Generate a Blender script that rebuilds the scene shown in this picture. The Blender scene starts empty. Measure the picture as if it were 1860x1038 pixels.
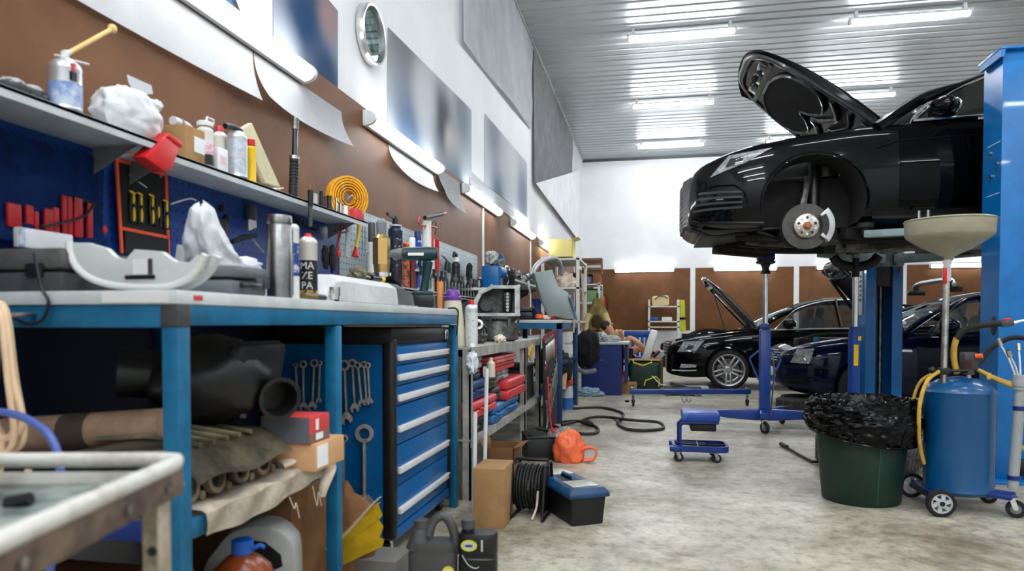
import bpy, bmesh, math, random
from mathutils import Vector, Matrix, Euler, noise
random.seed(7)
PI = math.pi
SC = bpy.context.scene
COL = SC.collection
def R(a): return math.radians(a)

# ---------------------------------------------------------------- camera
CAMZ, FPX, U0, V0 = 1.06, 1280.0, 930.0, 620.0
YAW, PITCH = R(11.27), R(1.432)
cam_d = bpy.data.cameras.new('camera'); cam = bpy.data.objects.new('camera', cam_d); COL.objects.link(cam)
cam.location = (0, 0, CAMZ); cam.rotation_euler = (PI / 2 - PITCH, 0, YAW)
cam_d.sensor_width = 36; cam_d.lens = FPX / 1860 * 36
cam_d.shift_x = 0; cam_d.shift_y = (V0 - 519) / 1860
cam_d.clip_start = 0.05; cam_d.clip_end = 200
cam_d.dof.use_dof = True; cam_d.dof.focus_distance = 6.5; cam_d.dof.aperture_fstop = 2.8
SC.camera = cam
CM = Euler((PI / 2 - PITCH, 0, YAW)).to_matrix()
C0 = Vector((0, 0, CAMZ))
def ray(u, v): return CM @ Vector(((u - U0) / FPX, -(v - V0) / FPX, -1))
def atX(u, v, X): d = ray(u, v); return C0 + d * (X / d.x)
def atY(u, v, Y): d = ray(u, v); return C0 + d * (Y / d.y)
def atZ(u, v, Z): d = ray(u, v); return C0 + d * ((Z - CAMZ) / d.z)

# ---------------------------------------------------------------- materials
def lin(c):
    c = c / 255.0
    return c / 12.92 if c <= 0.04045 else ((c + 0.055) / 1.055) ** 2.4
def rgb(c):
    if isinstance(c, str): c = [int(c[i:i + 2], 16) for i in (0, 2, 4)]
    return tuple(lin(x) for x in c)
_M = {}
def M(name, c=(200, 200, 200), rough=0.5, metal=0.0, var=0.0, sc=8.0, bump=0.0, bsc=40.0, coat=0.0, emit=0.0, alpha=1.0, trans=0.0, c2=None, edge=(0.42, 0.62), spec=0.5, ior=1.45):
    if name in _M: return _M[name]
    m = bpy.data.materials.new(name); m.use_nodes = True
    nt = m.node_tree; N = nt.nodes; L = nt.links
    b = N['Principled BSDF']
    b.inputs['Base Color'].default_value = (*rgb(c), 1); b.inputs['Roughness'].default_value = rough
    b.inputs['Metallic'].default_value = metal; b.inputs['Coat Weight'].default_value = coat
    b.inputs['Coat Roughness'].default_value = 0.04
    b.inputs['Specular IOR Level'].default_value = spec; b.inputs['IOR'].default_value = ior
    b.inputs['Transmission Weight'].default_value = trans; b.inputs['Alpha'].default_value = alpha
    if emit:
        b.inputs['Emission Color'].default_value = (*rgb(c), 1); b.inputs['Emission Strength'].default_value = emit
    if var or c2 or bump:
        tc = N.new('ShaderNodeTexCoord')
    if var or c2:
        n = N.new('ShaderNodeTexNoise'); n.inputs['Scale'].default_value = sc; n.inputs['Detail'].default_value = 6
        n.inputs['Roughness'].default_value = 0.65
        L.new(tc.outputs['Object'], n.inputs['Vector'])
        r = N.new('ShaderNodeValToRGB')
        if c2:
            a0, a1 = rgb(c), rgb(c2)
        else:
            a0 = tuple(x * (1 - var) for x in rgb(c)); a1 = tuple(min(1, x * (1 + var)) for x in rgb(c))
        r.color_ramp.elements[0].position = edge[0]; r.color_ramp.elements[0].color = (*a0, 1)
        r.color_ramp.elements[1].position = edge[1]; r.color_ramp.elements[1].color = (*a1, 1)
        L.new(n.outputs['Fac'], r.inputs['Fac']); L.new(r.outputs['Color'], b.inputs['Base Color'])
    if bump:
        n2 = N.new('ShaderNodeTexNoise'); n2.inputs['Scale'].default_value = bsc; n2.inputs['Detail'].default_value = 5
        L.new(tc.outputs['Object'], n2.inputs['Vector'])
        bp = N.new('ShaderNodeBump'); bp.inputs['Strength'].default_value = bump; bp.inputs['Distance'].default_value = 0.01
        L.new(n2.outputs['Fac'], bp.inputs['Height']); L.new(bp.outputs['Normal'], b.inputs['Normal'])
    _M[name] = m
    return m
def glass(name, tint=(200, 210, 210), fac=0.12, rough=0.02):
    if name in _M: return _M[name]
    m = bpy.data.materials.new(name); m.use_nodes = True
    nt = m.node_tree; N = nt.nodes; L = nt.links; N.remove(N['Principled BSDF'])
    t = N.new('ShaderNodeBsdfTransparent'); t.inputs['Color'].default_value = (*rgb(tint), 1)
    g = N.new('ShaderNodeBsdfGlossy'); g.inputs['Roughness'].default_value = rough; g.inputs['Color'].default_value = (0.9, 0.95, 1, 1)
    f = N.new('ShaderNodeLayerWeight'); f.inputs['Blend'].default_value = 0.25
    mr = N.new('ShaderNodeMapRange'); mr.inputs['To Min'].default_value = fac * 0.5; mr.inputs['To Max'].default_value = 0.7
    L.new(f.outputs['Fresnel'], mr.inputs['Value'])
    mx = N.new('ShaderNodeMixShader'); L.new(mr.outputs['Result'], mx.inputs['Fac']); L.new(t.outputs[0], mx.inputs[1]); L.new(g.outputs[0], mx.inputs[2])
    L.new(mx.outputs[0], N['Material Output'].inputs['Surface'])
    _M[name] = m
    return m
# the shop's usual finishes
BLUE_B = M('bench_blue', (12, 96, 134), 0.42, var=0.22, sc=5, bump=0.05)
BLUE_D = M('cabinet_blue', (0, 90, 150), 0.34, var=0.1, sc=4)
BLUE_N = M('navy_enamel', (8, 40, 106), 0.45, var=0.25, sc=3)
BLUE_L = M('lift_blue', (0, 104, 172), 0.34, var=0.15, sc=3, coat=0.2)
BLUE_J = M('jack_blue', (12, 58, 138), 0.35, var=0.2, sc=4, coat=0.2)
GREY_L = M('light_grey_enamel', (186, 192, 194), 0.42, var=0.1, sc=6)
GREY_S = M('shelf_grey', (170, 172, 168), 0.5, var=0.18, sc=9)
GREY_M = M('mid_grey', (112, 116, 118), 0.45, var=0.15)
GREY_D = M('dark_grey', (58, 60, 62), 0.45, var=0.2)
BLACK = M('black_plastic', (16, 16, 17), 0.42, var=0.3)
BLACK_R = M('black_rubber', (20, 20, 20), 0.75, var=0.3, bump=0.1)
WHITE = M('white_plastic', (228, 228, 224), 0.45, var=0.05)
WHITE_P = M('white_paper', (232, 234, 236), 0.7, var=0.03)
CHROME = M('chrome', (225, 226, 228), 0.16, 1.0, var=0.1)
STEEL = M('bright_steel', (178, 176, 172), 0.3, 1.0, var=0.25, sc=20)
STEEL_D = M('dull_steel', (120, 118, 114), 0.42, 1.0, var=0.35, sc=14)
ALU = M('cast_aluminium', (176, 178, 176), 0.5, 0.55, var=0.25, sc=12, bump=0.12)
ALU_D = M('dirty_aluminium', (84, 84, 82), 0.5, 0.6, var=0.5, sc=14, bump=0.25, bsc=30)
RED = M('red_plastic', (200, 20, 24), 0.4, var=0.1)
RED_C = M('worn_red_plastic', (196, 52, 58), 0.45, var=0.15, bump=0.1)
YEL = M('yellow_plastic', (240, 196, 20), 0.42, var=0.08)
ORANGE = M('orange_plastic', (240, 96, 40), 0.42, var=0.08)
CARD = M('cardboard', (162, 126, 82), 0.85, var=0.12, sc=6, bump=0.05)
CARD_D = M('old_cardboard', (120, 84, 50), 0.9, var=0.2, sc=5, bump=0.05)
BRASS = M('brass', (214, 178, 112), 0.25, 0.9, var=0.1)
RAG = M('dirty_rag', (112, 108, 88), 0.9, var=0.3, sc=10, bump=0.3)
CLOTH_W = M('off_white_cloth', (228, 214, 194), 0.9, var=0.18, sc=10, bump=0.3)
GREEN_D = M('bin_green', (9, 40, 32), 0.5, c2=(24, 54, 46), sc=6, edge=(0.5, 0.75), bump=0.08)

# ---------------------------------------------------------------- mesh builder
def rotm(r):
    if r is None: return Matrix.Identity(3)
    if isinstance(r, Matrix): return r.to_3x3()
    return Euler([R(a) for a in r]).to_matrix()
def frame(d, up=None):
    d = Vector(d).normalized()
    up = Vector(up) if up is not None else (Vector((0, 0, 1)) if abs(d.z) < 0.95 else Vector((1, 0, 0)))
    x = up.cross(d)
    x.normalize(); y = d.cross(x)
    return x, y, d
def crom(pts, k=6, closed=False):
    P = [Vector(p) for p in pts]; n = len(P); out = []
    if n < 3: return P
    rng = range(n if closed else n - 1)
    for i in rng:
        if closed: a, b, c, d = P[i - 1], P[i], P[(i + 1) % n], P[(i + 2) % n]
        else: a, b, c, d = P[max(i - 1, 0)], P[i], P[i + 1], P[min(i + 2, n - 1)]
        for j in range(k):
            t = j / k
            out.append(0.5 * ((2 * b) + (c - a) * t + (2 * a - 5 * b + 4 * c - d) * t * t + (3 * b - a - 3 * c + d) * t ** 3))
    if not closed: out.append(P[-1])
    return out
class MB:
    def __init__(s): s.bm = bmesh.new()
    def box(s, c, d, r=None, bv=0.0, seg=2, taper=None):
        c = Vector(c); m = rotm(r); vs = []
        for z in (-1, 1):
            for y in (-1, 1):
                for x in (-1, 1):
                    k = (taper if (taper and z > 0) else 1.0)
                    vs.append(s.bm.verts.new(c + m @ Vector((x * d[0] / 2 * k, y * d[1] / 2 * k, z * d[2] / 2))))
        fs = [s.bm.faces.new([vs[i] for i in f]) for f in ((0, 2, 3, 1), (4, 5, 7, 6), (0, 1, 5, 4), (2, 6, 7, 3), (0, 4, 6, 2), (1, 3, 7, 5))]
        if bv:
            es = list({e for f in fs for e in f.edges})
            bmesh.ops.bevel(s.bm, geom=es, offset=min(bv, min(d) * 0.49), segments=seg, profile=0.5, affect='EDGES')
        return s
    def bx(s, x0, x1, y0, y1, z0, z1, bv=0.0, seg=2):
        return s.box(((x0 + x1) / 2, (y0 + y1) / 2, (z0 + z1) / 2), (abs(x1 - x0), abs(y1 - y0), abs(z1 - z0)), None, bv, seg)
    def bar(s, p0, p1, w, h, up=None, bv=0.0):
        p0 = Vector(p0); p1 = Vector(p1); x, y, d = frame(p1 - p0, up)
        m = Matrix((x, y, d)).transposed()
        return s.box((p0 + p1) / 2, (w, h, (p1 - p0).length), m, bv)
    def rings(s, rings, caps=True, closed_ring=True, loop=False):
        V = [[s.bm.verts.new(p) for p in r] for r in rings]
        n = len(V[0])
        pairs = list(zip(V, V[1:])) + ([(V[-1], V[0])] if loop else [])
        for a, b in pairs:
            for i in range(n if closed_ring else n - 1):
                j = (i + 1) % n
                try: s.bm.faces.new((a[i], a[j], b[j], b[i]))
                except ValueError: pass
        if caps and closed_ring and not loop:
            s.bm.faces.new(list(reversed(V[0]))); s.bm.faces.new(V[-1])
        return s
    def cyl(s, p0, p1, r, r2=None, n=16):
        p0 = Vector(p0); p1 = Vector(p1); x, y, d = frame(p1 - p0); r2 = r if r2 is None else r2
        def rg(p, q): return [p + x * (q * math.cos(2 * PI * i / n)) + y * (q * math.sin(2 * PI * i / n)) for i in range(n)]
        return s.rings([rg(p0, max(r, 1e-4)), rg(p1, max(r2, 1e-4))])
    def tube(s, pts, r, n=8, closed=False, k=0, flat=None):
        P = crom(pts, k, closed) if k else [Vector(p) for p in pts]
        m = len(P); rr = r if isinstance(r, (list, tuple)) else None
        rings = []; x = None
        for i, p in enumerate(P):
            if closed: t = P[(i + 1) % m] - P[i - 1]
            else: t = P[min(i + 1, m - 1)] - P[max(i - 1, 0)]
            if t.length < 1e-9: t = Vector((0, 0, 1))
            t.normalize()
            if x is None: x = frame(t)[0]
            x = x - t * x.dot(t)
            if x.length < 1e-6: x = frame(t)[0]
            x.normalize(); y = t.cross(x)
            if rr:
                f = i / (m - 1) * (len(rr) - 1); j = min(int(f), len(rr) - 2); q = rr[j] + (rr[j + 1] - rr[j]) * (f - j)
            else: q = r
            fl = flat or 1.0
            rings.append([p + x * (q * math.cos(2 * PI * a / n)) + y * (q * fl * math.sin(2 * PI * a / n)) for a in range(n)])
        return s.rings(rings, loop=closed)
    def lathe(s, prof, c=(0, 0, 0), n=28, d=(0, 0, 1), loop=False, caps=True):
        c = Vector(c); x, y, z = frame(d)
        rings = [[c + z * h + x * (max(q, 1e-4) * math.cos(2 * PI * i / n)) + y * (max(q, 1e-4) * math.sin(2 * PI * i / n)) for i in range(n)] for q, h in prof]
        return s.rings(rings, loop=loop, caps=caps)
    def prism(s, out, a, b, ax='y', bv=0.0, tr=None):
        def P(p, t):
            q = {'y': (p[0], t, p[1]), 'x': (t, p[0], p[1]), 'z': (p[0], p[1], t)}[ax]
            return (tr @ Vector(q)) if tr else Vector(q)
        A = [s.bm.verts.new(P(p, a)) for p in out]; B = [s.bm.verts.new(P(p, b)) for p in out]; n = len(out)
        fs = [s.bm.faces.new(A), s.bm.faces.new(list(reversed(B)))]
        for i in range(n):
            fs.append(s.bm.faces.new((A[i], B[i], B[(i + 1) % n], A[(i + 1) % n])))
        bmesh.ops.recalc_face_normals(s.bm, faces=fs)
        if bv:
            es = [e for e in {e for f in fs[:2] for e in f.edges}]
            bmesh.ops.bevel(s.bm, geom=es, offset=bv, segments=2, profile=0.5, affect='EDGES')
        return s
    def frame_prism(s, out, inn, a, b, ax='y', tr=None):
        def P(p, t):
            q = {'y': (p[0], t, p[1]), 'x': (t, p[0], p[1]), 'z': (p[0], p[1], t)}[ax]
            return (tr @ Vector(q)) if tr else Vector(q)
        rr = [[P(p, a) for p in out], [P(p, b) for p in out], [P(p, b) for p in inn], [P(p, a) for p in inn]]
        return s.rings(rr, loop=True)
    def ball(s, c, r, sc=(1, 1, 1), n=14, rot=None, amp=0.0, fq=3.0, seed=0.0, flat=None):
        c = Vector(c); m = rotm(rot)
        g = bmesh.ops.create_uvsphere(s.bm, u_segments=n * 2 if n > 8 else 12, v_segments=n, radius=1.0)
        for v in g['verts']:
            p = v.co.copy()
            if amp:
                q = p * fq + Vector((seed, seed * 1.7, seed * 0.3))
                p *= 1 + amp * (noise.noise(q) + 0.5 * noise.noise(q * 2.3) + 0.3 * noise.noise(q * 5.1))
            p = Vector((p.x * r * sc[0], p.y * r * sc[1], p.z * r * sc[2]))
            if flat is not None: p.z = max(p.z, flat)
            v.co = c + m @ p
        return s
    def sheet(s, f, nu, nv, th=0.002):
        g = [[f(i / nu, j / nv) for j in range(nv + 1)] for i in range(nu + 1)]
        V = [[s.bm.verts.new(p) for p in row] for row in g]
        fs = [s.bm.faces.new((V[i][j], V[i + 1][j], V[i + 1][j + 1], V[i][j + 1])) for i in range(nu) for j in range(nv)]
        if th:
            bmesh.ops.solidify(s.bm, geom=fs, thickness=th)
        return s
    def xf(s, m):
        bmesh.ops.transform(s.bm, matrix=m, verts=s.bm.verts[:]); return s
    def mesh(s, name, smooth=38, recalc=True):
        if recalc: bmesh.ops.recalc_face_normals(s.bm, faces=s.bm.faces[:])
        me = bpy.data.meshes.new(name); s.bm.to_mesh(me); s.bm.free()
        if smooth:
            me.polygons.foreach_set('use_smooth', [True] * len(me.polygons))
            me.set_sharp_from_angle(angle=R(smooth))
        return me
def setp(o, label=None, cat=None, group=None, kind=None):
    if label: o['label'] = label
    if cat: o['category'] = cat
    if group: o['group'] = group
    if kind: o['kind'] = kind
    return o
def thing(name, label, cat, loc=(0, 0, 0), rz=0.0, group=None, rot=None):
    o = bpy.data.objects.new(name, None); COL.objects.link(o); o.empty_display_size = 0.05
    o.location = loc; o.rotation_euler = rot if rot else (0, 0, R(rz))
    return setp(o, label, cat, group)
def part(name, mb, m, parent, label=None, smooth=38, kind=None):
    me = mb.mesh(name, smooth) if isinstance(mb, MB) else mb
    for x in (m if isinstance(m, (list, tuple)) else [m]): me.materials.append(x)
    o = bpy.data.objects.new(name, me); COL.objects.link(o)
    if parent is not None: o.parent = parent
    return setp(o, label, kind=kind)
def solo(name, mb, m, label, cat, loc=(0, 0, 0), rz=0.0, group=None, smooth=38, rot=None, kind=None):
    o = part(name, mb, m, None, None, smooth)
    o.location = loc; o.rotation_euler = rot if rot else (0, 0, R(rz))
    return setp(o, label, cat, group, kind)
def struct(name, mb, m, parent=None, smooth=30):
    o = part(name, mb, m, parent, None, smooth)
    if parent is None: o['kind'] = 'structure'
    return o
def kids(o): return [c for c in bpy.data.objects if c.parent == o]
def dup(o, loc=None, rz=None, label=None, parent=None):
    c = o.copy(); COL.objects.link(c)
    if parent is not None: c.parent = parent
    if loc is not None: c.location = loc
    if rz is not None: c.rotation_euler = (0, 0, R(rz))
    if label: c['label'] = label
    for k in kids(o): dup(k, parent=c)
    return c
def text_mb(txt, size, mtx, th=0.0006, align='CENTER'):
    cu = bpy.data.curves.new('t', 'FONT'); cu.body = txt; cu.size = size; cu.extrude = th; cu.align_x = align; cu.align_y = 'CENTER'
    cu.resolution_u = 3; cu.space_line = 0.85
    o = bpy.data.objects.new('t', cu); COL.objects.link(o)
    dg = bpy.context.evaluated_depsgraph_get(); me = bpy.data.meshes.new_from_object(o.evaluated_get(dg))
    mb = MB(); mb.bm.from_mesh(me); mb.xf(mtx)
    bpy.data.objects.remove(o); bpy.data.curves.remove(cu); bpy.data.meshes.remove(me)
    return mb
def mtx(loc, xa, ya):
    x = Vector(xa).normalized(); y = Vector(ya).normalized(); z = x.cross(y); y = z.cross(x)
    m = Matrix((x, y, z)).transposed().to_4x4(); m.translation = Vector(loc); return m
def rrect(w, h, r, n=5, cx=0, cy=0):
    o = []
    for (sx, sy, a0) in ((1, 1, 0), (-1, 1, 90), (-1, -1, 180), (1, -1, 270)):
        for i in range(n + 1):
            a = R(a0 + 90 * i / n); o.append((cx + sx * (w / 2 - r) + r * math.cos(a), cy + sy * (h / 2 - r) + r * math.sin(a)))
    return o
def tab(pts):
    xs = [p[0] for p in pts]; ys = [p[1] for p in pts]; n = len(xs)
    d = [(ys[i + 1] - ys[i]) / (xs[i + 1] - xs[i]) for i in range(n - 1)]
    m = [d[0]] + [0 if d[i - 1] * d[i] <= 0 else 2 * d[i - 1] * d[i] / (d[i - 1] + d[i]) for i in range(1, n - 1)] + [d[-1]]
    def f(x):
        if x <= xs[0]: return ys[0]
        if x >= xs[-1]: return ys[-1]
        i = max(j for j in range(n - 1) if xs[j] <= x); h = xs[i + 1] - xs[i]; t = (x - xs[i]) / h
        return (1 + 2 * t) * (1 - t) ** 2 * ys[i] + t * (1 - t) ** 2 * h * m[i] + t * t * (3 - 2 * t) * ys[i + 1] + t * t * (t - 1) * h * m[i + 1]
    return f
def boolean(me, cutters, name):
    """cut the cutter meshes out of me; cut faces keep the cutter's material"""
    o = bpy.data.objects.new('tmp', me); COL.objects.link(o); cs = []
    for cme in cutters:
        c = bpy.data.objects.new('cut', cme); COL.objects.link(c); cs.append(c)
        md = o.modifiers.new('b', 'BOOLEAN'); md.operation = 'DIFFERENCE'; md.object = c; md.solver = 'EXACT'; md.material_mode = 'TRANSFER'
    dg = bpy.context.evaluated_depsgraph_get(); dg.update()
    out = bpy.data.meshes.new_from_object(o.evaluated_get(dg)); out.name = name
    for c in cs: bpy.data.objects.remove(c)
    bpy.data.objects.remove(o)
    return out
LAMP_E = 105.0
LAMP_W = 20.0
EXPOSURE = 0.05
# ================================================================ the room
XW, YB, HC, XR, YR = -1.85, 18.9, 5.41, 11.5, -5.0
def concrete():
    m = bpy.data.materials.new('worn_concrete'); m.use_nodes = True
    nt = m.node_tree; N = nt.nodes; L = nt.links; b = N['Principled BSDF']
    tc = N.new('ShaderNodeTexCoord')
    def nz(scale, det=6, rough=0.6, dist=0.0, st=None):
        n = N.new('ShaderNodeTexNoise'); n.inputs['Scale'].default_value = scale; n.inputs['Detail'].default_value = det
        n.inputs['Roughness'].default_value = rough; n.inputs['Distortion'].default_value = dist
        if st:
            mp = N.new('ShaderNodeMapping'); mp.inputs['Scale'].default_value = st; L.new(tc.outputs['Object'], mp.inputs['Vector']); L.new(mp.outputs[0], n.inputs['Vector'])
        else: L.new(tc.outputs['Object'], n.inputs['Vector'])
        return n.outputs['Fac']
    def ramp(f, p0, c0, p1, c1):
        r = N.new('ShaderNodeValToRGB'); e = r.color_ramp.elements
        e[0].position = p0; e[0].color = (*c0, 1); e[1].position = p1; e[1].color = (*c1, 1); L.new(f, r.inputs['Fac']); return r.outputs['Color']
    def mix(f, a, c):
        x = N.new('ShaderNodeMix'); x.data_type = 'RGBA'; L.new(f, x.inputs['Factor']); L.new(a, x.inputs['A'])
        if isinstance(c, tuple): x.inputs['B'].default_value = (*c, 1)
        else: L.new(c, x.inputs['B'])
        return x.outputs['Result']
    base = ramp(nz(1.3, 9, 0.7), 0.34, rgb((136, 128, 108)), 0.64, rgb((204, 198, 180)))
    fine = ramp(nz(15, 10, 0.8), 0.36, (0.30, 0.27, 0.22), 0.52, (1, 1, 1))
    mu = N.new('ShaderNodeMix'); mu.data_type = 'RGBA'; mu.blend_type = 'MULTIPLY'; mu.inputs['Factor'].default_value = 0.8
    L.new(base, mu.inputs['A']); L.new(fine, mu.inputs['B']); col = mu.outputs['Result']
    worn = ramp(nz(0.9, 10, 0.75, 0.6), 0.52, (0, 0, 0), 0.66, (0.9, 0.9, 0.9))
    col = mix(worn, col, rgb((108, 92, 66)))
    scr = ramp(nz(3.2, 10, 0.8, 1.2, (0.5, 1.6, 1)), 0.57, (0, 0, 0), 0.66, (0.8, 0.8, 0.8))
    col = mix(scr, col, rgb((92, 84, 66)))
    oil = ramp(nz(2.2, 6, 0.6, 0.4), 0.70, (0, 0, 0), 0.76, (0.85, 0.85, 0.85))
    col = mix(oil, col, rgb((54, 46, 34)))
    L.new(col, b.inputs['Base Color'])
    rr = ramp(nz(5, 6), 0.35, (0.28, 0.28, 0.28), 0.65, (0.55, 0.55, 0.55)); L.new(rr, b.inputs['Roughness'])
    bp = N.new('ShaderNodeBump'); bp.inputs['Strength'].default_value = 0.25; bp.inputs['Distance'].default_value = 0.004
    L.new(nz(30, 8), bp.inputs['Height']); L.new(bp.outputs['Normal'], b.inputs['Normal'])
    return m
WALL = M('white_wall_paint', (226, 228, 230), 0.6, var=0.03, sc=1.5)
BROWN = M('brown_hardboard', (106, 70, 42), 0.6, spec=0.25, var=0.14, sc=2.2, bump=0.05, bsc=60)
STRIP = M('white_joint_strip', (226, 228, 228), 0.5, var=0.04)
struct('floor', MB().bx(XW, XR, YR, YB, -0.1, 0), concrete())
struct('wall_left', MB().bx(XW - 0.15, XW, YR, YB, 0, HC + 0.3), WALL)
struct('wall_back', MB().bx(XW - 0.15, XR + 0.15, YB, YB + 0.15, 0, HC + 0.3), WALL)
struct('wall_right', MB().bx(XR, XR + 0.15, YR, YB, 0, HC + 0.3), WALL)
struct('wall_rear', MB().bx(XW - 0.15, XR + 0.15, YR - 0.15, YR, 0, HC + 0.3), WALL)
# corrugated steel ceiling: flats and raised grooves running across the hall
CEIL = M('galvanised_ceiling', (190, 196, 198), 0.4, 0.5, var=0.06, sc=1.2)
prof = []
y = YR; pitch = 0.235
while y < YB:
    for dy, dz in ((0.0, 0.0), (0.165, 0.0), (0.185, 0.045), (0.215, 0.045)):
        prof.append((y + dy, HC + dz))
    y += pitch
mb = MB()
V0s = [mb.bm.verts.new((XW, p[0], p[1])) for p in prof]; V1s = [mb.bm.verts.new((XR, p[0], p[1])) for p in prof]
for i in range(len(prof) - 1): mb.bm.faces.new((V0s[i], V1s[i], V1s[i + 1], V0s[i + 1]))
pass
struct('ceiling', mb, CEIL, smooth=10)
TRIMG = M('eave_trim', (70, 74, 76), 0.5, 0.4)
struct('trim_1', MB().bx(XW, XR, YB - 0.05, YB - 0.001, HC - 0.06, HC + 0.005), TRIMG)
struct('trim_2', MB().bx(XW + 0.001, XW + 0.03, YR, YB - 0.06, HC - 0.035, HC + 0.005), M('eave_trim_light', (176, 180, 182), 0.5, 0.3))
# brown hardboard dado on the two walls, with white joint strips
n = 3
bands = [(YR + 0.1, 7.55), (7.61, 10.63), (10.69, 13.71), (13.77, 16.79), (16.85, YB - 0.02)]
for a, b_ in bands:
    struct('trim_%d' % n, MB().bx(XW + 0.0005, XW + 0.012, a, b_, 0.88, 2.46, 0.002), BROWN); n += 1
for a, b_ in zip(bands, bands[1:]):
    struct('trim_%d' % n, MB().bx(XW + 0.0005, XW + 0.02, a[1] - 0.006, b_[0] + 0.006, 0.88, 2.46), STRIP); n += 1
xs = [-1.84, -1.48, 1.02, 3.56, 6.05, 8.55, XR - 0.02]
for a, b_ in zip(xs, xs[1:]):
    struct('trim_%d' % n, MB().bx(a + 0.06, b_ - 0.06, YB - 0.012, YB - 0.0005, 0.88, 2.5, 0.002), BROWN); n += 1
for a in xs[1:-1]:
    struct('trim_%d' % n, MB().bx(a - 0.062, a + 0.062, YB - 0.02, YB - 0.0005, 0.88, 2.5), STRIP); n += 1

# ---------------------------------------------------------------- fluorescent lamps
LAMP = M('lit_tube', (246, 250, 255), 0.4, emit=LAMP_W)
LAMPC = M('lit_ceiling_tube', (246, 250, 255), 0.4, emit=LAMP_E)
LBODY = M('lamp_housing', (222, 226, 228), 0.4)
def lamp(length=1.56, w=0.10, h=0.085, wall=False):
    """fitting along local x, hanging under z=0"""
    t = thing('fluorescent_lamp', None, 'lamp')
    part('housing', MB().bx(-length / 2, length / 2, -w / 2, w / 2, -0.03, 0, 0.004), LBODY, t)
    o = [(-w / 2 + 0.006, -0.0305)] + [(math.cos(a) * (w / 2 - 0.006), -0.0305 - math.sin(a) * (h - 0.03)) for a in [PI - PI * i / 8 for i in range(1, 8)]] + [(w / 2 - 0.006, -0.0305)]
    part('diffuser', MB().prism(o, -length / 2 + 0.035, length / 2 - 0.035, 'x'), LAMP if wall else LAMPC, t)
    for s in (-1, 1):
        part('end_cap', MB().prism([(p[0] * 1.06, p[1] * 1.04 + 0.001) for p in o], s * (length / 2 - 0.034), s * (length / 2 - 0.002), 'x', tr=None), LBODY, t)
    if True:
        for sx in (-1, 1): part('bracket', MB().bx(sx * length * 0.44 - 0.02, sx * length * 0.44 + 0.02, -0.03, 0.03, 0, 0.013 if wall else 0.095), LBODY, t)
    return t
lp = lamp(wall=True)
lc = lamp()
first = True; clu = False
wl = [(2.72, 'large lit tube fitting over near brown wall, above the blue workbench'),
      (5.07, 'lit tube fitting on left wall under the middle blurred photograph'),
      (7.47, 'lit tube fitting on left wall just before the first white joint strip'),
      (9.87, 'lit tube fitting on left wall just before the second white joint strip'),
      (12.2, 'lit tube fitting on left wall above the yellow box'), ]
for yy, lab in wl:
    o = lp if first else dup(lp); first = False
    o.location = (XW + 0.014, yy, 2.385); o.rotation_euler = (0, R(-90), R(90)); o['label'] = lab; o['group'] = 'tube lamps along the left wall'
    o.rotation_euler = Matrix(((0, 0, -1), (1, 0, 0), (0, -1, 0))).to_euler()
for xx, lab in ((-0.22, 'lit tube fitting on back wall, leftmost, over the white metal shelf'), (2.31, 'lit tube fitting on back wall behind the open bonnet of the black saloon'),
                (4.79, 'lit tube fitting on back wall seen beside the far lift column'), (7.38, 'lit tube fitting on back wall, rightmost, over the roof bars')):
    o = dup(lp); o.location = (xx, YB - 0.022, 2.46); o.rotation_euler = Matrix(((1, 0, 0), (0, 0, 1), (0, -1, 0))).to_euler(); o['label'] = lab; o['group'] = 'tube lamps along the back wall'
CL = [((1237, 62), 'lit ceiling tube, nearest on the left, above the raised bonnet'), ((1652, 31), 'lit ceiling tube, nearest on the right, over the lifted black car'),
      ((1222, 189), 'lit ceiling tube in middle row left of the raised bonnet'), ((1545, 175), 'lit ceiling tube partly hidden behind the edge of the raised bonnet'),
      ((1218, 264), 'lit ceiling tube in the farthest row near the back wall'), ((1455, 254), 'lit ceiling tube in farthest row behind the foot of the raised bonnet')]
for (u, v), lab in CL:
    p = atZ(u, v, HC - 0.13); o = dup(lc, rz=0) if clu else lc; clu = True; o.location = (p.x, p.y, HC - 0.09); o['label'] = lab; o['group'] = 'tube lamps on the metal ceiling'
# the same rows go on outside the picture and light the hall
for xx in (1.9, 5.3, 8.7):
    for yy in (7.3, 3.9, 0.5, -2.9):
        if True:
            o = dup(lc, rz=0) if clu else lc; clu = True; o.location = (xx, yy, HC - 0.09); o['label'] = 'added unseen ceiling tube that brightens the bench and the aisle'; o['group'] = 'tube lamps outside the picture'
for xx, yy in ((-0.4, 0.2), (-0.4, -1.8), (-0.4, -3.8), (1.9, -1.2), (0.0, 2.6)):  # unseen tubes added to lighten the foreground bench and aisle
    o = dup(lc, rz=0); o.location = (xx, yy, HC - 0.09); o['label'] = 'added unseen ceiling tube that brightens the bench and the aisle'; o['group'] = 'tube lamps outside the picture'
for yy in (10.9, 15.1):
    o = dup(lp); o.location = (8.9, yy, HC - 0.001); o['label'] = 'added unseen ceiling tube that brightens the bench and the aisle'; o['group'] = 'tube lamps outside the picture'

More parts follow.
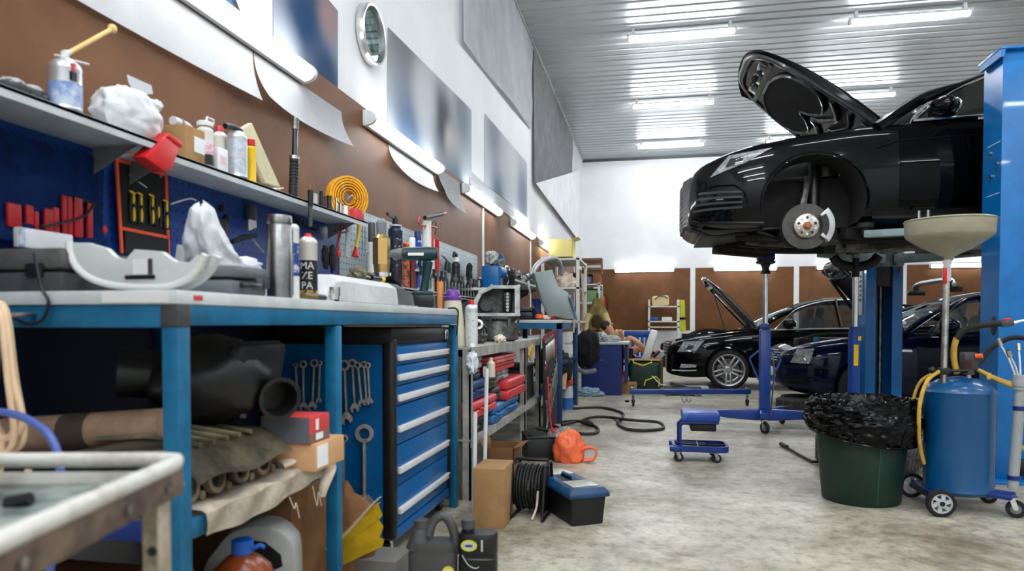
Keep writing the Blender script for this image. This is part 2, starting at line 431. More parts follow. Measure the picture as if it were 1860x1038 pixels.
# ---------------------------------------------------------------- what hangs on the left wall
def photo_mat(name, base, blobs):
    m = bpy.data.materials.new(name); m.use_nodes = True
    nt = m.node_tree; N = nt.nodes; L = nt.links; b = N['Principled BSDF']; b.inputs['Roughness'].default_value = 0.9; b.inputs['Specular IOR Level'].default_value = 0.1
    tc = N.new('ShaderNodeTexCoord'); prev = None
    for (cy, cz, rad, c) in blobs:
        mp = N.new('ShaderNodeVectorMath'); mp.operation = 'DISTANCE'; L.new(tc.outputs['Object'], mp.inputs[0]); mp.inputs[1].default_value = (0, cy, cz)
        r = N.new('ShaderNodeMapRange'); r.interpolation_type = 'SMOOTHSTEP'; r.inputs['From Min'].default_value = rad * 0.15; r.inputs['From Max'].default_value = rad; r.inputs['To Min'].default_value = 1; r.inputs['To Max'].default_value = 0
        L.new(mp.outputs['Value'], r.inputs['Value'])
        x = N.new('ShaderNodeMix'); x.data_type = 'RGBA'; L.new(r.outputs['Result'], x.inputs['Factor'])
        if prev is None: x.inputs['A'].default_value = (*rgb(base), 1)
        else: L.new(prev, x.inputs['A'])
        x.inputs['B'].default_value = (*rgb(c), 1); prev = x.outputs['Result']
    L.new(prev, b.inputs['Base Color'])
    return m
def wall_panel(name, label, cat, u0, vt0, vb0, u1, vt1, vb1, m, off=0.006):
    a = atX(u0, vt0, XW + off); b_ = atX(u0, vb0, XW + off); c = atX(u1, vt1, XW + off); d = atX(u1, vb1, XW + off)
    o = [(a.y, a.z), (c.y, c.z), (d.y, d.z), (b_.y, b_.z)]
    cy = sum(p[0] for p in o) / 4; cz = sum(p[1] for p in o) / 4
    return solo(name, MB().prism([(p[0] - cy, p[1] - cz) for p in o], -0.003, 0.003, 'x'), m, label, cat, (XW + off, cy, cz))
wall_panel('poster', 'blurred blue and dark photo poster left of the wall clock', 'poster', 497, -120, 92, 613, 20, 180,
           photo_mat('print_dark', (150, 160, 172), [(0.0, 0.35, 0.6, (64, 74, 88)), (-0.05, 0.02, 0.34, (46, 72, 106)), (0.2, -0.18, 0.3, (54, 78, 112)), (0.25, 0.15, 0.22, (150, 128, 130)), (0.3, -0.42, 0.4, (70, 78, 90)), (-0.3, -0.25, 0.3, (170, 176, 184))]))
wall_panel('poster', 'large blurred grey photo poster between clock and grey striped cloth', 'poster', 705, 50, 247, 856, 200, 340,
           photo_mat('print_grey', (186, 192, 198), [(-0.9, 0.5, 0.9, (120, 124, 128)), (-0.75, -0.3, 0.55, (100, 118, 144)), (0.15, 0.05, 0.5, (96, 100, 108)), (0.4, -0.1, 0.3, (200, 196, 192)), (0.55, -0.55, 0.6, (124, 142, 160)), (-0.35, 0.1, 0.45, (196, 200, 206)), (0.8, 0.3, 0.5, (140, 148, 156))]))
wall_panel('poster', 'smaller faded blurred photo poster farther along the left wall', 'poster', 881, 207, 334, 957, 296, 394,
           photo_mat('print_faded', (190, 196, 202), [(-0.9, 0.3, 0.6, (150, 156, 164)), (-0.7, -0.5, 0.6, (116, 128, 144)), (1.0, -0.2, 0.7, (136, 146, 158)), (0.2, 0.2, 0.6, (206, 210, 214))]))
t = thing('poster', 'white poster with blue and black swoosh at the top edge', 'poster', tuple(atX(425, 20, XW + 0.006)))
a = [atX(u, v, XW + 0.006) - t.location for u, v in ((330, -60), (494, 40), (494, 86), (330, -20))]
a = [atX(u, v, XW + 0.006) - t.location for u, v in ((300, -140), (494, -60), (494, 86), (300, -40))]
part('sheet', MB().prism([(p.y, p.z) for p in a], -0.002, 0.002, 'x'), M('poster_stock', (214, 218, 222), 0.5), t)
def wq(pts, off): return [((atX(u, v, XW + 0.006) - t.location).y, (atX(u, v, XW + 0.006) - t.location).z) for u, v in pts]
part('swoosh', MB().prism(wq(((404, -5), (416, -5), (444, 48), (432, 36)), 0), 0.0021, 0.003, 'x'), M('print_blue', (26, 92, 140), 0.5), t)
part('swoosh', MB().prism(wq(((416, -5), (426, -5), (447, 50), (444, 48)), 0), 0.0021, 0.003, 'x'), M('print_black', (24, 24, 22), 0.5), t)
for q in (((446, 44), (450, 39), (453, 40), (449, 52)), ((455, 41), (458, 40), (452, 53), (450, 52)), ((458, 47), (467, 42), (467, 44), (455, 51))):
    part('letter_stroke', MB().prism(wq(q, 0), 0.0021, 0.003, 'x'), M('print_black', (24, 24, 22), 0.5), t)
# clock
c = atX(667, 64, XW + 0.002)
t = thing('wall_clock', 'round silver wall clock with dark patterned dial on white wall', 'clock', tuple(c))
CR = 0.193
part('rim', MB().lathe([(CR - 0.012, 0), (CR, 0.004), (CR, 0.05), (CR - 0.006, 0.06), (CR - 0.018, 0.058), (CR - 0.022, 0.03), (CR - 0.022, 0.001)], (0, 0, 0), 48, (1, 0, 0)), M('brushed_silver', (214, 214, 212), 0.25, 1.0, var=0.08, sc=30), t)
part('dial', MB().cyl((0.002, 0, 0), (0.02, 0, 0), CR - 0.023, n=40), M('dial_print', (206, 216, 212), 0.5, c2=(34, 44, 42), sc=7, edge=(0.46, 0.56)), t)
for i in range(12):
    a = PI / 2 - i * PI / 6
    part('numeral', text_mb(str(i or 12), 0.042, mtx((0.0215, -0.0 + math.cos(a) * 0.135, math.sin(a) * 0.135), (0, 1, 0), (0, 0, 1))), BLACK, t)
for a, l, w in ((R(52), 0.085, 0.011), (R(-62), 0.13, 0.008)):
    part('clock_hand', MB().bar((0.024, -math.cos(a) * 0.02, -math.sin(a) * 0.02), (0.024, math.cos(a) * l, math.sin(a) * l), w, 0.002, (1, 0, 0)), BLACK, t)
part('lens', MB().cyl((0.034, 0, 0), (0.036, 0, 0), CR - 0.023, n=40), glass('clear_glass', (236, 244, 242), 0.1), t)
# paper sheets hanging under the tubes
def hung_sheet(label, y0, y1, zt, zb0, zb1, curl=0.05, sag=0.0, name='paper_sheet', m=WHITE_P, cat='paper', x0=0.012, fold=0.0):
    cy = (y0 + y1) / 2
    def f(a, b_):
        yy = y0 + (y1 - y0) * a; zb = zb0 + (zb1 - zb0) * a - sag * math.sin(PI * a)
        return (x0 + 0.002 + curl * b_ ** 2 * (0.35 + 0.65 * abs(2 * a - 1) ** 2) + fold * math.sin(a * 29) * b_ * 0.5 + fold * 0.5 * math.sin(a * 53 + 2 * b_), yy - cy, zt + (zb - zt) * b_ - zt)
    return solo(name, MB().sheet(f, 24, 10, 0.0015), m, label, cat, (XW, cy, zt))
hung_sheet('long white paper hanging under the nearest wall tube, out of frame left', 1.25, 3.02, 2.33, 2.10, 2.10, 0.05)
hung_sheet('white paper sheet with a curled corner left of the torque strut', 3.03, 3.98, 2.33, 2.12, 2.12, 0.08)
hung_sheet('white paper sheet curling off the wall under the middle tube', 4.75, 5.78, 2.33, 2.20, 2.18, 0.05, 0.02)
hung_sheet('white paper sheet hanging on wall between second and third tube', 5.90, 6.62, 2.42, 2.22, 2.12, 0.07)
hung_sheet('white paper sheet high on wall under the faded poster', 7.0, 9.4, 2.62, 2.44, 2.46, 0.03, x0=0.004)
# cloth banners by the eaves
a = atX(838, 72, XW); b_ = atX(968, 235, XW); 
def banner(label, Y0, Y1, zt, zb0, zb1, m, fold, amp=0.03, kf=9):
    cy = (Y0 + Y1) / 2
    def f(p, q):
        yy = Y0 + (Y1 - Y0) * p
        return (0.03 + amp * (0.5 + 0.5 * math.sin(p * kf + 2.5 * q)) * q + fold * math.sin(p * 60) + 0.02 * max(0, p - 0.85) / 0.15 * math.sin(q * 11) * 0.6, yy - cy, (zt + (zb0 + (zb1 - zb0) * p - zt) * q) - zt)
    return solo('cloth_banner', MB().sheet(f, 60, 16, 0.002), m, label, 'banner', (XW, cy, zt))
pa = atX(838, 74, XW + 0.03); pb = atX(966, 236, XW + 0.03)
banner('white cloth banner pinned under the ceiling edge, nearest of the banners', pa.y, pb.y, HC - 0.08, pa.z, pb.z, M('white_banner', (232, 234, 238), 0.8, var=0.06, sc=3, bump=0.2, bsc=6), 0.002)
pc = atX(967, 330, XW + 0.03); pd = atX(1040, 400, XW + 0.03); m1 = M('grey_stripe_cloth', (164, 166, 168), 0.8, var=0.12, sc=4)
banner('grey ribbed cloth hanging from the ceiling edge beyond the white banner', pb.y + 0.15, pd.y, HC - 0.08, pc.z, pc.z + 0.55, m1, 0.012, 0.02)
pe = atX(1042, 262, XW + 0.09)
cy = (pc.y + pd.y) / 2
zA = pc.z - 0.02
oo = [(pc.y + 0.05, zA), (pd.y + 1.0, pe.z - 0.3), (pd.y + 1.0, zA - 0.15)]
solo('cloth_banner', MB().prism([(p[0] - cy, p[1] - zA) for p in oo], 0.075, 0.08, 'x'), M('white_banner', (206, 210, 220)), 'white triangular cloth panel below the grey ribbed cloth near the corner', 'banner', (XW, cy, zA))
# ================================================================ cars (front towards -x, near side towards -y)
PAINT_K = M('black_car_paint', (4, 4, 6), 0.35, coat=0.38, spec=0.03)
PAINT_N = M('navy_car_paint', (5, 13, 40), 0.35, coat=0.42, spec=0.03)
DARK_IN = M('dark_underside', (22, 21, 20), 0.8, var=0.5, sc=9, bump=0.4, bsc=20)
LINER = M('wheel_arch_liner', (24, 23, 22), 0.85, var=0.4, sc=12, bump=0.3)
SEATM = M('dark_upholstery', (30, 30, 32), 0.8, var=0.15)
LENS = glass('headlight_lens', (252, 253, 254), 0.10)
WGLASS = glass('car_window_glass', (226, 230, 230), 0.12)
SCREEN = glass('windscreen_glass', (238, 242, 242), 0.25)
DGLASS = M('dark_tinted_glass', (10, 11, 13), 0.06, coat=1.0, spec=0.6)
LAMPIN = M('lamp_reflector', (236, 240, 242), 0.3, 0.0, var=0.35, sc=26)
TYRE = M('tyre_rubber', (24, 24, 25), 0.75, var=0.25, bump=0.2, bsc=60)
TYRE_O = M('dusty_old_tyre', (74, 73, 70), 0.85, var=0.3, sc=14, bump=0.4, bsc=40)
RIM = M('silver_alloy', (196, 198, 200), 0.28, 0.85, var=0.08)

class Car:
    """lofted body; c holds curves of the side view, in metres from the front end and from the ground"""
    def __init__(s, name, label, loc, c, paint):
        s.c = c; s.L = c['L']; s.paint = paint
        s.f = {k: tab(c[k]) for k in ('w', 'zb', 'zt', 'belt')}
        s.t = thing(name, label, 'car', loc)
    def ring(s, x):
        w, zb, zt, bl = s.f['w'](x), s.f['zb'](x), s.f['zt'](x), s.f['belt'](x)
        h = zt - zb; tk = min(0.10, h * 0.3)
        return [(0, zb), (w * 0.86, zb), (w * 0.955, zb + 0.03), (w * 0.985, zb + 0.12 * h / 0.7), (w, zb + 0.36 * h), (w * 0.997, zb + 0.58 * h),
                (w * 0.985, zt - 0.30 * h), (w * 0.965, zt - 0.14 * h), (w * 0.935, zt - 0.055 * h), (w * 0.88, zt - 0.012 * h), (w * 0.78, zt + 0.004), (w * 0.4, zt + 0.025), (0, zt + 0.033)]
    def side(s, x, z):
        r = s.ring(x)[2:11]
        for a, b in zip(r, r[1:]):
            if a[1] <= z <= b[1]: return a[0] + (b[0] - a[0]) * (z - a[1]) / max(b[1] - a[1], 1e-6)
        return r[0][0] if z < r[0][1] else r[-1][0]
    def body(s, wheels, bay, cab):
        c = s.c; mb = MB(); rings = []
        xs = [0.0, 0.02, 0.05, 0.09, 0.14, 0.2, 0.27, 0.35, 0.44, 0.55, 0.66, 0.78, 0.9, 1.02, 1.14, 1.27, 1.4, 1.55]
        x = 1.75
        while x < s.L - 0.5: xs.append(x); x += 0.2
        xs += [s.L - 0.5, s.L - 0.35, s.L - 0.22, s.L - 0.12, s.L - 0.05, s.L]
        for x in xs:
            r = s.ring(x)
            rings.append([Vector((x, -p[0], p[1])) for p in r] + [Vector((x, p[0], p[1])) for p in reversed(r[1:-1])])
        mb.rings(rings)
        me = mb.mesh('body', 50)
        me.materials.append(s.paint)
        cuts = []
        for (wx, wz, wr) in wheels:
            for sg in (-1, 1):
                k = MB().cyl((wx, sg * 1.2, wz), (wx, sg * 0.5, wz), wr, wr * 0.97, 40)
                m2 = k.mesh('k', 40); m2.materials.append(LINER); cuts.append(m2)
        if bay:
            k = MB().prism([(bay[0], bay[2]), (bay[0] + 0.12, bay[2] - 0.02), (bay[1], bay[2]), (bay[1], 1.4), (bay[0], 1.4)], -bay[3], bay[3], 'y')
            m2 = k.mesh('k', 0); m2.materials.append(DARK_IN); cuts.append(m2)
        if cab:
            k = MB().bx(cab[0], cab[1], -cab[2], cab[2], 0.42, 1.5); m2 = k.mesh('k', 0); m2.materials.append(SEATM); cuts.append(m2)
        me = boolean(me, cuts, 'body')
        me.polygons.foreach_set('use_smooth', [True] * len(me.polygons)); me.set_sharp_from_angle(angle=R(35))
        s.b = part('body', me, [], s.t)
        return s
    # ---- panels lying on the side surface
    def patch(s, name, q, m, off=0.004, n=10, th=0.006, parent=None, far=False, label=None):
        """q: four (x, z) corners: front-low, rear-low, rear-high, front-high"""
        sg = 1 if far else -1
        def f(a, b):
            x = (q[0][0] * (1 - a) + q[1][0] * a) * (1 - b) + (q[3][0] * (1 - a) + q[2][0] * a) * b
            z = (q[0][1] * (1 - a) + q[1][1] * a) * (1 - b) + (q[3][1] * (1 - a) + q[2][1] * a) * b
            return (x - off * 0.3, sg * (s.side(x, z) + off), z)
        mb = MB(); mb.sheet(f, n, n, th)
        return part(name, mb, m, parent or s.t, label)
    def line(s, name, pts, r, m, off=0.002, parent=None, far=False, flat=None):
        sg = 1 if far else -1
        P = [(x, sg * (s.side(x, z) + off), z) for x, z in pts]
        return part(name, MB().tube(P, r, 6, flat=flat), m, parent or s.t)
    # ---- greenhouse
    def cabin(s, A, roofz, roof, wb, wr, pillars, glassm=None, frontm=None):
        """A: base of the windscreen (x, z), roof: (x front, x rear, x end of rear screen, z end); wb, wr half widths at belt and at roof"""
        c = s.c; zr = tab(roofz); g = glassm or WGLASS
        s.wb, s.wr, s.zr = wb, wr, zr
        x0, x1, xe, ze = roof
        def gy(x, z):
            zt = s.f['belt'](x); h = max(zr(x) - zt, 0.05); t = min(1, max(0, (z - zt) / h)); return wb + (wr - wb) * t ** 1.15
        s.gy = gy
        n = 14; mb = MB()
        def f(a, b):
            x = x0 + (x1 - x0) * a; v = 2 * b - 1; e = abs(v)
            bow = 0.07 * (math.sin(PI * b)) * math.sin(PI * 0.5)
            return (x - 0.07 * (1 - v * v) * (1 if a < 0.1 else 0) * 0, wr * v, zr(x) - 0.055 * e ** 4 - 0.012 * e * e + 0.012)
        mb.sheet(f, 16, 14, 0.02)
        part('roof', mb, s.paint, s.t)
        def bowed(p, q, bow, zb_, nn=10):
            def h(a, b):
                v = 2 * b - 1
                w_ = p[2] + (q[2] - p[2]) * a
                return (p[0] + (q[0] - p[0]) * a - bow * (1 - v * v) * (1 - a * 0.6), w_ * v, p[1] + (q[1] - p[1]) * a + 0.02 * (1 - v * v) * math.sin(PI * a) - 0.05 * a * abs(v) ** 4)
            return h
        part('windscreen', MB().sheet(bowed((A[0], A[1], wb * 0.93), (x0 + 0.01, zr(x0), wr * 0.985), 0.16, 0), 10, 12, 0.005), frontm or SCREEN, s.t)
        part('rear_window', MB().sheet(bowed((xe, ze, wb * 0.86), (x1 - 0.01, zr(x1), wr * 0.985), -0.10, 0), 8, 10, 0.005), g, s.t)
        for sg in (-1, 1):
            a_pts = [(A[0] + 0.02, sg * wb * 0.975, A[1] - 0.03), (A[0] + (x0 - A[0]) * 0.5, sg * (wb * 0.975 + (wr - wb) * 0.42), A[1] + (zr(x0) - A[1]) * 0.53), (x0, sg * wr * 1.0, zr(x0) - 0.045), (x0 + 0.25, sg * wr * 1.01, zr(x0 + 0.25) - 0.05), ((x0 + x1) / 2, sg * wr * 1.01, zr((x0 + x1) / 2) - 0.055), (x1, sg * wr, zr(x1) - 0.05), ((x1 + xe) / 2, sg * (wr + wb * 0.9) / 2, (zr(x1) + ze) / 2 - 0.01), (xe, sg * wb * 0.9, ze - 0.02)]
            part('roof_frame', MB().tube(a_pts, [0.045, 0.042, 0.036, 0.034, 0.034, 0.04, 0.06, 0.06], 8, k=6), s.paint, s.t)
            for (xa, za, xb, zb_, w_) in pillars:
                part('pillar', MB().bar((xa, sg * (gy(xa, za) - 0.02), za), (xb, sg * (gy(xb, zb_) - 0.02), zb_), w_, 0.03, (1, 0, 0)), BLACK, s.t)
        return s
    def pane(s, name, pts, m, off=0.004, far=False):
        sg = 1 if far else -1
        mb = MB(); A = [mb.bm.verts.new((x, sg * (s.gy(x, z) + off), z)) for x, z in pts]
        fc = mb.bm.faces.new(A)
        bmesh.ops.triangulate(mb.bm, faces=[fc]); bmesh.ops.solidify(mb.bm, geom=mb.bm.faces[:], thickness=0.004)
        return part(name, mb, m, s.t)
    def trim(s, name, pts, r, m, off=0.008, far=False, k=5):
        sg = 1 if far else -1
        P = crom([(x, z, 0) for x, z in pts], k) if k else [Vector((x, z, 0)) for x, z in pts]
        return part(name, MB().tube([(p.x, sg * (s.gy(p.x, p.y) + off), p.y) for p in P], r, 6), m, s.t)
    def mirror(s, x, z, m):
        y = -s.side(x, z - 0.03) - 0.09
        mr = part('door_mirror', MB().ball((x, y - 0.02, z + 0.02), 0.115, (0.78, 1.0, 0.66), 12, (0, -8, 12)), m, s.t)
        part('mirror_foot', MB().bar((x - 0.03, y + 0.13, z - 0.07), (x, y + 0.02, z - 0.03), 0.05, 0.03), BLACK, mr)
        part('mirror_glass', MB().ball((x + 0.075, y - 0.02, z + 0.02), 0.09, (0.22, 0.95, 0.62), 10, (0, -8, 12)), CHROME, mr)
    def seats(s, xs, z=0.45):
        for x in xs:
            for y in (-0.38, 0.38):
                st = part('seat', MB().box((x, y, z + 0.08), (0.5, 0.48, 0.16), None, 0.05).box((x + 0.3, y, z + 0.4), (0.14, 0.46, 0.62), (0, 14, 0), 0.05), SEATM, s.t)
                part('headrest', MB().box((x + 0.4, y, z + 0.78), (0.09, 0.26, 0.17), (0, 14, 0), 0.04), SEATM, st)
    def bonnet(s, hinge, length, ang, w0, w1, bow, pad=True, r0=0.14):
        """hinge (x, z) at the rear edge; the panel rises towards the front by ang degrees"""
        t = part('bonnet', bonnet_mb(length, w0, w1, bow), s.paint, s.t)
        mm = Matrix.Translation((hinge[0], 0, hinge[1])) @ Matrix.Rotation(R(ang), 4, 'Y')
        t.data.transform(mm)
        def sub(name, mb, m, label=None, sm=38):
            me = mb.mesh(name, sm); me.transform(mm); return part(name, me, m, t, label)
        # inner frame: raised rim, ribs and lining on the underside (local -x forward, -z under)
        def hw(u): return w0 + (w1 - w0) * min(1, u / length) ** 1.3
        rim = [(-0.03, -w0 + 0.05), (-length * 0.5, -hw(length * 0.5) + 0.06), (-length * 0.86, -hw(length * 0.86) + 0.09), (-length - bow * 0.35, -w1 * 0.55), (-length - bow * 0.8 + 0.03, 0), (-length - bow * 0.35, w1 * 0.55), (-length * 0.86, hw(length * 0.86) - 0.09), (-length * 0.5, hw(length * 0.5) - 0.06), (-0.03, w0 - 0.05)]
        sub('inner_frame', MB().tube([(a, b, -0.03) for a, b in rim], 0.035, 8, k=5, flat=0.6), BONNET_IN)
        if pad:
            sub('inner_panel', MB().prism([(a * 0.97, b * 0.97) for a, b in rim], -0.032, -0.024, 'z'), BONNET_PL)
            o = [(-0.45 * length, -0.62 * w0), (-0.40 * length, -0.34 * w0), (-0.46 * length, -0.12 * w0), (-0.53 * length, 0), (-0.46 * length, 0.12 * w0), (-0.40 * length, 0.34 * w0), (-0.45 * length, 0.62 * w0), (-0.55 * length, 0.74 * w0), (-0.74 * length, 0.66 * w0), (-0.83 * length, 0.3 * w0), (-0.84 * length, 0), (-0.83 * length, -0.3 * w0), (-0.74 * length, -0.66 * w0), (-0.55 * length, -0.74 * w0)]
            oc = [(p.x, p.y) for p in crom([(a, b, 0) for a, b in o], 4, True)]
            sub('insulation_pad', MB().prism(oc, -0.055, -0.03, 'z'), M('bonnet_felt', (17, 17, 18), 0.95, var=0.3, bump=0.2))
            sub('pressed_rib', MB().tube([(p[0] * 1.0, p[1] * 1.04, -0.052) for p in oc], 0.016, 7, closed=True), BONNET_IN)
            wv = [(-0.40 * length, -0.78 * w0), (-0.30 * length, -0.45 * w0), (-0.37 * length, -0.12 * w0), (-0.43 * length, 0), (-0.37 * length, 0.12 * w0), (-0.30 * length, 0.45 * w0), (-0.40 * length, 0.78 * w0)]
            sub('pressed_rib', MB().tube([(a, b, -0.045) for a, b in wv], 0.028, 7, k=6, flat=0.7), BONNET_IN)
            sub('pressed_rib', MB().tube([(a * 0.66, b, -0.045) for a, b in wv], 0.022, 7, k=6, flat=0.7), BONNET_IN)
            for y in (-0.55, 0.55):
                sub('access_panel', MB().box((-0.115 * length, y * w0, -0.04), (0.1, 0.3, 0.02), None, 0.02), BONNET_IN)
        for y in (-0.45, 0.0, 0.45):
            sub('stiffener', MB().box((-0.93 * length, y * w1, -0.035), (0.1, 0.3 * w1, 0.03), None, 0.012), BONNET_IN)
        sub('stiffener', MB().bar((-0.885 * length, -0.8 * w1, -0.04), (-0.885 * length, 0.8 * w1, -0.04), 0.04, 0.03), BONNET_IN)
        sub('latch', MB().box((-length * 0.95, 0, -0.065), (0.05, 0.1, 0.05), None, 0.01).tube([(-length * 0.95, -0.03, -0.08), (-length * 0.95, -0.03, -0.12), (-length * 0.95, 0.03, -0.12), (-length * 0.95, 0.03, -0.08)], 0.006), BLACK)
        return t
BONNET_IN = M('bonnet_inner_paint', (92, 96, 100), 0.2, 0.8, coat=0.6, var=0.2)
BONNET_PL = M('bonnet_inner_panel', (38, 40, 42), 0.3, 0.5, coat=0.6, var=0.3, sc=5)
def bonnet_mb(length, w0, w1, bow):
    def f(a, b):
        v = 2 * b - 1; u = length * a; w = w0 + (w1 - w0) * a ** 1.3
        x = -(u + bow * a ** 2 * (1 - abs(v) ** 2.4))
        return (x, w * v, 0.045 * (1 - v * v) * (1 - 0.3 * a) + 0.05 * math.sin(PI * a) * 0.6 - 0.05 * a ** 5)
    mb = MB(); mb.sheet(f, 18, 18, -0.022); return mb
def wheel_on(car, x, y, z, r=0.325, w=0.225, spokes=5, detail=True, out=-1, rimr=0.24):
    """a road wheel as part of the car, outer face towards out*y"""
    d = (0, out, 0); h = w / 2
    tp = [(rimr, -h + 0.01), (rimr + 0.02, -h), (r - 0.03, -h * 0.96), (r - 0.008, -h * 0.8), (r, -h * 0.5), (r, h * 0.5), (r - 0.008, h * 0.8), (r - 0.03, h * 0.96), (rimr + 0.02, h), (rimr, h - 0.01), (rimr - 0.008, 0)]
    wh = part('wheel', MB().lathe([(rimr, -h + 0.02), (rimr - 0.03, -h * 0.4), (rimr - 0.05, h * 0.2), (rimr - 0.022, h * 0.7), (rimr - 0.012, h - 0.012), (rimr + 0.008, h - 0.004), (rimr + 0.008, h - 0.02)], (x, y, z), 40, d, False, False), RIM, car.t)
    part('tyre', MB().lathe(tp, (x, y, z), 48, d, True), TYRE, wh)
    X, Y_, Z = frame(d); c = Vector((x, y, z))
    part('brake_disc', MB().cyl(c - Z * 0.01, c + Z * 0.01, rimr * 0.72, n=32), STEEL_D, wh)
    part('hub_cap', MB().lathe([(0.0, h * 0.86), (0.03, h * 0.86), (0.036, h * 0.7), (0.075, h * 0.62), (0.08, 0.0)], c, 24, d), RIM, wh)
    for i in range(spokes):
        a0 = 2 * PI * i / spokes + PI / 2 + (PI / 5)
        for s_ in ((-1, 1) if detail else (0,)):
            a = a0 + s_ * 0.10; b = a0 + s_ * 0.165
            p = c + (X * math.cos(a0) + Y_ * math.sin(a0)) * 0.05 + (X * -math.sin(a0) + Y_ * math.cos(a0)) * s_ * 0.028 + Z * h * 0.66
            q = c + (X * math.cos(b) + Y_ * math.sin(b)) * (rimr - 0.015) + Z * h * 0.72
            part('spoke', MB().bar(p, q, 0.03, 0.03, Z, 0.006), RIM, wh)
    return wh
def mech(car, name, items, m):
    mb = MB()
    for it in items:
        if it[0] == 'b': mb.box(it[1], it[2], it[3] if len(it) > 3 else None, 0.012)
        elif it[0] == 'c': mb.cyl(it[1], it[2], it[3], n=12)
        elif it[0] == 't': mb.tube(it[1], it[2], 7, k=4)
    return part(name, mb, m, car.t)

# ---------------------------------------------------------------- the black saloon on the lift
LZ = 1.63; AX = 0.29; AY = 6.69
A = Car('car', 'black saloon car raised on the blue two post lift, bonnet open, front wheel off', (AX, AY, LZ), dict(L=4.92,
    w=[(0, 0.60), (0.05, 0.72), (0.13, 0.80), (0.3, 0.872), (0.6, 0.915), (0.95, 0.932), (2.4, 0.935), (3.9, 0.925), (4.5, 0.86), (4.8, 0.76), (4.92, 0.62)],
    zb=[(0, 0.27), (0.1, 0.23), (0.4, 0.20), (0.7, 0.21), (1.4, 0.215), (3.6, 0.225), (4.2, 0.27), (4.92, 0.36)],
    zt=[(0, 0.56), (0.03, 0.66), (0.10, 0.72), (0.25, 0.785), (0.5, 0.85), (0.9, 0.905), (1.3, 0.945), (1.7, 0.955), (2.6, 0.97), (4.0, 1.02), (4.6, 1.02), (4.86, 0.98), (4.92, 0.9)],
    belt=[(0, 0.9), (1.5, 0.955), (2.6, 0.975), (4.0, 1.02)]), PAINT_K)
A.body([(0.92, 0.36, 0.375), (3.83, 0.36, 0.375)], (0.14, 1.3, 0.62, 0.62), (1.5, 3.7, 0.74))
A.cabin((1.36, 0.95), [(2.0, 1.30), (2.3, 1.39), (2.7, 1.445), (3.1, 1.445), (3.6, 1.38), (3.9, 1.3)], (2.05, 3.75, 4.35, 1.04), 0.87, 0.60, [(2.75, 0.97, 2.72, 1.42, 0.09), (3.75, 1.0, 3.6, 1.36, 0.09)], DGLASS, DGLASS)
for far in (False, True):
    A.pane('side_window', [(1.66, 0.965), (2.70, 0.98), (2.68, 1.40), (2.38, 1.355), (2.1, 1.27), (1.86, 1.14)], DGLASS, 0.004, far)
    A.pane('side_window', [(2.79, 0.985), (3.7, 1.01), (3.6, 1.31), (3.2, 1.395), (2.78, 1.41)], DGLASS, 0.004, far)
ct = [(1.62, 0.955), (1.86, 1.145), (2.1, 1.28), (2.38, 1.37), (2.7, 1.415), (3.2, 1.41), (3.6, 1.325), (3.85, 1.12)]
A.trim('window_trim', ct, 0.009, CHROME); A.trim('window_trim', [(1.62, 0.955), (2.4, 0.972), (3.2, 0.99), (3.86, 1.02)], 0.010, CHROME)
A.mirror(1.84, 1.04, PAINT_K)
A.patch('front_door', [(1.52, 0.30), (2.72, 0.30), (2.74, 0.93), (1.52, 0.92)], PAINT_K, 0.006, 16)
A.patch('rear_door', [(2.735, 0.30), (3.45, 0.30), (3.75, 0.96), (2.755, 0.93)], PAINT_K, 0.006, 12)
A.patch('side_skirt', [(1.34, 0.225), (3.4, 0.235), (3.4, 0.285), (1.34, 0.285)], BLACK, 0.006, 8)
A.patch('headlight', [(0.16, 0.60), (0.40, 0.685), (0.62, 0.80), (0.30, 0.765)], LAMPIN, 0.003, 10)
A.patch('headlight_lens', [(0.15, 0.595), (0.41, 0.68), (0.63, 0.805), (0.29, 0.77)], LENS, 0.012, 10)
A.patch('lamp_bezel', [(0.27, 0.665), (0.40, 0.70), (0.41, 0.74), (0.31, 0.735)], BLACK, 0.011, 6)
A.patch('projector', [(0.34, 0.675), (0.40, 0.685), (0.41, 0.71), (0.35, 0.70)], CHROME, 0.016, 6)
for i in range(4):
    A.patch('intake_slat', [(0.035 + 0.012 * i, 0.335 + 0.045 * i), (0.40, 0.335 + 0.04 * i), (0.40, 0.352 + 0.04 * i), (0.035 + 0.012 * i, 0.355 + 0.045 * i)], M('satin_grey', (70, 76, 78), 0.35), 0.006, 8)
A.line('intake_trim', [(0.06, 0.50), (0.2, 0.525), (0.34, 0.52), (0.41, 0.46), (0.44, 0.37)], 0.008, PAINT_K, 0.006)
A.line('bumper_lip', [(0.03, 0.27), (0.2, 0.235), (0.45, 0.22), (0.56, 0.215)], 0.014, BLACK, 0.004)
A.line('shoulder_line', [(1.36, 0.75), (1.5, 0.80), (2.0, 0.815), (2.7, 0.83), (3.4, 0.84)], 0.006, PAINT_K, 0.004)
A.line('arch_lip', [(0.92 + 0.385 * math.cos(a), 0.36 + 0.385 * math.sin(a)) for a in [PI * i / 20 for i in range(-1, 22)]], 0.011, PAINT_K, 0.0)
gr = MB(); g2 = MB()
for i in range(9):
    zz = 0.30 + i * 0.043; wv = 0.5 - 0.012 * i
    gr.tube([(0.10, -wv - 0.1, zz), (-0.012, -wv * 0.75, zz), (-0.045, 0, zz), (-0.012, wv * 0.75, zz), (0.10, wv + 0.1, zz)], 0.008, 6, k=4)
A_gr = part('grille', MB().prism([(0.03, -0.52), (-0.03, -0.3), (-0.035, 0.3), (0.03, 0.52)], 0.27, 0.67, 'z'), BLACK, A.t)
part('grille_slats', gr, CHROME, A_gr)
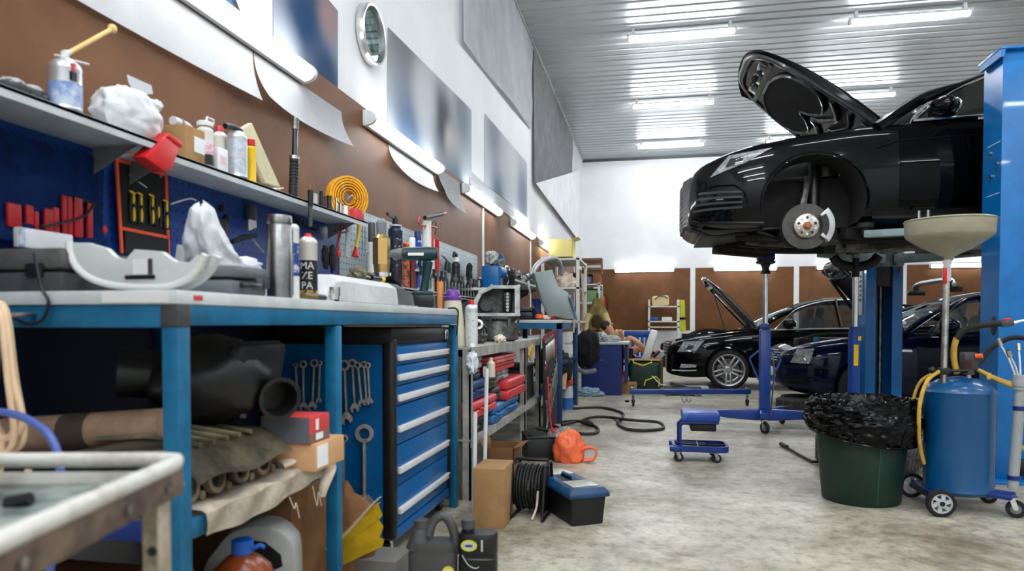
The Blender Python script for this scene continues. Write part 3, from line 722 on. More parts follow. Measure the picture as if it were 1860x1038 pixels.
# bonnet and its struts, engine, brake, underside
A.bonnet((1.52, 0.95), 1.2, 39, 0.74, 0.60, 0.13)
for sg in (-1, 1): part('bonnet_hinge', MB().tube([(1.40, sg * 0.70, 0.88), (1.46, sg * 0.70, 0.94), (1.44, sg * 0.68, 0.99)], 0.012), BLACK, A.t)
mech(A, 'engine', [('b', (0.8, 0, 0.68), (0.6, 0.8, 0.2)), ('b', (0.7, 0.1, 0.8), (0.5, 0.5, 0.06)), ('c', (1.1, -0.5, 0.62), (1.1, -0.5, 0.88), 0.09), ('b', (0.35, -0.4, 0.7), (0.3, 0.25, 0.16))], BLACK)
hb = Vector((0.885, -0.80, 0.19))
t = part('brake_disc', MB().lathe([(0.09, -0.014), (0.178, -0.014), (0.178, 0.014), (0.098, 0.014)], hb, 48, (0, -1, 0), True), M('brake_iron', (70, 68, 66), 0.4, 0.8, var=0.15, sc=20), A.t, 'dark iron brake disc')
part('hub_flange', MB().lathe([(0.0, 0.0), (0.094, 0.0), (0.098, 0.02), (0.094, 0.045), (0.085, 0.05), (0.0, 0.05)], hb, 36, (0, -1, 0)), M('hub_metal', (176, 168, 160), 0.3, 0.9, var=0.25, sc=26), t)
part('hub_nut', MB().lathe([(0.0, 0.05), (0.034, 0.05), (0.034, 0.062), (0.02, 0.066), (0.02, 0.08), (0.0, 0.08)], hb, 6, (0, -1, 0)), M('rusty_steel', (150, 92, 64), 0.6, 0.5, var=0.3), t)
for i in range(5):
    a = 2 * PI * i / 5 + 0.3; p = hb + Vector((math.cos(a) * 0.064, -0.05, math.sin(a) * 0.064))
    part('bolt_hole', MB().cyl(p, p + Vector((0, -0.004, 0)), 0.011, n=10), BLACK, t)
    a += PI / 5; p = hb + Vector((math.cos(a) * 0.066, -0.0505, math.sin(a) * 0.066))
    part('stud', MB().cyl(p, p + Vector((0, -0.012, 0)), 0.008, n=8), CHROME, t)
ck = MB(); oc = [(math.cos(R(a)) * r_, math.sin(R(a)) * r_) for r_, rng in ((0.205, range(-38, 45, 8)), (0.125, range(42, -40, -8))) for a in rng]
ck.prism(oc, -0.055, 0.03, 'y', 0.006, Matrix.Translation(hb)); 
part('brake_caliper', ck, M('caliper_alloy', (190, 192, 194), 0.4, 0.5, var=0.15), A.t)
part('caliper_bracket', MB().prism([(math.cos(R(a)) * r_, math.sin(R(a)) * r_) for r_, rng in ((0.16, range(-30, 35, 8)), (0.11, range(34, -30, -8))) for a in rng], -0.065, -0.056, 'y', 0, Matrix.Translation(hb)), BLACK, A.t)
part('steering_knuckle', MB().tube([(0.885, -0.74, 0.14), (0.87, -0.72, 0.30), (0.90, -0.68, 0.46), (0.94, -0.62, 0.60)], [0.05, 0.034, 0.026, 0.03], 8, k=5), STEEL_D, A.t)
part('control_arm', MB().tube([(0.94, -0.62, 0.60), (0.86, -0.5, 0.62), (0.78, -0.4, 0.63)], 0.022, 7, k=4).tube([(0.94, -0.62, 0.60), (1.02, -0.5, 0.62), (1.12, -0.42, 0.63)], 0.022, 7, k=4), ALU_D, A.t)
part('strut', MB().cyl((0.98, -0.6, 0.2), (1.0, -0.52, 0.72), 0.05, n=12), BLACK, A.t)
part('splash_shield', MB().cyl(hb + Vector((0, 0.02, 0)), hb + Vector((0, 0.03, 0)), 0.185, n=32), DARK_IN, A.t)
ub = []
rs = random.Random(4)
for i in range(46):
    x = rs.uniform(0.35, 4.3); y = rs.uniform(-0.72, 0.7); ub.append(('b', (x, y, 0.17 + rs.uniform(-0.05, 0.03)), (rs.uniform(0.1, 0.5), rs.uniform(0.08, 0.35), rs.uniform(0.05, 0.14)), (rs.uniform(-8, 8), rs.uniform(-8, 8), rs.uniform(-30, 30))))
for y in (-0.45, 0.35): ub.append(('t', [(0.4, y, 0.17), (0.8, y - 0.1, 0.12), (1.3, y, 0.12), (2.2, y + 0.1, 0.14), (4.4, y, 0.18)], 0.04))
mech(A, 'subframe', ub, DARK_IN)
mech(A, 'undertray', [('b', (0.42, 0, 0.2), (0.62, 1.3, 0.02)), ('b', (0.62, -0.45, 0.16), (0.2, 0.3, 0.03), (0, 20, 10)), ('t', [(0.02, -0.5, 0.23), (0.2, -0.55, 0.16), (0.45, -0.5, 0.18), (0.6, -0.52, 0.13)], 0.012)], BLACK)
mech(A, 'lower_arm', [('t', [(0.88, -0.78, 0.05), (0.75, -0.55, 0.08), (0.5, -0.35, 0.13)], 0.026), ('t', [(0.88, -0.78, 0.05), (1.1, -0.55, 0.09), (1.4, -0.35, 0.13)], 0.026), ('t', [(0.86, -0.74, 0.16), (0.7, -0.5, 0.16), (0.65, -0.2, 0.17)], 0.016)], ALU_D)
mech(A, 'exhaust', [('t', [(0.9, 0.1, 0.14), (1.5, 0.0, 0.1), (2.6, 0.05, 0.12), (4.6, 0.3, 0.18)], 0.05), ('b', (2.4, 0.05, 0.11), (0.8, 0.3, 0.12))], STEEL_D)
wheel_on(A, 3.83, 0.82, 0.24); wheel_on(A, 3.83, -0.82, 0.24)

# ---------------------------------------------------------------- the black saloon standing behind
p = atY(1212, 640, 11.55)
VX, VY = p.x, 11.55 + 0.91
B = Car('car', 'black saloon car parked with open bonnet and silver double spoke wheels, farthest car', (VX, VY, 0), dict(L=4.77,
    w=[(0, 0.62), (0.05, 0.71), (0.13, 0.78), (0.3, 0.85), (0.6, 0.89), (0.95, 0.905), (2.4, 0.91), (3.8, 0.90), (4.4, 0.84), (4.65, 0.76), (4.77, 0.64)],
    zb=[(0, 0.26), (0.1, 0.22), (0.4, 0.19), (0.7, 0.2), (1.4, 0.2), (3.6, 0.21), (4.2, 0.26), (4.77, 0.36)],
    zt=[(0, 0.62), (0.04, 0.70), (0.12, 0.745), (0.3, 0.80), (0.6, 0.86), (0.95, 0.905), (1.3, 0.945), (1.7, 0.96), (2.6, 0.985), (3.9, 1.02), (4.5, 1.03), (4.7, 0.99), (4.77, 0.9)],
    belt=[(0, 0.9), (1.5, 0.955), (2.6, 0.985), (4.0, 1.02)]), PAINT_K)
B.body([(0.95, 0.33, 0.365), (3.66, 0.33, 0.365)], (0.14, 1.25, 0.62, 0.6), (1.5, 3.7, 0.72))
B.cabin((1.34, 0.965), [(1.95, 1.30), (2.2, 1.40), (2.6, 1.465), (3.0, 1.465), (3.5, 1.39), (3.75, 1.32)], (2.0, 3.6, 4.25, 1.06), 0.85, 0.58, [(2.62, 0.98, 2.58, 1.42, 0.1), (3.42, 1.0, 3.35, 1.37, 0.06)])
for far in (False, True):
    B.pane('side_window', [(1.68, 0.975), (2.57, 0.99), (2.53, 1.41), (2.28, 1.37), (2.02, 1.28), (1.84, 1.15)], WGLASS, 0.004, far)
    B.pane('side_window', [(2.67, 0.995), (3.40, 1.01), (3.33, 1.36), (3.0, 1.405), (2.63, 1.42)], WGLASS, 0.004, far)
B.trim('window_trim', [(1.64, 0.965), (1.84, 1.16), (2.02, 1.295), (2.3, 1.385), (2.6, 1.425), (3.1, 1.415), (3.5, 1.33), (3.75, 1.12)], 0.011, CHROME)
B.trim('window_trim', [(1.50, 0.96), (2.4, 0.98), (3.1, 0.995), (3.76, 1.02)], 0.013, CHROME)
B.mirror(1.86, 1.04, PAINT_K); B.seats((2.0, 2.9))
B.patch('front_door', [(1.55, 0.29), (2.6, 0.29), (2.62, 0.955), (1.52, 0.935)], PAINT_K, 0.005, 14)
B.patch('rear_door', [(2.62, 0.29), (3.25, 0.29), (3.6, 0.975), (2.64, 0.955)], PAINT_K, 0.005, 12)
for x, z in ((2.42, 0.83), (3.35, 0.86)): B.line('door_handle', [(x, z), (x + 0.06, z + 0.012), (x + 0.2, z + 0.012)], 0.013, PAINT_K, 0.02)
B.line('side_strip', [(1.5, 0.27), (3.25, 0.28)], 0.011, CHROME, 0.012); B.line('shoulder_line', [(1.3, 0.83), (2.0, 0.87), (3.4, 0.89)], 0.007, PAINT_K, 0.003)
B.patch('headlight', [(0.16, 0.60), (0.44, 0.62), (0.58, 0.79), (0.26, 0.765)], LAMPIN, 0.004, 10)
B.patch('headlight_lens', [(0.15, 0.595), (0.45, 0.615), (0.60, 0.795), (0.25, 0.77)], LENS, 0.014, 10)
B.patch('lamp_bezel', [(0.30, 0.64), (0.40, 0.65), (0.43, 0.71), (0.33, 0.71)], BLACK, 0.01, 5)
B.line('bumper_trim', [(0.08, 0.30), (0.25, 0.30), (0.46, 0.31)], 0.012, CHROME, 0.004); B.patch('fog_lamp', [(0.2, 0.34), (0.45, 0.36), (0.46, 0.40), (0.22, 0.41)], LAMPIN, 0.005, 6)
B.line('arch_lip', [(0.95 + 0.372 * math.cos(a), 0.33 + 0.372 * math.sin(a)) for a in [PI * i / 20 for i in range(-1, 22)]], 0.01, PAINT_K, 0.0)
gb = part('grille', MB().prism([(0.05, -0.55), (-0.02, -0.3), (-0.03, 0), (-0.02, 0.3), (0.05, 0.55)], 0.52, 0.73, 'z'), BLACK, B.t); g2 = MB()
for i in range(4): g2.tube([(0.05, -0.56, 0.55 + 0.05 * i), (-0.03, -0.3, 0.55 + 0.05 * i), (-0.04, 0.3, 0.55 + 0.05 * i), (0.05, 0.56, 0.55 + 0.05 * i)], 0.008, 6, k=4)
part('grille_slats', g2, CHROME, gb)
B.bonnet((1.44, 0.97), 1.12, 47, 0.70, 0.56, 0.10, False)
part('prop_rod', MB().cyl((0.95, -0.55, 0.86), (0.74, -0.5, 1.58), 0.009, n=8), BLACK, B.t)
mech(B, 'engine', [('b', (0.75, 0, 0.78), (0.7, 0.9, 0.2)), ('b', (0.4, -0.35, 0.82), (0.3, 0.3, 0.14)), ('b', (1.1, -0.35, 0.84), (0.25, 0.35, 0.18)), ('c', (0.6, -0.5, 0.8), (0.6, -0.5, 0.93), 0.06), ('t', [(0.3, -0.5, 0.84), (0.6, -0.3, 0.95), (1.0, -0.45, 0.92)], 0.03)], DARK_IN)
for x in (0.95, 3.66):
    for y in (-0.78, 0.78): wheel_on(B, x, y, 0.325, 0.325, 0.22, 5, True, -1 if y < 0 else 1, 0.245)

# ---------------------------------------------------------------- the navy car
p = atY(1426, 660, 8.62)
NX, NY = p.x, 8.62 + 0.87
C = Car('car', 'navy blue estate car with open bonnet and silver roof bars behind far lift column', (NX, NY, 0), dict(L=4.4,
    w=[(0, 0.56), (0.05, 0.65), (0.13, 0.73), (0.3, 0.80), (0.6, 0.84), (0.95, 0.86), (2.4, 0.868), (3.6, 0.86), (4.1, 0.80), (4.3, 0.74), (4.4, 0.66)],
    zb=[(0, 0.33), (0.1, 0.27), (0.4, 0.22), (0.7, 0.22), (1.4, 0.215), (3.4, 0.22), (3.9, 0.28), (4.4, 0.38)],
    zt=[(0, 0.64), (0.05, 0.72), (0.13, 0.765), (0.3, 0.82), (0.6, 0.87), (0.95, 0.915), (1.25, 0.945), (1.6, 0.955), (2.6, 0.97), (3.7, 1.0), (4.3, 1.0), (4.4, 0.92)],
    belt=[(0, 0.9), (1.5, 0.95), (2.6, 0.965), (4.4, 1.0)]), PAINT_N)
C.body([(0.90, 0.33, 0.36), (3.42, 0.33, 0.36)], (0.14, 1.18, 0.62, 0.58), (1.4, 4.2, 0.70))
C.cabin((1.27, 0.96), [(1.85, 1.30), (2.1, 1.38), (2.5, 1.44), (3.0, 1.45), (3.6, 1.41), (4.05, 1.34)], (1.9, 4.05, 4.34, 1.0), 0.82, 0.56, [(2.36, 0.97, 2.14, 1.37, 0.08), (3.2, 0.98, 3.1, 1.41, 0.1)], glass('car_window_glass_clear', (246, 246, 244), 0.1))
cg = _M['car_window_glass_clear']
for far in (False, True):
    C.pane('side_window', [(1.56, 0.96), (2.30, 0.97), (2.10, 1.35), (1.95, 1.29), (1.75, 1.14)], cg, 0.004, far)
    C.pane('side_window', [(2.42, 0.975), (3.15, 0.985), (3.06, 1.39), (2.6, 1.41), (2.2, 1.38)], cg, 0.004, far)
C.trim('window_trim', [(1.52, 0.95), (1.75, 1.155), (1.95, 1.305), (2.12, 1.37), (2.6, 1.42), (3.3, 1.42)], 0.010, M('satin_black_trim', (30, 32, 36), 0.3, coat=0.5))
C.trim('screen_trim', [(1.34, 0.96), (1.62, 1.14), (1.88, 1.30), (2.1, 1.385), (2.5, 1.435)], 0.008, CHROME, 0.02)
C.trim('pillar_trim', [(2.36, 0.98), (2.16, 1.36)], 0.008, CHROME, 0.012, k=0)
C.mirror(1.75, 1.02, PAINT_N); C.seats((1.9,))
C.patch('front_door', [(1.42, 0.29), (2.42, 0.29), (2.44, 0.93), (1.40, 0.92)], PAINT_N, 0.005, 14)
C.patch('rear_door', [(2.44, 0.29), (3.0, 0.29), (3.3, 0.95), (2.46, 0.93)], PAINT_N, 0.005, 10)
C.patch('headlight', [(0.09, 0.60), (0.27, 0.59), (0.34, 0.77), (0.16, 0.755)], LAMPIN, 0.004, 10)
C.patch('headlight_lens', [(0.085, 0.595), (0.28, 0.585), (0.35, 0.775), (0.155, 0.76)], LENS, 0.014, 10)
C.patch('bumper_strip', [(0.02, 0.535), (0.55, 0.535), (0.55, 0.565), (0.025, 0.565)], M('satin_black_trim'), 0.012, 12)
for i in range(3): C.patch('bumper_slot', [(0.05, 0.36 + 0.04 * i), (0.28, 0.35 + 0.04 * i), (0.28, 0.37 + 0.04 * i), (0.05, 0.38 + 0.04 * i)], BLACK, 0.004, 6)
C.patch('side_repeater', [(1.25, 0.74), (1.36, 0.74), (1.35, 0.765), (1.26, 0.765)], CHROME, 0.006, 4)
part('number_plate', MB().box((-0.02, -0.05, 0.46), (0.02, 0.5, 0.11), None, 0.003), WHITE, C.t)
gc = part('grille', MB().prism([(0.06, -0.45), (-0.015, -0.25), (-0.02, 0), (-0.015, 0.25), (0.06, 0.45)], 0.6, 0.73, 'z'), BLACK, C.t); g2 = MB()
for i in range(4): g2.tube([(0.06, -0.46, 0.61 + 0.032 * i), (-0.02, -0.25, 0.61 + 0.032 * i), (-0.028, 0.25, 0.61 + 0.032 * i), (0.06, 0.46, 0.61 + 0.032 * i)], 0.006, 6, k=4)
part('grille_slats', g2, CHROME, gc)
C.bonnet((1.36, 0.955), 1.02, 52, 0.66, 0.52, 0.10, False)
mech(C, 'engine', [('b', (0.7, 0, 0.78), (0.6, 0.8, 0.2)), ('b', (0.35, -0.3, 0.83), (0.25, 0.3, 0.1)), ('b', (1.02, -0.3, 0.85), (0.2, 0.35, 0.14)), ('t', [(0.25, -0.45, 0.86), (0.5, -0.3, 0.92), (0.9, -0.4, 0.93)], 0.025)], DARK_IN)
part('filler_cap', MB().cyl((0.42, -0.5, 0.84), (0.42, -0.5, 0.90), 0.035, n=14), M('teal_cap', (40, 120, 140), 0.4), C.t)
for x in (0.90, 3.42):
    for y in (-0.74, 0.74): wheel_on(C, x, y, 0.315, 0.315, 0.2, 7, False, -1 if y < 0 else 1, 0.2)
for x, nm in ((1.86, 0), (2.75, 1)):
    bar = part('roof_bar', MB().tube([(x, -0.64, 1.50), (x, -0.5, 1.565), (x, 0, 1.575), (x, 0.5, 1.565), (x, 0.64, 1.50)], 0.028, 8, k=4), M('roof_bar_alloy', (200, 202, 204), 0.35, 0.7), C.t)
    for y in (-0.56, 0.56):
        part('bar_foot', MB().box((x, y, 1.455), (0.2, 0.09, 0.06), None, 0.015).box((x, y * 1.05, 1.505), (0.07, 0.07, 0.1), None, 0.015), BLACK, bar)
# ================================================================ lift, jacks and floor equipment in the bays
def ground(u, v, z=0.0): return atZ(u, v, z)
# ---- two post lift: one column either side of the raised car
def column(label, x, y, sgn, h=2.86):
    t = thing('lift_column', label, 'car lift', (x, y, 0))
    W, D = 0.36, 0.27
    def sy(v): return v * sgn
    o = [(0, 0), (W, 0), (W, D), (W - 0.10, D), (W - 0.10, D - 0.02), (W - 0.02, D - 0.02), (W - 0.02, 0.02), (0.02, 0.02), (0.02, D - 0.02), (0.10, D - 0.02), (0.10, D), (0, D)]
    part('post', MB().prism([(p[0], sy(p[1])) for p in o], 0.02, h, 'z', 0.004), BLUE_L, t)
    part('top_plate', MB().bx(-0.03, W + 0.03, min(sy(-0.04), sy(D + 0.03)), max(sy(-0.04), sy(D + 0.03)), h, h + 0.018, 0.003).prism([(-0.03, h - 0.05), (-0.012, h - 0.05), (-0.002, h - 0.002), (-0.03, h - 0.002)], sy(-0.04), sy(D), 'y'), BLUE_L, t)
    part('base_plate', MB().bx(-0.12, W + 0.12, min(sy(-0.1), sy(D + 0.16)), max(sy(-0.1), sy(D + 0.16)), 0.0, 0.02, 0.003), BLUE_L, t)
    part('lifting_screw', MB().cyl((W / 2, sy(D / 2), 0.03), (W / 2, sy(D / 2), h - 0.02), 0.024, n=14), STEEL_D, t)
    part('lift_carriage', MB().bx(0.025, W - 0.025, min(sy(0.05), sy(D - 0.03)), max(sy(0.05), sy(D - 0.03)), 1.45, 2.25, 0.006), BLACK, t)
    part('carriage_bracket', MB().bx(0.03, W - 0.03, min(sy(D), sy(D + 0.13)), max(sy(D), sy(D + 0.13)), 1.66, 1.80, 0.008), GREYB, t)
    for i in range(6): 
        part('anchor_bolt', MB().cyl((-0.08 + (W + 0.16) * (i % 2), sy(-0.06 + 0.17 * (i // 2)), 0.02), (-0.08 + (W + 0.16) * (i % 2), sy(-0.06 + 0.17 * (i // 2)), 0.05), 0.014, n=6), STEEL_D, t)
    return t, W, D
GREYB = M('lift_arm_grey', (128, 146, 150), 0.5, var=0.15, sc=8)
t, W, D = column('blue lift column nearest to camera, cut by the right edge', 2.262, 5.24, 1)
part('bolt_row', MB().bx(-0.002, 0.0, 0.02, 0.2, 2.27, 2.275).bx(-0.002, 0.0, 0.02, 0.2, 1.93, 1.935), WHITE, t)
for (yy, zz) in ((0.15, 2.22), (0.05, 2.13), (0.13, 2.06)):
    part('bolt', MB().cyl((-0.012, yy, zz), (0, yy, zz), 0.012, n=8).cyl((-0.004, yy + 0.02, zz - 0.03), (0, yy + 0.02, zz - 0.03), 0.008, n=8), STEEL, t)
part('rubber_grommet', MB().ball((-0.001, 0.07, 1.045), 0.055, (0.12, 0.8, 1.2), 10), M('grommet_black', (22, 26, 30), 0.5), t)
part('cable_cover', MB().bx(0.12, 0.26, -0.03, 0.0, 0.05, 0.16, 0.03), BLACK, t)
t, W, D = column('blue lift column with open dark channel, behind the green bin', 2.225, 8.36, -1)
part('rating_plate', MB().bx(-0.012, 0.0, -0.16, -0.03, 1.15, 1.72, 0.003), M('plate_cream', (196, 200, 196), 0.5), t)
plate_l = MB()
for i in range(6): plate_l.bx(-0.014, -0.012, -0.14, -0.05 - 0.02 * (i % 3), 1.3 + 0.05 * i, 1.33 + 0.05 * i)
part('plate_print', plate_l, GREY_D, t)
part('release_cable', MB().tube([(0.31, -0.27, 1.75), (0.33, -0.28, 1.66), (0.32, -0.275, 1.58)], 0.008, 6, k=4), RED, t)
def arm(label, p0, p1, p2, near=True):
    """swing arm: hinge p0, elbow p1, pad p2"""
    t = thing('lift_arm', label, 'lift arm', p0)
    q = Vector(p0)
    a, b, c = Vector((0, 0, 0)), Vector(p1) - q, Vector(p2) - q
    part('main_beam', MB().bar(a, b, 0.13, 0.09, (0, 0, 1), 0.008), GREYB, t)
    part('extension', MB().bar(b - (b - a) * 0.15, c, 0.085, 0.055, (0, 0, 1), 0.006), GREYB, t)
    part('hinge_pin', MB().cyl((0, 0, -0.07), (0, 0, 0.22), 0.022, n=12).cyl((0, 0, 0.22), (0, 0, 0.26), 0.035, n=12), STEEL_D, t)
    part('pad', MB().cyl(c + Vector((0, 0, 0.0)), c + Vector((0, 0, 0.05)), 0.028, n=12).cyl(c + Vector((0, 0, 0.05)), c + Vector((0, 0, 0.085)), 0.06, n=20), BLACK_R, t)
    d = (c - b).normalized()
    for k in (0.03, 0.09):
        s_ = b + d * k; part('stop_pin', MB().cyl(s_ + Vector((0, 0, 0.02)), s_ + Vector((0, 0, 0.15)), 0.012, n=8), STEEL, t)
    return t
t = arm('grey swing arm reaching left from near lift column to the car sill', (2.36, 5.64, 1.73), (1.98, 5.60, 1.73), (1.60, 5.86, 1.745))
part('locking_screw', MB().cyl((0.1, -0.16, 0.03), (0.1, -0.16, 0.3), 0.012, n=10).cyl((0.1, -0.16, 0.3), (0.1, -0.16, 0.33), 0.03, n=12).box((0.1, -0.16, 0.17), (0.075, 0.075, 0.17), None, 0.006), GREYB, t)
part('web_plate', MB().prism([(-0.42, -0.02), (-0.2, 0.10), (0.12, 0.10), (0.12, -0.02)], -0.08, -0.062, 'y'), GREYB, t)
arm('dark grey swing arm reaching right from near lift column under the sill', (2.52, 5.64, 1.73), (2.95, 5.66, 1.73), (3.35, 5.88, 1.745))
arm('far side swing arm reaching left from the open lift column', (2.32, 7.94, 1.73), (1.95, 7.7, 1.73), (1.62, 7.44, 1.745))
arm('far side swing arm reaching right from the open lift column', (2.46, 7.94, 1.73), (2.9, 7.7, 1.73), (3.3, 7.44, 1.745))

# ---- castor used by jacks, creeper and drainer
def castor(parent, p, r=0.05, rz=0.0, m=BLACK_R, name='castor'):
    m4 = Matrix.Translation(p) @ Matrix.Rotation(R(rz), 4, 'Z')
    mb = MB().lathe([(r * 0.55, -0.014), (r * 0.95, -0.014), (r, -0.008), (r, 0.008), (r * 0.95, 0.014), (r * 0.55, 0.014)], (0.02, 0, r), 24, (0, 1, 0), True); mb.xf(m4)
    c = part(name, mb, m, parent)
    mb = MB().bar((0.02, -0.022, r), (0, -0.022, r * 2.25), 0.025, 0.004, (0, 1, 0)).bar((0.02, 0.022, r), (0, 0.022, r * 2.25), 0.025, 0.004, (0, 1, 0)).cyl((0.02, -0.026, r), (0.02, 0.026, r), 0.006, n=8).bx(-0.03, 0.03, -0.026, 0.026, r * 2.22, r * 2.32); mb.xf(m4)
    part('fork', mb, CHROME, c)
    mb = MB().cyl((0.02, -0.012, r), (0.02, 0.012, r), r * 0.55, n=18); mb.xf(m4); part('hub', mb, GREY_M, c)
    return c
# ---- transmission jack on the left
P = ground(1388, 782)
t = thing('transmission_jack', 'tall blue transmission jack on castors holding up front of lifted car', 'jack', (P.x, P.y, 0))
part('pillar', MB().bx(-0.05, 0.05, -0.05, 0.05, 0.10, 1.0, 0.008), BLUE_J, t)
part('upper_sleeve', MB().bx(-0.04, 0.04, -0.04, 0.04, 1.0, 1.06, 0.012), BLUE_J, t)
part('ram', MB().cyl((0, 0, 1.05), (0, 0, 1.60), 0.026, n=18), CHROME, t)
hd = part('saddle', MB().lathe([(0.0, 1.55), (0.05, 1.55), (0.035, 1.6), (0.045, 1.64), (0.09, 1.655), (0.095, 1.67), (0.0, 1.67)], (0, 0, 0), 20), BLACK, t)
part('head_block', MB().box((0, 0, 1.715), (0.16, 0.12, 0.07), None, 0.01), BLUE_N, hd)
for k in range(4): part('head_post', MB().cyl((-0.06 + 0.12 * (k % 2), -0.05 + 0.1 * (k // 2), 1.66), (-0.06 + 0.12 * (k % 2), -0.05 + 0.1 * (k // 2), 1.70), 0.012, n=8), BLACK, hd)
for s in (-1, 1):
    part('wire_handle', MB().tube([(s * 0.05, -0.02, 0.80), (s * 0.14, -0.02, 0.72), (s * 0.145, -0.02, 0.70), (s * 0.06, -0.02, 0.50)], 0.009, 7), M('handle_blue', (36, 84, 150), 0.4), t)
part('pressure_hose', MB().tube([(0.06, -0.03, 0.78), (0.085, -0.03, 0.6), (0.07, -0.03, 0.35), (0.055, -0.03, 0.15)], 0.008, 7, k=5), CHROME, t)
for ang, ln in ((178, 0.50), (4, 0.50), (62, 0.55), (-100, 0.22)):
    d = Vector((math.cos(R(ang)), math.sin(R(ang)), 0)); n_ = Vector((-d.y, d.x, 0))
    mb = MB(); a0, a1 = 0.075, 0.20
    mm = Matrix((d, n_, Vector((0, 0, 1)))).transposed().to_4x4()
    mb.prism([(0.03, 0.10), (0.10, 0.10), (ln * 0.7, 0.115), (ln, 0.14), (ln, 0.19), (0.10, 0.21), (0.03, 0.21)], -0.035, 0.035, 'y', 0.004, mm)
    part('leg', mb, BLUE_J, t)
    castor(t, d * ln + Vector((0, 0, 0)), 0.058, ang + 40)
# ---- second jack, behind the bin
P = atY(1553, 560, 7.2)
t = thing('transmission_jack', 'tall blue jack with crescent saddle, standing left of the open lift column', 'jack', (P.x, P.y, 0))
part('pillar', MB().cyl((0, 0, 0.08), (0, 0, 0.98), 0.055, n=20).cyl((0, 0, 0.98), (0, 0, 1.03), 0.05, n=20), BLUE_J, t)
part('ram', MB().cyl((0, 0, 1.02), (0, 0, 1.56), 0.026, n=18), CHROME, t)
part('warning_label', MB().bx(-0.02, 0.02, -0.0575, -0.054, 0.66, 0.86).bx(0.015, 0.045, -0.052, -0.046, 0.9, 0.94), YEL, t)
part('saddle_stem', MB().cyl((0, 0, 1.50), (0, 0, 1.68), 0.036, n=14), BLACK, t)
part('saddle', MB().tube([(-0.2, 0, 1.70), (-0.15, 0, 1.635), (-0.05, 0, 1.60), (0.05, 0, 1.60), (0.15, 0, 1.635), (0.2, 0, 1.70)], 0.028, 8, k=4, flat=1.6), BLACK, t)
for ang in (45, 135, 225, 315):
    d = Vector((math.cos(R(ang)), math.sin(R(ang)), 0))
    part('leg', MB().bar(d * 0.04 + Vector((0, 0, 0.14)), d * 0.3 + Vector((0, 0, 0.13)), 0.05, 0.06, (0, 0, 1), 0.006), BLUE_J, t)
    castor(t, d * 0.3, 0.045, ang)

# ---- waste oil drainer
P = Vector((1.725, 4.45, 0))
t = thing('oil_drainer', 'blue wheeled waste oil tank with yellow hoses and tall funnel pole', 'oil drainer', P)
TK = M('tank_blue', (0, 74, 124), 0.35, var=0.1, sc=3, coat=0.3)
part('tank', MB().lathe([(0.0, 0.095), (0.15, 0.095), (0.172, 0.105), (0.18, 0.12), (0.176, 0.135), (0.178, 0.66), (0.184, 0.672), (0.179, 0.685), (0.15, 0.715), (0.09, 0.745), (0.0, 0.76)], (0, 0, 0), 56), TK, t)
for sx in (-1, 1): part('skid_foot', MB().box((0.15, sx * 0.12, 0.115), (0.16, 0.12, 0.03), (0, 0, sx * 35), 0.01), BLUE_N, t)
part('base_skid', MB().box((-0.15, 0, 0.10), (0.08, 0.36, 0.03), None, 0.008), BLUE_N, t)
part('axle', MB().cyl((-0.17, -0.25, 0.075), (-0.17, 0.25, 0.075), 0.014, n=10), BLACK, t)
for s in (-1, 1):
    c = Vector((-0.17, s * 0.225, 0.075)); d = (0, s, 0)
    wh = part('wheel', MB().lathe([(0.055, -0.022), (0.07, -0.022), (0.075, -0.012), (0.075, 0.012), (0.07, 0.022), (0.055, 0.022)], c, 36, d, True), BLACK_R, t)
    wb = MB().lathe([(0.046, -0.012), (0.056, -0.012), (0.056, 0.016), (0.046, 0.016)], c, 30, d, True).cyl(c - Vector(d) * 0.01, c + Vector(d) * 0.022, 0.02, n=14)
    for i in range(6):
        a = i * PI / 3; wb.bar(c + Vector((math.cos(a) * 0.014, s * 0.008, math.sin(a) * 0.014)), c + Vector((math.cos(a + 0.35) * 0.049, s * 0.008, math.sin(a + 0.35) * 0.049)), 0.02, 0.014, (0, 1, 0))
    part('hubcap', wb, GREY_L, wh); part('hub_centre', MB().cyl(c + Vector(d) * 0.022, c + Vector(d) * 0.026, 0.013, n=12), BLACK, wh)
for s in (-1, 1): castor(t, Vector((0.205, s * 0.16, 0)), 0.048, -20)
part('pole', MB().cyl((-0.105, -0.06, 0.70), (-0.085, -0.03, 1.40), 0.017, n=14), STEEL, t)
part('pole_clamp', MB().box((-0.103, -0.06, 0.79), (0.05, 0.05, 0.04), None, 0.006).cyl((-0.13, -0.06, 0.79), (0.02, -0.06, 0.795), 0.008, n=8).ball((-0.165, -0.06, 0.795), 0.02, n=8), BLACK, t)
part('transparent_sleeve', MB().cyl((-0.087, -0.033, 1.30), (-0.084, -0.027, 1.42), 0.022, n=14), M('sleeve_plastic', (206, 206, 210), 0.3, alpha=0.8), t)
part('red_clip', MB().box((-0.102, -0.05, 1.33), (0.018, 0.02, 0.09), None, 0.004), RED, t)
part('funnel', MB().lathe([(0.02, 1.42), (0.03, 1.44), (0.13, 1.49), (0.19, 1.53), (0.215, 1.55), (0.223, 1.565), (0.226, 1.635), (0.232, 1.642), (0.226, 1.648), (0.22, 1.64), (0.217, 1.57), (0.03, 1.455), (0.012, 1.43)], (-0.075, -0.025, 0), 56, (0, 0, 1), True), M('funnel_plastic', (150, 146, 126), 0.38, var=0.12, sc=4), t)
g = part('pump_gauge', MB().box((0.035, -0.03, 0.845), (0.08, 0.06, 0.105), (0, 0, 8), 0.012).cyl((0.035, -0.03, 0.77), (0.035, -0.03, 0.80), 0.03, n=14), GREY_D, t)
part('gauge_window', MB().box((0.02, -0.062, 0.83), (0.032, 0.004, 0.05), (0, 0, 8)), M('gauge_red_black', (60, 16, 16), 0.3), g)
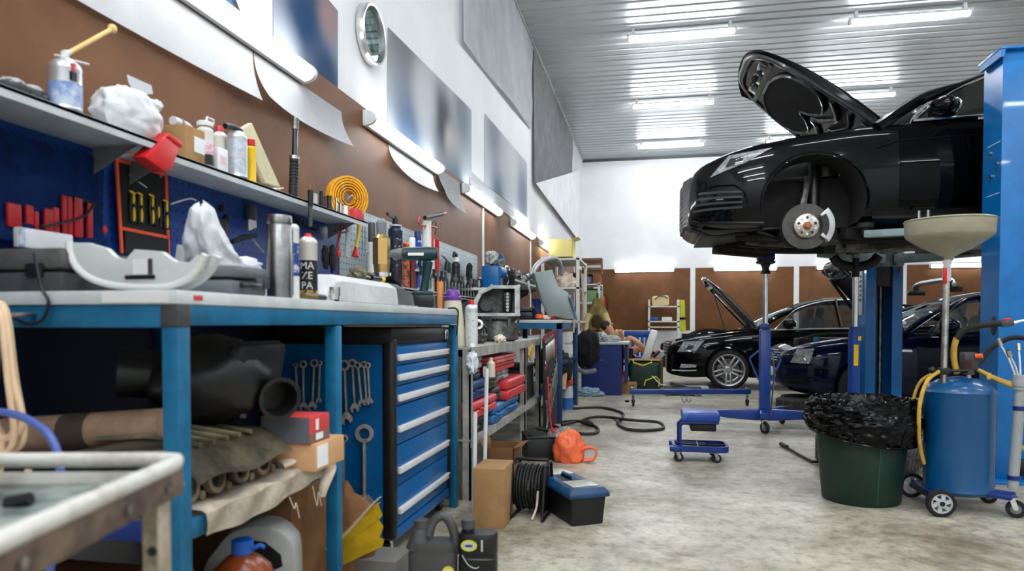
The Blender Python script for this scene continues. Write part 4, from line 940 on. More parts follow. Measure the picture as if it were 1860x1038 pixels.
part('valve_knob', MB().cyl((0.06, -0.055, 0.875), (0.085, -0.075, 0.878), 0.014, n=12), ORANGE, g)
part('dome_bolt', MB().cyl((0.0, -0.12, 0.758), (0.0, -0.12, 0.772), 0.012, n=8), STEEL, t)
HY = M('yellow_hose', (196, 158, 62), 0.5, var=0.15, sc=20)
part('hose', MB().tube([(-0.02, -0.02, 0.775), (-0.04, -0.03, 0.85), (-0.05, -0.05, 0.92), (-0.045, -0.07, 0.98)], 0.016, 10, k=6), HY, t)
part('hose_sleeve', MB().tube([(-0.045, -0.07, 0.975), (-0.0, -0.09, 1.03), (0.1, -0.12, 1.055), (0.16, -0.13, 1.06)], 0.017, 10, k=6), BLACK_R, t)
part('hose_grip', MB().box((0.18, -0.135, 1.06), (0.06, 0.035, 0.035), (0, -10, -10), 0.008), GREY_D, t)
part('red_button', MB().box((0.175, -0.14, 1.082), (0.035, 0.02, 0.014), (0, -10, -10), 0.004), RED, t)
part('wand', MB().tube([(0.2, -0.14, 1.06), (0.27, -0.16, 1.075), (0.31, -0.17, 1.02), (0.33, -0.17, 0.95), (0.345, -0.16, 0.88)], 0.008, 8, k=5), CHROME, t)
part('hose', MB().tube([(-0.12, -0.06, 0.79), (-0.20, -0.10, 0.74), (-0.245, -0.12, 0.62), (-0.25, -0.12, 0.48), (-0.235, -0.10, 0.36), (-0.2, -0.06, 0.26)], 0.011, 9, k=6), HY, t)
part('hose', MB().tube([(-0.1, -0.05, 0.80), (-0.19, 0.02, 0.73), (-0.225, 0.05, 0.60), (-0.225, 0.05, 0.45), (-0.2, 0.05, 0.34)], 0.009, 9, k=6), HY, t)
part('hose', MB().tube([(0.08, -0.02, 0.80), (0.17, -0.10, 0.74), (0.26, -0.18, 0.69), (0.33, -0.2, 0.66), (0.375, -0.18, 0.58), (0.37, -0.15, 0.48), (0.32, -0.12, 0.40), (0.25, -0.1, 0.36)], 0.012, 9, k=6), HY, t)
part('hose', MB().tube([(0.1, 0.0, 0.79), (0.2, -0.06, 0.74), (0.3, -0.14, 0.70), (0.36, -0.16, 0.62), (0.355, -0.14, 0.52), (0.3, -0.1, 0.44)], 0.009, 9, k=6), HY, t)
part('hose', MB().tube([(0.06, 0.02, 0.79), (0.12, 0.05, 0.83), (0.2, 0.08, 0.92), (0.3, 0.06, 0.98), (0.4, 0.0, 0.95), (0.42, -0.06, 0.86)], 0.014, 9, k=6), BLACK_R, t)
part('hose_coupling', MB().box((0.12, -0.075, 0.765), (0.02, 0.03, 0.035), (0, 0, -30), 0.004), HY, t)
tb = part('probe_holder', MB().cyl((0.205, -0.17, 0.16), (0.235, -0.17, 0.70), 0.026, n=18).cyl((0.235, -0.17, 0.70), (0.236, -0.17, 0.72), 0.034, n=18).cyl((0.236, -0.17, 0.72), (0.238, -0.17, 0.78), 0.04, n=10), M('grey_pvc', (150, 154, 156), 0.45, var=0.06), t)
for z in (0.22, 0.60): part('holder_strap', MB().lathe([(0.027, -0.012), (0.031, -0.012), (0.031, 0.012), (0.027, 0.012)], (0.207 + 0.03 * (z - 0.16) / 0.54, -0.17, z), 20, (0, 0, 1), True), BLUE_N, tb)
rs = random.Random(3)
for k in range(5):
    a = k * 1.3; q = Vector((0.238 + 0.016 * math.cos(a), -0.17 + 0.016 * math.sin(a), 0.74)); tip = q + Vector((0.075 * math.cos(a) - 0.01, 0.05 * math.sin(a), 0.14 + 0.03 * (k % 3)))
    pr = part('probe', MB().tube([q, q + (tip - q) * 0.5 + Vector((0, 0, 0.02)), tip], 0.0045, 7, k=4), M('probe_white', (216, 216, 214), 0.35), t)
    part('probe_end', MB().cyl(tip, tip + (tip - q).normalized() * 0.04, 0.012, n=10), STEEL, pr)
# ---- green bin with black liner
P = Vector((1.235, 4.55, 0))
t = thing('waste_bin', 'dark green plastic waste bin lined with a shiny black bag', 'bin', P)
part('bin_body', MB().lathe([(0.0, 0.0), (0.205, 0.0), (0.216, 0.012), (0.242, 0.28), (0.262, 0.56), (0.275, 0.565), (0.275, 0.585), (0.255, 0.585), (0.23, 0.28), (0.20, 0.03), (0.0, 0.03)], (0, 0, 0), 56), GREEN_D, t)
part('seam', MB().tube([(0.03, -0.2145, 0.02), (0.034, -0.2405, 0.28), (0.037, -0.260, 0.55)], 0.003, 6), M('bin_seam', (44, 78, 72), 0.6), t)
def bagf(a, b):
    th = 2 * PI * a
    n1 = noise.noise(Vector((math.cos(th) * 3, math.sin(th) * 3, b * 4))); n2 = noise.noise(Vector((math.cos(th) * 9, math.sin(th) * 9, b * 10 + 3)))
    n3 = abs(noise.noise(Vector((math.cos(th) * 16, math.sin(th) * 16, b * 20 + 8))))
    skew = 0.05 * math.cos(th + 0.9)
    if b < 0.72:
        q = b / 0.72; r = 0.300 - 0.012 * q + 0.016 * math.sin(q * PI) + 0.018 * n1 + 0.016 * n2; z = 0.40 - skew * (1 - q) + 0.20 * q + 0.012 * n1 * (1 - q)
    else:
        q = (b - 0.72) / 0.28; r = 0.288 - 0.055 * q + 0.012 * n2; z = 0.60 + 0.035 * math.sin(q * PI) - 0.12 * q * q + 0.02 * n2
    r += 0.03 * n3 - 0.006
    return (r * math.cos(th), r * math.sin(th), z)
mb = MB(); NU, NV = 110, 34
V = [[mb.bm.verts.new(bagf(i / NU, j / NV)) for j in range(NV + 1)] for i in range(NU)]
for i in range(NU):
    for j in range(NV): mb.bm.faces.new((V[i][j], V[(i + 1) % NU][j], V[(i + 1) % NU][j + 1], V[i][j + 1]))
bl = part('bin_liner', mb, M('black_bin_bag', (3, 3, 4), 0.16, spec=0.2, bump=0.6, bsc=12), t, smooth=60)
part('gathered_cord', MB().tube([(0.305 * math.cos(a), 0.305 * math.sin(a), 0.405 - 0.05 * math.cos(a + 0.9)) for a in [2 * PI * i / 40 for i in range(40)]], 0.006, 6, closed=True), M('black_bin_bag'), bl)
# ---- tyres lying on the floor
def tyre(label, p, r, w, m, rim=0.2):
    t = thing('tyre', label, 'tyre', p, 0)
    h = w / 2
    pr = [(rim, -h + 0.03), (rim + 0.015, -h + 0.01), (rim + 0.06, -h), (r - 0.05, -h + 0.012), (r - 0.015, -h + 0.03), (r, -h + 0.06), (r, h - 0.06), (r - 0.015, h - 0.03), (r - 0.05, h - 0.012), (rim + 0.06, h), (rim + 0.015, h - 0.01), (rim, h - 0.03), (rim + 0.05, h - 0.06), (r - 0.03, 0), (rim + 0.05, -h + 0.06)]
    part('carcass', MB().lathe(pr, (0, 0, h), 56, (0, 0, 1), True), m, t)
    mb = MB()
    for i in range(56):
        a = 2 * PI * i / 56
        for s in (-1, 1):
            mb.bar((r * math.cos(a) * 1.003, r * math.sin(a) * 1.003, h + s * 0.012), (r * math.cos(a + 0.06 * s) * 1.0, r * math.sin(a + 0.06 * s) * 1.0, h + s * (h - 0.045)), 0.02, 0.012, (math.cos(a), math.sin(a), 0))
    mb.lathe([(r - 0.002, h - 0.01), (r + 0.007, h - 0.01), (r + 0.007, h + 0.01), (r - 0.002, h + 0.01)], (0, 0, 0), 56, (0, 0, 1), True)
    part('tread', mb, m, t)
    return t
P = Vector((1.56, 5.58, 0)); tyre('grey dusty tyre lying flat on floor behind the green bin', P, 0.35, 0.255, TYRE_O, 0.21)
P = Vector((1.76, 8.86, 0)); tyre('dark tyre lying flat on floor below the navy car bumper', P, 0.30, 0.20, M('tyre_mid', (52, 52, 50), 0.85, var=0.3, sc=14, bump=0.4), 0.19)
# ---- mechanic's rolling seat
P = Vector((0.365, 5.66, 0))
t = thing('creeper_seat', 'low blue rolling mechanic seat with tool tray, on open floor', 'rolling seat', P)
BN = M('creeper_blue', (16, 44, 112), 0.4, var=0.2, sc=6)
part('seat_pad', MB().box((0.0, 0.0, 0.345), (0.28, 0.32, 0.075), None, 0.02), M('blue_vinyl', (20, 62, 142), 0.38, c2=(96, 140, 190), sc=5, edge=(0.5, 0.72)), t)
part('seat_drawer', MB().box((0.02, 0.0, 0.27), (0.19, 0.24, 0.07), None, 0.01), BLACK, t)
part('seat_plate', MB().box((0.0, 0.0, 0.302), (0.27, 0.3, 0.014), None, 0.004), BN, t)
for yy in (-0.09, 0.09):
    part('frame_tube', MB().tube([(-0.02, yy, 0.295), (-0.13, yy, 0.295), (-0.155, yy, 0.27), (-0.155, yy, 0.13), (-0.135, yy, 0.105), (0.05, yy, 0.10)], 0.016, 10), BN, t)
mb = MB(); o = rrect(0.42, 0.32, 0.07); i_ = rrect(0.38, 0.28, 0.055); mb.frame_prism(o, i_, 0.08, 0.125, 'z').bx(-0.19, 0.19, -0.14, 0.14, 0.078, 0.084)
part('tool_tray', mb, BN, t)
part('tray_divider', MB().bx(-0.02, -0.012, -0.14, 0.14, 0.084, 0.12).bx(-0.19, 0.19, -0.004, 0.004, 0.084, 0.118), BLACK, t)
part('tray_lining', MB().bx(-0.188, 0.188, -0.138, 0.138, 0.0842, 0.086), BLACK, t)
part('side_bracket', MB().box((-0.19, -0.13, 0.10), (0.08, 0.07, 0.04), None, 0.006).box((-0.19, 0.13, 0.10), (0.08, 0.07, 0.04), None, 0.006), BN, t)
for x, y in ((-0.18, -0.14), (-0.18, 0.14), (0.10, -0.14), (0.10, 0.14)): castor(t, Vector((x, y, 0)), 0.034, 20)
# ---- engine support beam lying on short legs
a = ground(1150, 738); b = ground(1357, 738); c = (a + b) / 2; L2 = (b - a).length / 2; rz = math.degrees(math.atan2(b.y - a.y, b.x - a.x))
t = thing('support_beam', 'long blue engine support beam standing on two threaded feet', 'beam', (c.x, c.y, 0), rz)
part('beam', MB().box((0, 0, 0.185), (2 * L2 + 0.08, 0.06, 0.065), None, 0.004), BLUE_J, t)
for s in (-1, 1):
    f = part('threaded_foot', MB().cyl((s * L2, 0, 0.03), (s * L2, 0, 0.27), 0.011, n=10).cyl((s * L2, 0, 0.10), (s * L2, 0, 0.13), 0.018, n=8), STEEL_D, t)
    part('foot_wheel', MB().cyl((s * L2 - 0.012, 0, 0.028), (s * L2 + 0.012, 0, 0.028), 0.028, n=16).box((s * L2, 0, 0.06), (0.04, 0.04, 0.05), None, 0.006), BLACK, f)
    part('wing_nut', MB().box((s * L2, 0, 0.235), (0.05, 0.012, 0.018), None, 0.004).cyl((s * L2, 0, 0.22), (s * L2, 0, 0.24), 0.014, n=8), STEEL, f)
for k in (-0.12, -0.06): part('chain_hook', MB().tube([(k, -0.03, 0.15), (k + 0.01, -0.035, 0.09), (k + 0.03, -0.035, 0.05), (k + 0.055, -0.035, 0.06), (k + 0.06, -0.035, 0.09)], 0.006, 7, k=4), STEEL, t)
# ---- hose on the floor and wheel wrench
hp = [(985, 742), (1030, 745), (1090, 743), (1128, 752), (1131, 762), (1122, 772), (1140, 783), (1180, 785), (1205, 781), (1195, 775), (1160, 772), (1130, 769), (1115, 762), (1085, 760), (1065, 763), (1058, 770), (1080, 777), (1087, 785), (1078, 791), (1050, 791), (1020, 783), (1000, 772), (1020, 770), (1050, 773), (1075, 778), (1060, 772), (1020, 775)]
pts = []
for i, (u, v) in enumerate(hp): q = ground(u, v); pts.append((q.x, q.y, 0.016 + (0.026 if i in (9, 10, 11, 23, 24, 25) else 0.0)))
solo('air_hose', MB().tube(pts, 0.0155, 8, k=6), M('hose_dark', (40, 38, 35), 0.6, var=0.2), 'long black air hose looped across the floor beside the far blue bench', 'hose')
a = ground(1420, 812); b = ground(1474, 842)
t = thing('wheel_wrench', 'dark steel wheel wrench lying on floor left of the green bin', 'wrench', tuple(a), 0)
d = b - a
part('shaft', MB().tube([(0, 0, 0.018), (d.x * 0.95, d.y * 0.95, 0.014), (d.x * 1.02, d.y * 1.02, 0.014), (d.x * 1.02 + 0.06, d.y * 1.02 + 0.01, 0.014)], 0.011, 8), BLACK, t)
part('socket', MB().cyl((-d.x * 0.02, -d.y * 0.02, 0.022), (d.x * 0.2, d.y * 0.2, 0.022), 0.02, 0.017, n=12), BLACK, t)
q = ground(1139, 731); solo('rag_scrap', MB().ball((0, 0, 0.012), 0.03, (1, 0.6, 0.5), 8, None, 0.4, 3, 1, -0.4), BLACK_R, 'small dark scrap on floor below the blue support beam', 'scrap', (q.x, q.y, 0.0))
# ================================================================ the blue workbench in the foreground
def dep(p): return (Vector(p) - C0).dot(ray(U0, V0).normalized() if False else (CM @ Vector((0, 0, -1))))
def pm(p): return dep(p) / FPX            # metres per photo pixel there
BX, BY0, BY1, BT = -1.10, 1.48, 3.93, 1.139
t = thing('workbench', 'long blue steel workbench with grey top filling the left foreground', 'workbench', (BX, BY0, 0))
Lb = BY1 - BY0; Wb = 0.735
part('top', MB().bx(-Wb, 0.004, -0.006, Lb, 1.106, BT, 0.003), M('bench_top_grey', (196, 202, 202), 0.4, var=0.1, sc=5, bump=0.04), t)
part('front_rail', MB().bx(-0.045, 0, 0.0, Lb, 1.055, 1.106, 0.002), BLUE_B, t); part('rear_rail', MB().bx(-Wb, -Wb + 0.045, 0, Lb, 1.055, 1.106, 0.002), BLUE_B, t)
part('end_rail', MB().bx(-Wb, -0.046, 0, 0.04, 1.05, 1.106, 0.002), BLUE_B, t); part('end_rail', MB().bx(-Wb, -0.046, Lb - 0.04, Lb, 1.05, 1.106, 0.002), BLUE_B, t)
part('corner_cap', MB().bx(-0.046, 0.002, -0.003, 0.047, 1.052, 1.107, 0.003), GREY_D, t)
ML = 0.85
for x, y in ((-0.045, 0.0), (-0.045, ML), (-0.045, Lb - 0.045), (-Wb, 0.0), (-Wb, ML), (-Wb, Lb - 0.045)):
    part('leg', MB().bx(x, x + 0.045, y, y + 0.045, 0.0, 1.052, 0.003), BLUE_B, t)
part('shelf_rail', MB().bx(-0.045, -0.003, 0.045, ML, 0.53, 0.58, 0.002), BLUE_B, t); part('shelf_rail', MB().bx(-Wb, -Wb + 0.04, 0.045, ML, 0.53, 0.58, 0.002), BLUE_B, t)
part('shelf_rail', MB().bx(-Wb, -0.046, 0.003, 0.043, 0.53, 0.58, 0.002), BLUE_N, t); part('shelf_rail', MB().bx(-Wb, -0.046, ML, ML + 0.04, 0.53, 0.58, 0.002), BLUE_N, t)
part('lower_shelf', MB().bx(-Wb + 0.01, -0.01, 0.01, ML, 0.58, 0.586), STEEL_D, t)
part('back_panel', MB().bx(-Wb - 0.004, -Wb - 0.001, 0.0, Lb, 0.4, 1.06), M('back_shade_navy', (5, 18, 46), 0.6), t)  # shade under the bench is put into this near-black navy
part('edge_label_and_light', MB().box((0.005, 0.07, 1.1225), (0.001, 0.035, 0.012)), RED_C, t, 'small red sticker on the edge')
part('edge_label_and_light', MB().bx(-0.2, -0.02, -0.0075, -0.0065, 1.110, 1.135), M('lit_steel', (222, 224, 220), 0.35), t, 'pale strip painting the lit bench end')  # light on the slab's end face, painted as a paler strip
# ---- roller tool cabinet under the bench
CY0, CY1 = 2.95, 3.86; CX = -1.125
t = thing('tool_cabinet', 'blue roller tool cabinet with six white handled drawers under the bench', 'tool cabinet', (CX, CY0, 0))
Lc = CY1 - CY0
part('body', MB().bx(-0.56, -0.022, 0.03, Lc - 0.03, 0.10, 0.965), BLUE_D, t)
part('top_frame', MB().bx(-0.58, 0.0, 0.0, Lc, 0.965, 1.04, 0.012), BLACK, t)
part('lock', MB().box((0.005, Lc - 0.10, 1.0), (0.012, 0.05, 0.055), None, 0.005), CHROME, t)
for y in (0.0, Lc - 0.055):
    part('corner_post', MB().bx(-0.055, 0.004, y, y + 0.055, 0.085, 1.0, 0.02, 4), BLACK, t)
part('side_panel', MB().bx(-0.56, -0.055, 0.012, 0.03, 0.10, 0.97), BLUE_D, t)
zs = [0.955, 0.867, 0.774, 0.683, 0.505, 0.319, 0.133]; hz = [0.906, 0.816, 0.722, 0.582, 0.394, 0.210]
for i in range(6):
    d = part('drawer', MB().bx(-0.05, -0.004, 0.058, Lc - 0.058, zs[i + 1] + 0.006, zs[i], 0.003), BLUE_D, t)
    part('handle', MB().bx(-0.004, 0.016, 0.058, Lc - 0.06, hz[i] - 0.016, hz[i] + 0.014, 0.005), M('handle_strip', (226, 228, 228), 0.35, 0.2), d)
    part('label_mark', MB().bx(0.016, 0.0165, Lc - 0.14, Lc - 0.10, hz[i] - 0.012, hz[i] + 0.008), M('label_pink', (206, 160, 140), 0.6), d)
    part('handle_latch', MB().bx(0.016, 0.019, Lc - 0.095, Lc - 0.07, hz[i] - 0.014, hz[i] + 0.010), STEEL_D, d)
part('base', MB().bx(-0.56, 0.0, 0.03, Lc - 0.03, 0.083, 0.13, 0.006), BLUE_D, t)
for y in (0.06, Lc - 0.06):
    for x in (-0.06, -0.5): castor(t, Vector((x, y, 0)), 0.038, 90)
# wrenches hanging on the end of the cabinet
def wrench_mb(L, w, th=0.009, ring=True):
    """combination spanner along -z from a ring at z=0; lies in the xz plane"""
    mb = MB(); r = w
    mb.lathe([(r * 0.6, -th * 0.6), (r, -th * 0.5), (r, th * 0.5), (r * 0.6, th * 0.6)], (0, 0, 0), 20, (0, 1, 0), True)
    mb.bar((0, 0, -r * 0.9), (0, 0, -L + r * 1.1), w * 0.85, th * 0.8, (1, 0, 0), 0.001)
    o = [(-r * 0.45, -L + r * 1.5), (-r * 1.05, -L + r * 0.5), (-r * 0.95, -L - r * 0.45), (-r * 0.45, -L - r * 0.75), (-r * 0.5, -L + r * 0.1), (-r * 0.1, -L + r * 0.42), (r * 0.3, -L + r * 0.2), (r * 0.55, -L - r * 0.45), (r * 1.0, -L - r * 0.1), (r * 1.08, -L + r * 0.6), (r * 0.45, -L + r * 1.5)]
    mb.prism(o, -th * 0.5, th * 0.5, 'y')
    return mb
WR = M('spanner_steel', (190, 182, 172), 0.35, 0.55, var=0.25, sc=30)
def hang_wr(u, v0, v1, w_px, label, Y, k=0, tilt=0, grp=None):
    p = atY(u, v0, Y); s_ = pm(p)
    return solo('spanner', wrench_mb((v1 - v0) * s_, w_px * s_ * 0.5), WR, label, 'spanner', p, rot=(0, R(tilt), R(8)), group=grp)
G1 = 'spanners hanging on the cabinet end'
hang_wr(662, 788, 926, 34, 'largest spanner, hanging alone on dark blue cabinet end', 2.942, grp=G1)
hang_wr(626, 664, 765, 20, 'long spanner right of the middle bench leg, upper left of its group', 2.942, tilt=-2, grp=G1)
hang_wr(640, 660, 745, 15, 'spanner second from the left in the upper group on cabinet end', 2.942, tilt=-3, grp=G1)
hang_wr(650, 664, 735, 12, 'spanner third from the left in the upper group on cabinet end', 2.942, tilt=-6, grp=G1)
hang_wr(661, 662, 733, 12, 'spanner second from the right in the upper group on cabinet end', 2.942, tilt=-4, grp=G1)
hang_wr(668, 664, 732, 11, 'spanner at the right end of the upper group on cabinet end', 2.942, tilt=-3, grp=G1)
hang_wr(625, 797, 892, 15, 'thin spanner hanging left of the largest one above the carton', 2.942, tilt=1, grp=G1)
hang_wr(551, 662, 742, 14, 'broad spanner hanging above the red carton, left one of two', 2.942, grp=G1)
hang_wr(571, 660, 742, 15, 'broad spanner hanging above the red carton, right one of two', 2.942, tilt=3, grp=G1)
hang_wr(537, 664, 705, 8, 'short thin spanner left of two broad ones above the red carton', 2.942, tilt=-3, grp=G1)
hang_wr(581, 660, 730, 9, 'thin spanner just left of the middle bench leg', 2.942, tilt=2, grp=G1)
# ---- wall boards and shelves over the bench
def pegboard(name, label, y0, y1, z0, z1, m, hole=True):
    t = thing(name, label, 'pegboard', (XW + 0.02, y0, 0))
    part('panel', MB().bx(-0.008, 0.0, 0, y1 - y0, z0, z1, 0.002), m, t)
    return t
PB = bpy.data.materials.new('perforated_blue')
def pegmat(name, c, hole=(6, 12, 30), pitch=0.038):
    m = M(name, c, 0.45); nt = m.node_tree; N = nt.nodes; L = nt.links; b = N['Principled BSDF']
    tc = N.new('ShaderNodeTexCoord'); mp = N.new('ShaderNodeMapping'); mp.inputs['Scale'].default_value = (0, 1 / pitch, 1 / pitch); L.new(tc.outputs['Object'], mp.inputs['Vector'])
    fr = N.new('ShaderNodeVectorMath'); fr.operation = 'FRACTION'; L.new(mp.outputs[0], fr.inputs[0])
    ds = N.new('ShaderNodeVectorMath'); ds.operation = 'DISTANCE'; L.new(fr.outputs[0], ds.inputs[0]); ds.inputs[1].default_value = (0, 0.5, 0.5)
    lt = N.new('ShaderNodeMath'); lt.operation = 'LESS_THAN'; lt.inputs[1].default_value = 0.16; L.new(ds.outputs['Value'], lt.inputs[0])
    nz = N.new('ShaderNodeTexNoise'); nz.inputs['Scale'].default_value = 6; L.new(tc.outputs['Object'], nz.inputs['Vector'])
    mx0 = N.new('ShaderNodeMix'); mx0.data_type = 'RGBA'; L.new(nz.outputs['Fac'], mx0.inputs['Factor']); a = rgb(c)
    mx0.inputs['A'].default_value = (*[q * 0.7 for q in a], 1); mx0.inputs['B'].default_value = (*[min(1, q * 1.3) for q in a], 1)
    mx = N.new('ShaderNodeMix'); mx.data_type = 'RGBA'; L.new(lt.outputs[0], mx.inputs['Factor']); L.new(mx0.outputs['Result'], mx.inputs['A']); mx.inputs['B'].default_value = (*rgb(hole), 1)
    L.new(mx.outputs['Result'], b.inputs['Base Color']); return m
pegboard('pegboard', 'dark blue perforated tool board on wall above the workbench', 1.0, 3.9, 1.14, 1.66, pegmat('pegboard_blue', (8, 56, 130)))
pegboard('pegboard', 'light grey perforated tool board beyond the wall shelf', 3.93, 7.3, 1.10, 1.78, pegmat('pegboard_grey', (156, 170, 176), (70, 80, 86)))
def wshelf(label, y0, y1, z, xf):
    t = thing('wall_shelf', label, 'shelf', (XW, y0, z))
    part('board', MB().bx(0.002, xf - XW, 0, y1 - y0, -0.012, 0, 0.001), GREY_L, t)
    part('front_lip', MB().bx(xf - XW - 0.002, xf - XW, 0, y1 - y0, -0.03, 0.0), GREY_L, t)
    for y in (0.05, y1 - y0 - 0.07): part('bracket', MB().prism([(0.03, -0.013), (0.2, -0.013), (0.03, -0.10)], y, y + 0.003, 'y'), GREY_M, t)
    return t
SZA, SZB, SXA, SXB = 1.655, 1.642, -1.585, -1.605
wshelf('grey metal wall shelf nearest the camera, under the spray foam can', 0.95, 2.10, SZA, SXA)
wshelf('grey metal wall shelf carrying the yellow strap roll', 2.13, 3.82, SZB, SXB)
# ================================================================ small things on and around the workbench
class F:
    """real place and size of something seen at u0..u1, standing in the plane x = X with its foot at z"""
    def __init__(s, u0, u1, vt, vb, X, z=None):
        c = atX((u0 + u1) / 2, vb, X); s.s = pm(c); s.y = c.y; s.X = X
        s.w = (u1 - u0) * s.s; s.zb = c.z if z is None else z
        s.zt = atX((u0 + u1) / 2, vt, X).z; s.h = s.zt - s.zb; s.p = Vector((X, s.y, s.zb))
    def rel(s, u, v): q = atX(u, v, s.X); return q - s.p
def can(name, label, cat, p, r, h, bm_, capm=None, cap=(0.55, 0.12), band=None, tip=None, group=None, dome=0.08, text=None, nozzle=None):
    t = thing(name, label, cat, p, 0, group)
    hb = h * (1 - (cap[1] if capm else 0)); hd = r * dome * 8
    part('can_body', MB().lathe([(0, 0), (r * 0.94, 0), (r, r * 0.08), (r * 0.97, r * 0.16), (r * 0.97, hb - hd - r * 0.1), (r, hb - hd), (r * 0.9, hb - hd * 0.55), (r * 0.62, hb - hd * 0.1), (r * 0.5, hb), (0, hb)], (0, 0, 0), 28), bm_, t)
    if band: part('can_label', MB().lathe([(r * 0.985, band[0] * h), (r * 0.995, band[0] * h), (r * 0.995, band[1] * h), (r * 0.985, band[1] * h)], (0, 0, 0), 28, (0, 0, 1), True), band[2], t)
    if capm: part('cap', MB().lathe([(r * cap[0], hb - 0.001), (r * cap[0], h * 0.985), (r * cap[0] * 0.85, h), (0, h)], (0, 0, 0), 24), capm, t)
    return t
def carton(name, label, cat, x0, x1, y0, y1, z0, z1, m, rz=0, flaps=False, sticker=None, group=None):
    c = Vector(((x0 + x1) / 2, (y0 + y1) / 2, z0)); t = thing(name, label, cat, c, rz, group)
    a, b, h = abs(x1 - x0) / 2, abs(y1 - y0) / 2, z1 - z0
    if flaps:
        mb = MB(); k = 0.005
        mb.bx(-a, a, -b, -b + k, 0, h).bx(-a, a, b - k, b, 0, h).bx(-a, -a + k, -b, b, 0, h).bx(a - k, a, -b, b, 0, h).bx(-a, a, -b, b, 0, k)
        part('carton', mb, m, t)
        part('flap', MB().bar((a, 0, h), (a + a * 0.5, 0, h + a * 0.15), 0.004, 2 * b * 0.96, (0, 1, 0)), m, t); part('flap', MB().bar((-a, 0, h), (-a * 1.2, 0, h + a * 0.45), 0.004, 2 * b * 0.96, (0, 1, 0)), m, t)
    else: part('carton', MB().bx(-a, a, -b, b, 0, h, 0.003), m, t)
    if sticker:
        y0s, y1s, z0s, z1s, sm = sticker
        part('label', MB().bx(a, a + 0.001, -b + 2 * b * y0s, -b + 2 * b * y1s, h * z0s, h * z1s), sm, t)
    return t
def bag(name, label, cat, p, r, sc, m, amp=0.3, fq=2.5, seed=0.0, flat=-0.6, rz=0, group=None):
    mb = MB().ball((0, 0, 0), r, sc, 26, None, amp, fq, seed, flat * r * sc[2])
    lo = min(v.co.z for v in mb.bm.verts); mb.xf(Matrix.Translation((0, 0, -lo)))
    return solo(name, mb, m, label, cat, p, rz, group, smooth=60)
PLAST_W = M('white_bag_plastic', (214, 218, 220), 0.35, var=0.06, bump=0.6, bsc=14)
# ---- on the near wall shelf
f = F(0, 38, 142, 178, -1.66, SZA); f2 = F(36, 72, 148, 190, -1.66, SZA)
for k, (g, lab) in enumerate(((f, 'grey and white work glove on near shelf at the left picture edge'), (f2, 'grey and white work glove on near shelf left of the foam can'))):
    t = thing('work_glove', lab, 'glove', (g.X, g.y, SZA), 75, 'gloves on the near shelf')
    part('palm', MB().ball((0, 0, 0.022), 0.05, (0.8, 1.0, 0.42), 12, None, 0.2, 3, k, -0.021), GREY_D, t)
    part('back_panel', MB().ball((0.0, 0.0, 0.034), 0.042, (0.7, 0.95, 0.4), 12, None, 0.2, 3, k + 2, -0.005), GREY_L, t)
    for i in range(4): part('finger', MB().tube([(-0.028 + i * 0.019, 0.035, 0.02), (-0.03 + i * 0.02, 0.07, 0.028), (-0.03 + i * 0.02, 0.09 + 0.006 * (i % 3), 0.014)], [0.011, 0.011, 0.008], 8, k=4), GREY_D, t)
    part('thumb', MB().tube([(0.035, -0.01, 0.02), (0.055, 0.015, 0.022), (0.058, 0.035, 0.014)], [0.012, 0.011, 0.008], 8, k=4), GREY_D, t)
q = F(72, 90, 183, 198, -1.64, SZA); solo('rubber_cap', MB().lathe([(0, 0), (0.014, 0), (0.016, 0.008), (0.012, 0.018), (0, 0.02)], (0, 0, 0), 20), BLACK_R, 'small black rubber cap on near shelf left of the foam can', 'cap', q.p)
f = F(92, 147, 110, 212, -1.62, SZA)
t = can('foam_can', 'silver and blue spray foam can with long yellow nozzle tube', 'spray can', f.p, f.w / 2, f.h, M('can_silver', (206, 210, 214), 0.3, 0.7), band=(0.08, 0.52, M('foam_blue', (110, 140, 190), 0.4, c2=(196, 206, 222), sc=20)))
part('print_block', MB().bx(f.w / 2 * 0.7, f.w / 2 * 1.0, -f.w * 0.26, -f.w * 0.05, f.h * 0.55, f.h * 0.72), BLACK, t); part('print_block', MB().bx(f.w / 2 * 0.7, f.w / 2 * 0.97, -f.w * 0.22, -f.w * 0.08, f.h * 0.74, f.h * 0.88), RED_C, t)
part('valve', MB().cyl((0, 0, f.h), (0, 0, f.h + 0.022), 0.011, n=12), WHITE, t)
part('trigger', MB().tube([f.rel(101, 100) * 1.0 + Vector((0, 0, 0)), f.rel(118, 106), f.rel(140, 112), f.rel(160, 117)], 0.0055, 8, k=4, flat=0.6), WHITE, t)
part('nozzle_base', MB().cyl((0, 0, f.h + 0.02), tuple(f.rel(127, 96)), 0.009, 0.007, n=10), WHITE, t)
tb = part('nozzle_tube', MB().cyl(tuple(f.rel(125, 96)), tuple(f.rel(203, 53)), 0.0065, n=10), M('cured_foam', (236, 206, 130), 0.6, var=0.1), t)
part('foam_blob', MB().ball(tuple(f.rel(204, 52)), 0.0125, (1, 1, 1), 10, None, 0.2), M('cured_foam'), tb)
f = F(152, 302, 158, 262, -1.68, SZA)
t = thing('plaster_bag', 'crumpled white plastic bag on near shelf with a putty knife in it', 'bag', f.p)
mb = MB().ball((0, 0, 0), 0.5, (f.w * 0.55, f.w * 0.98, f.h * 1.05), 30, None, 0.16, 2.2, 3.0, -f.h * 0.42); lo = min(v.co.z for v in mb.bm.verts); mb.xf(Matrix.Translation((0.015, 0, -lo)))
part('bag', mb, PLAST_W, t, smooth=60)
part('bag_neck', MB().ball((0.02, f.w * 0.43, f.h * 0.84), 0.022, (0.6, 1.7, 0.9), 12, (20, 0, 0), 0.5, 3, 5), PLAST_W, t)
bp = f.rel(240, 172)
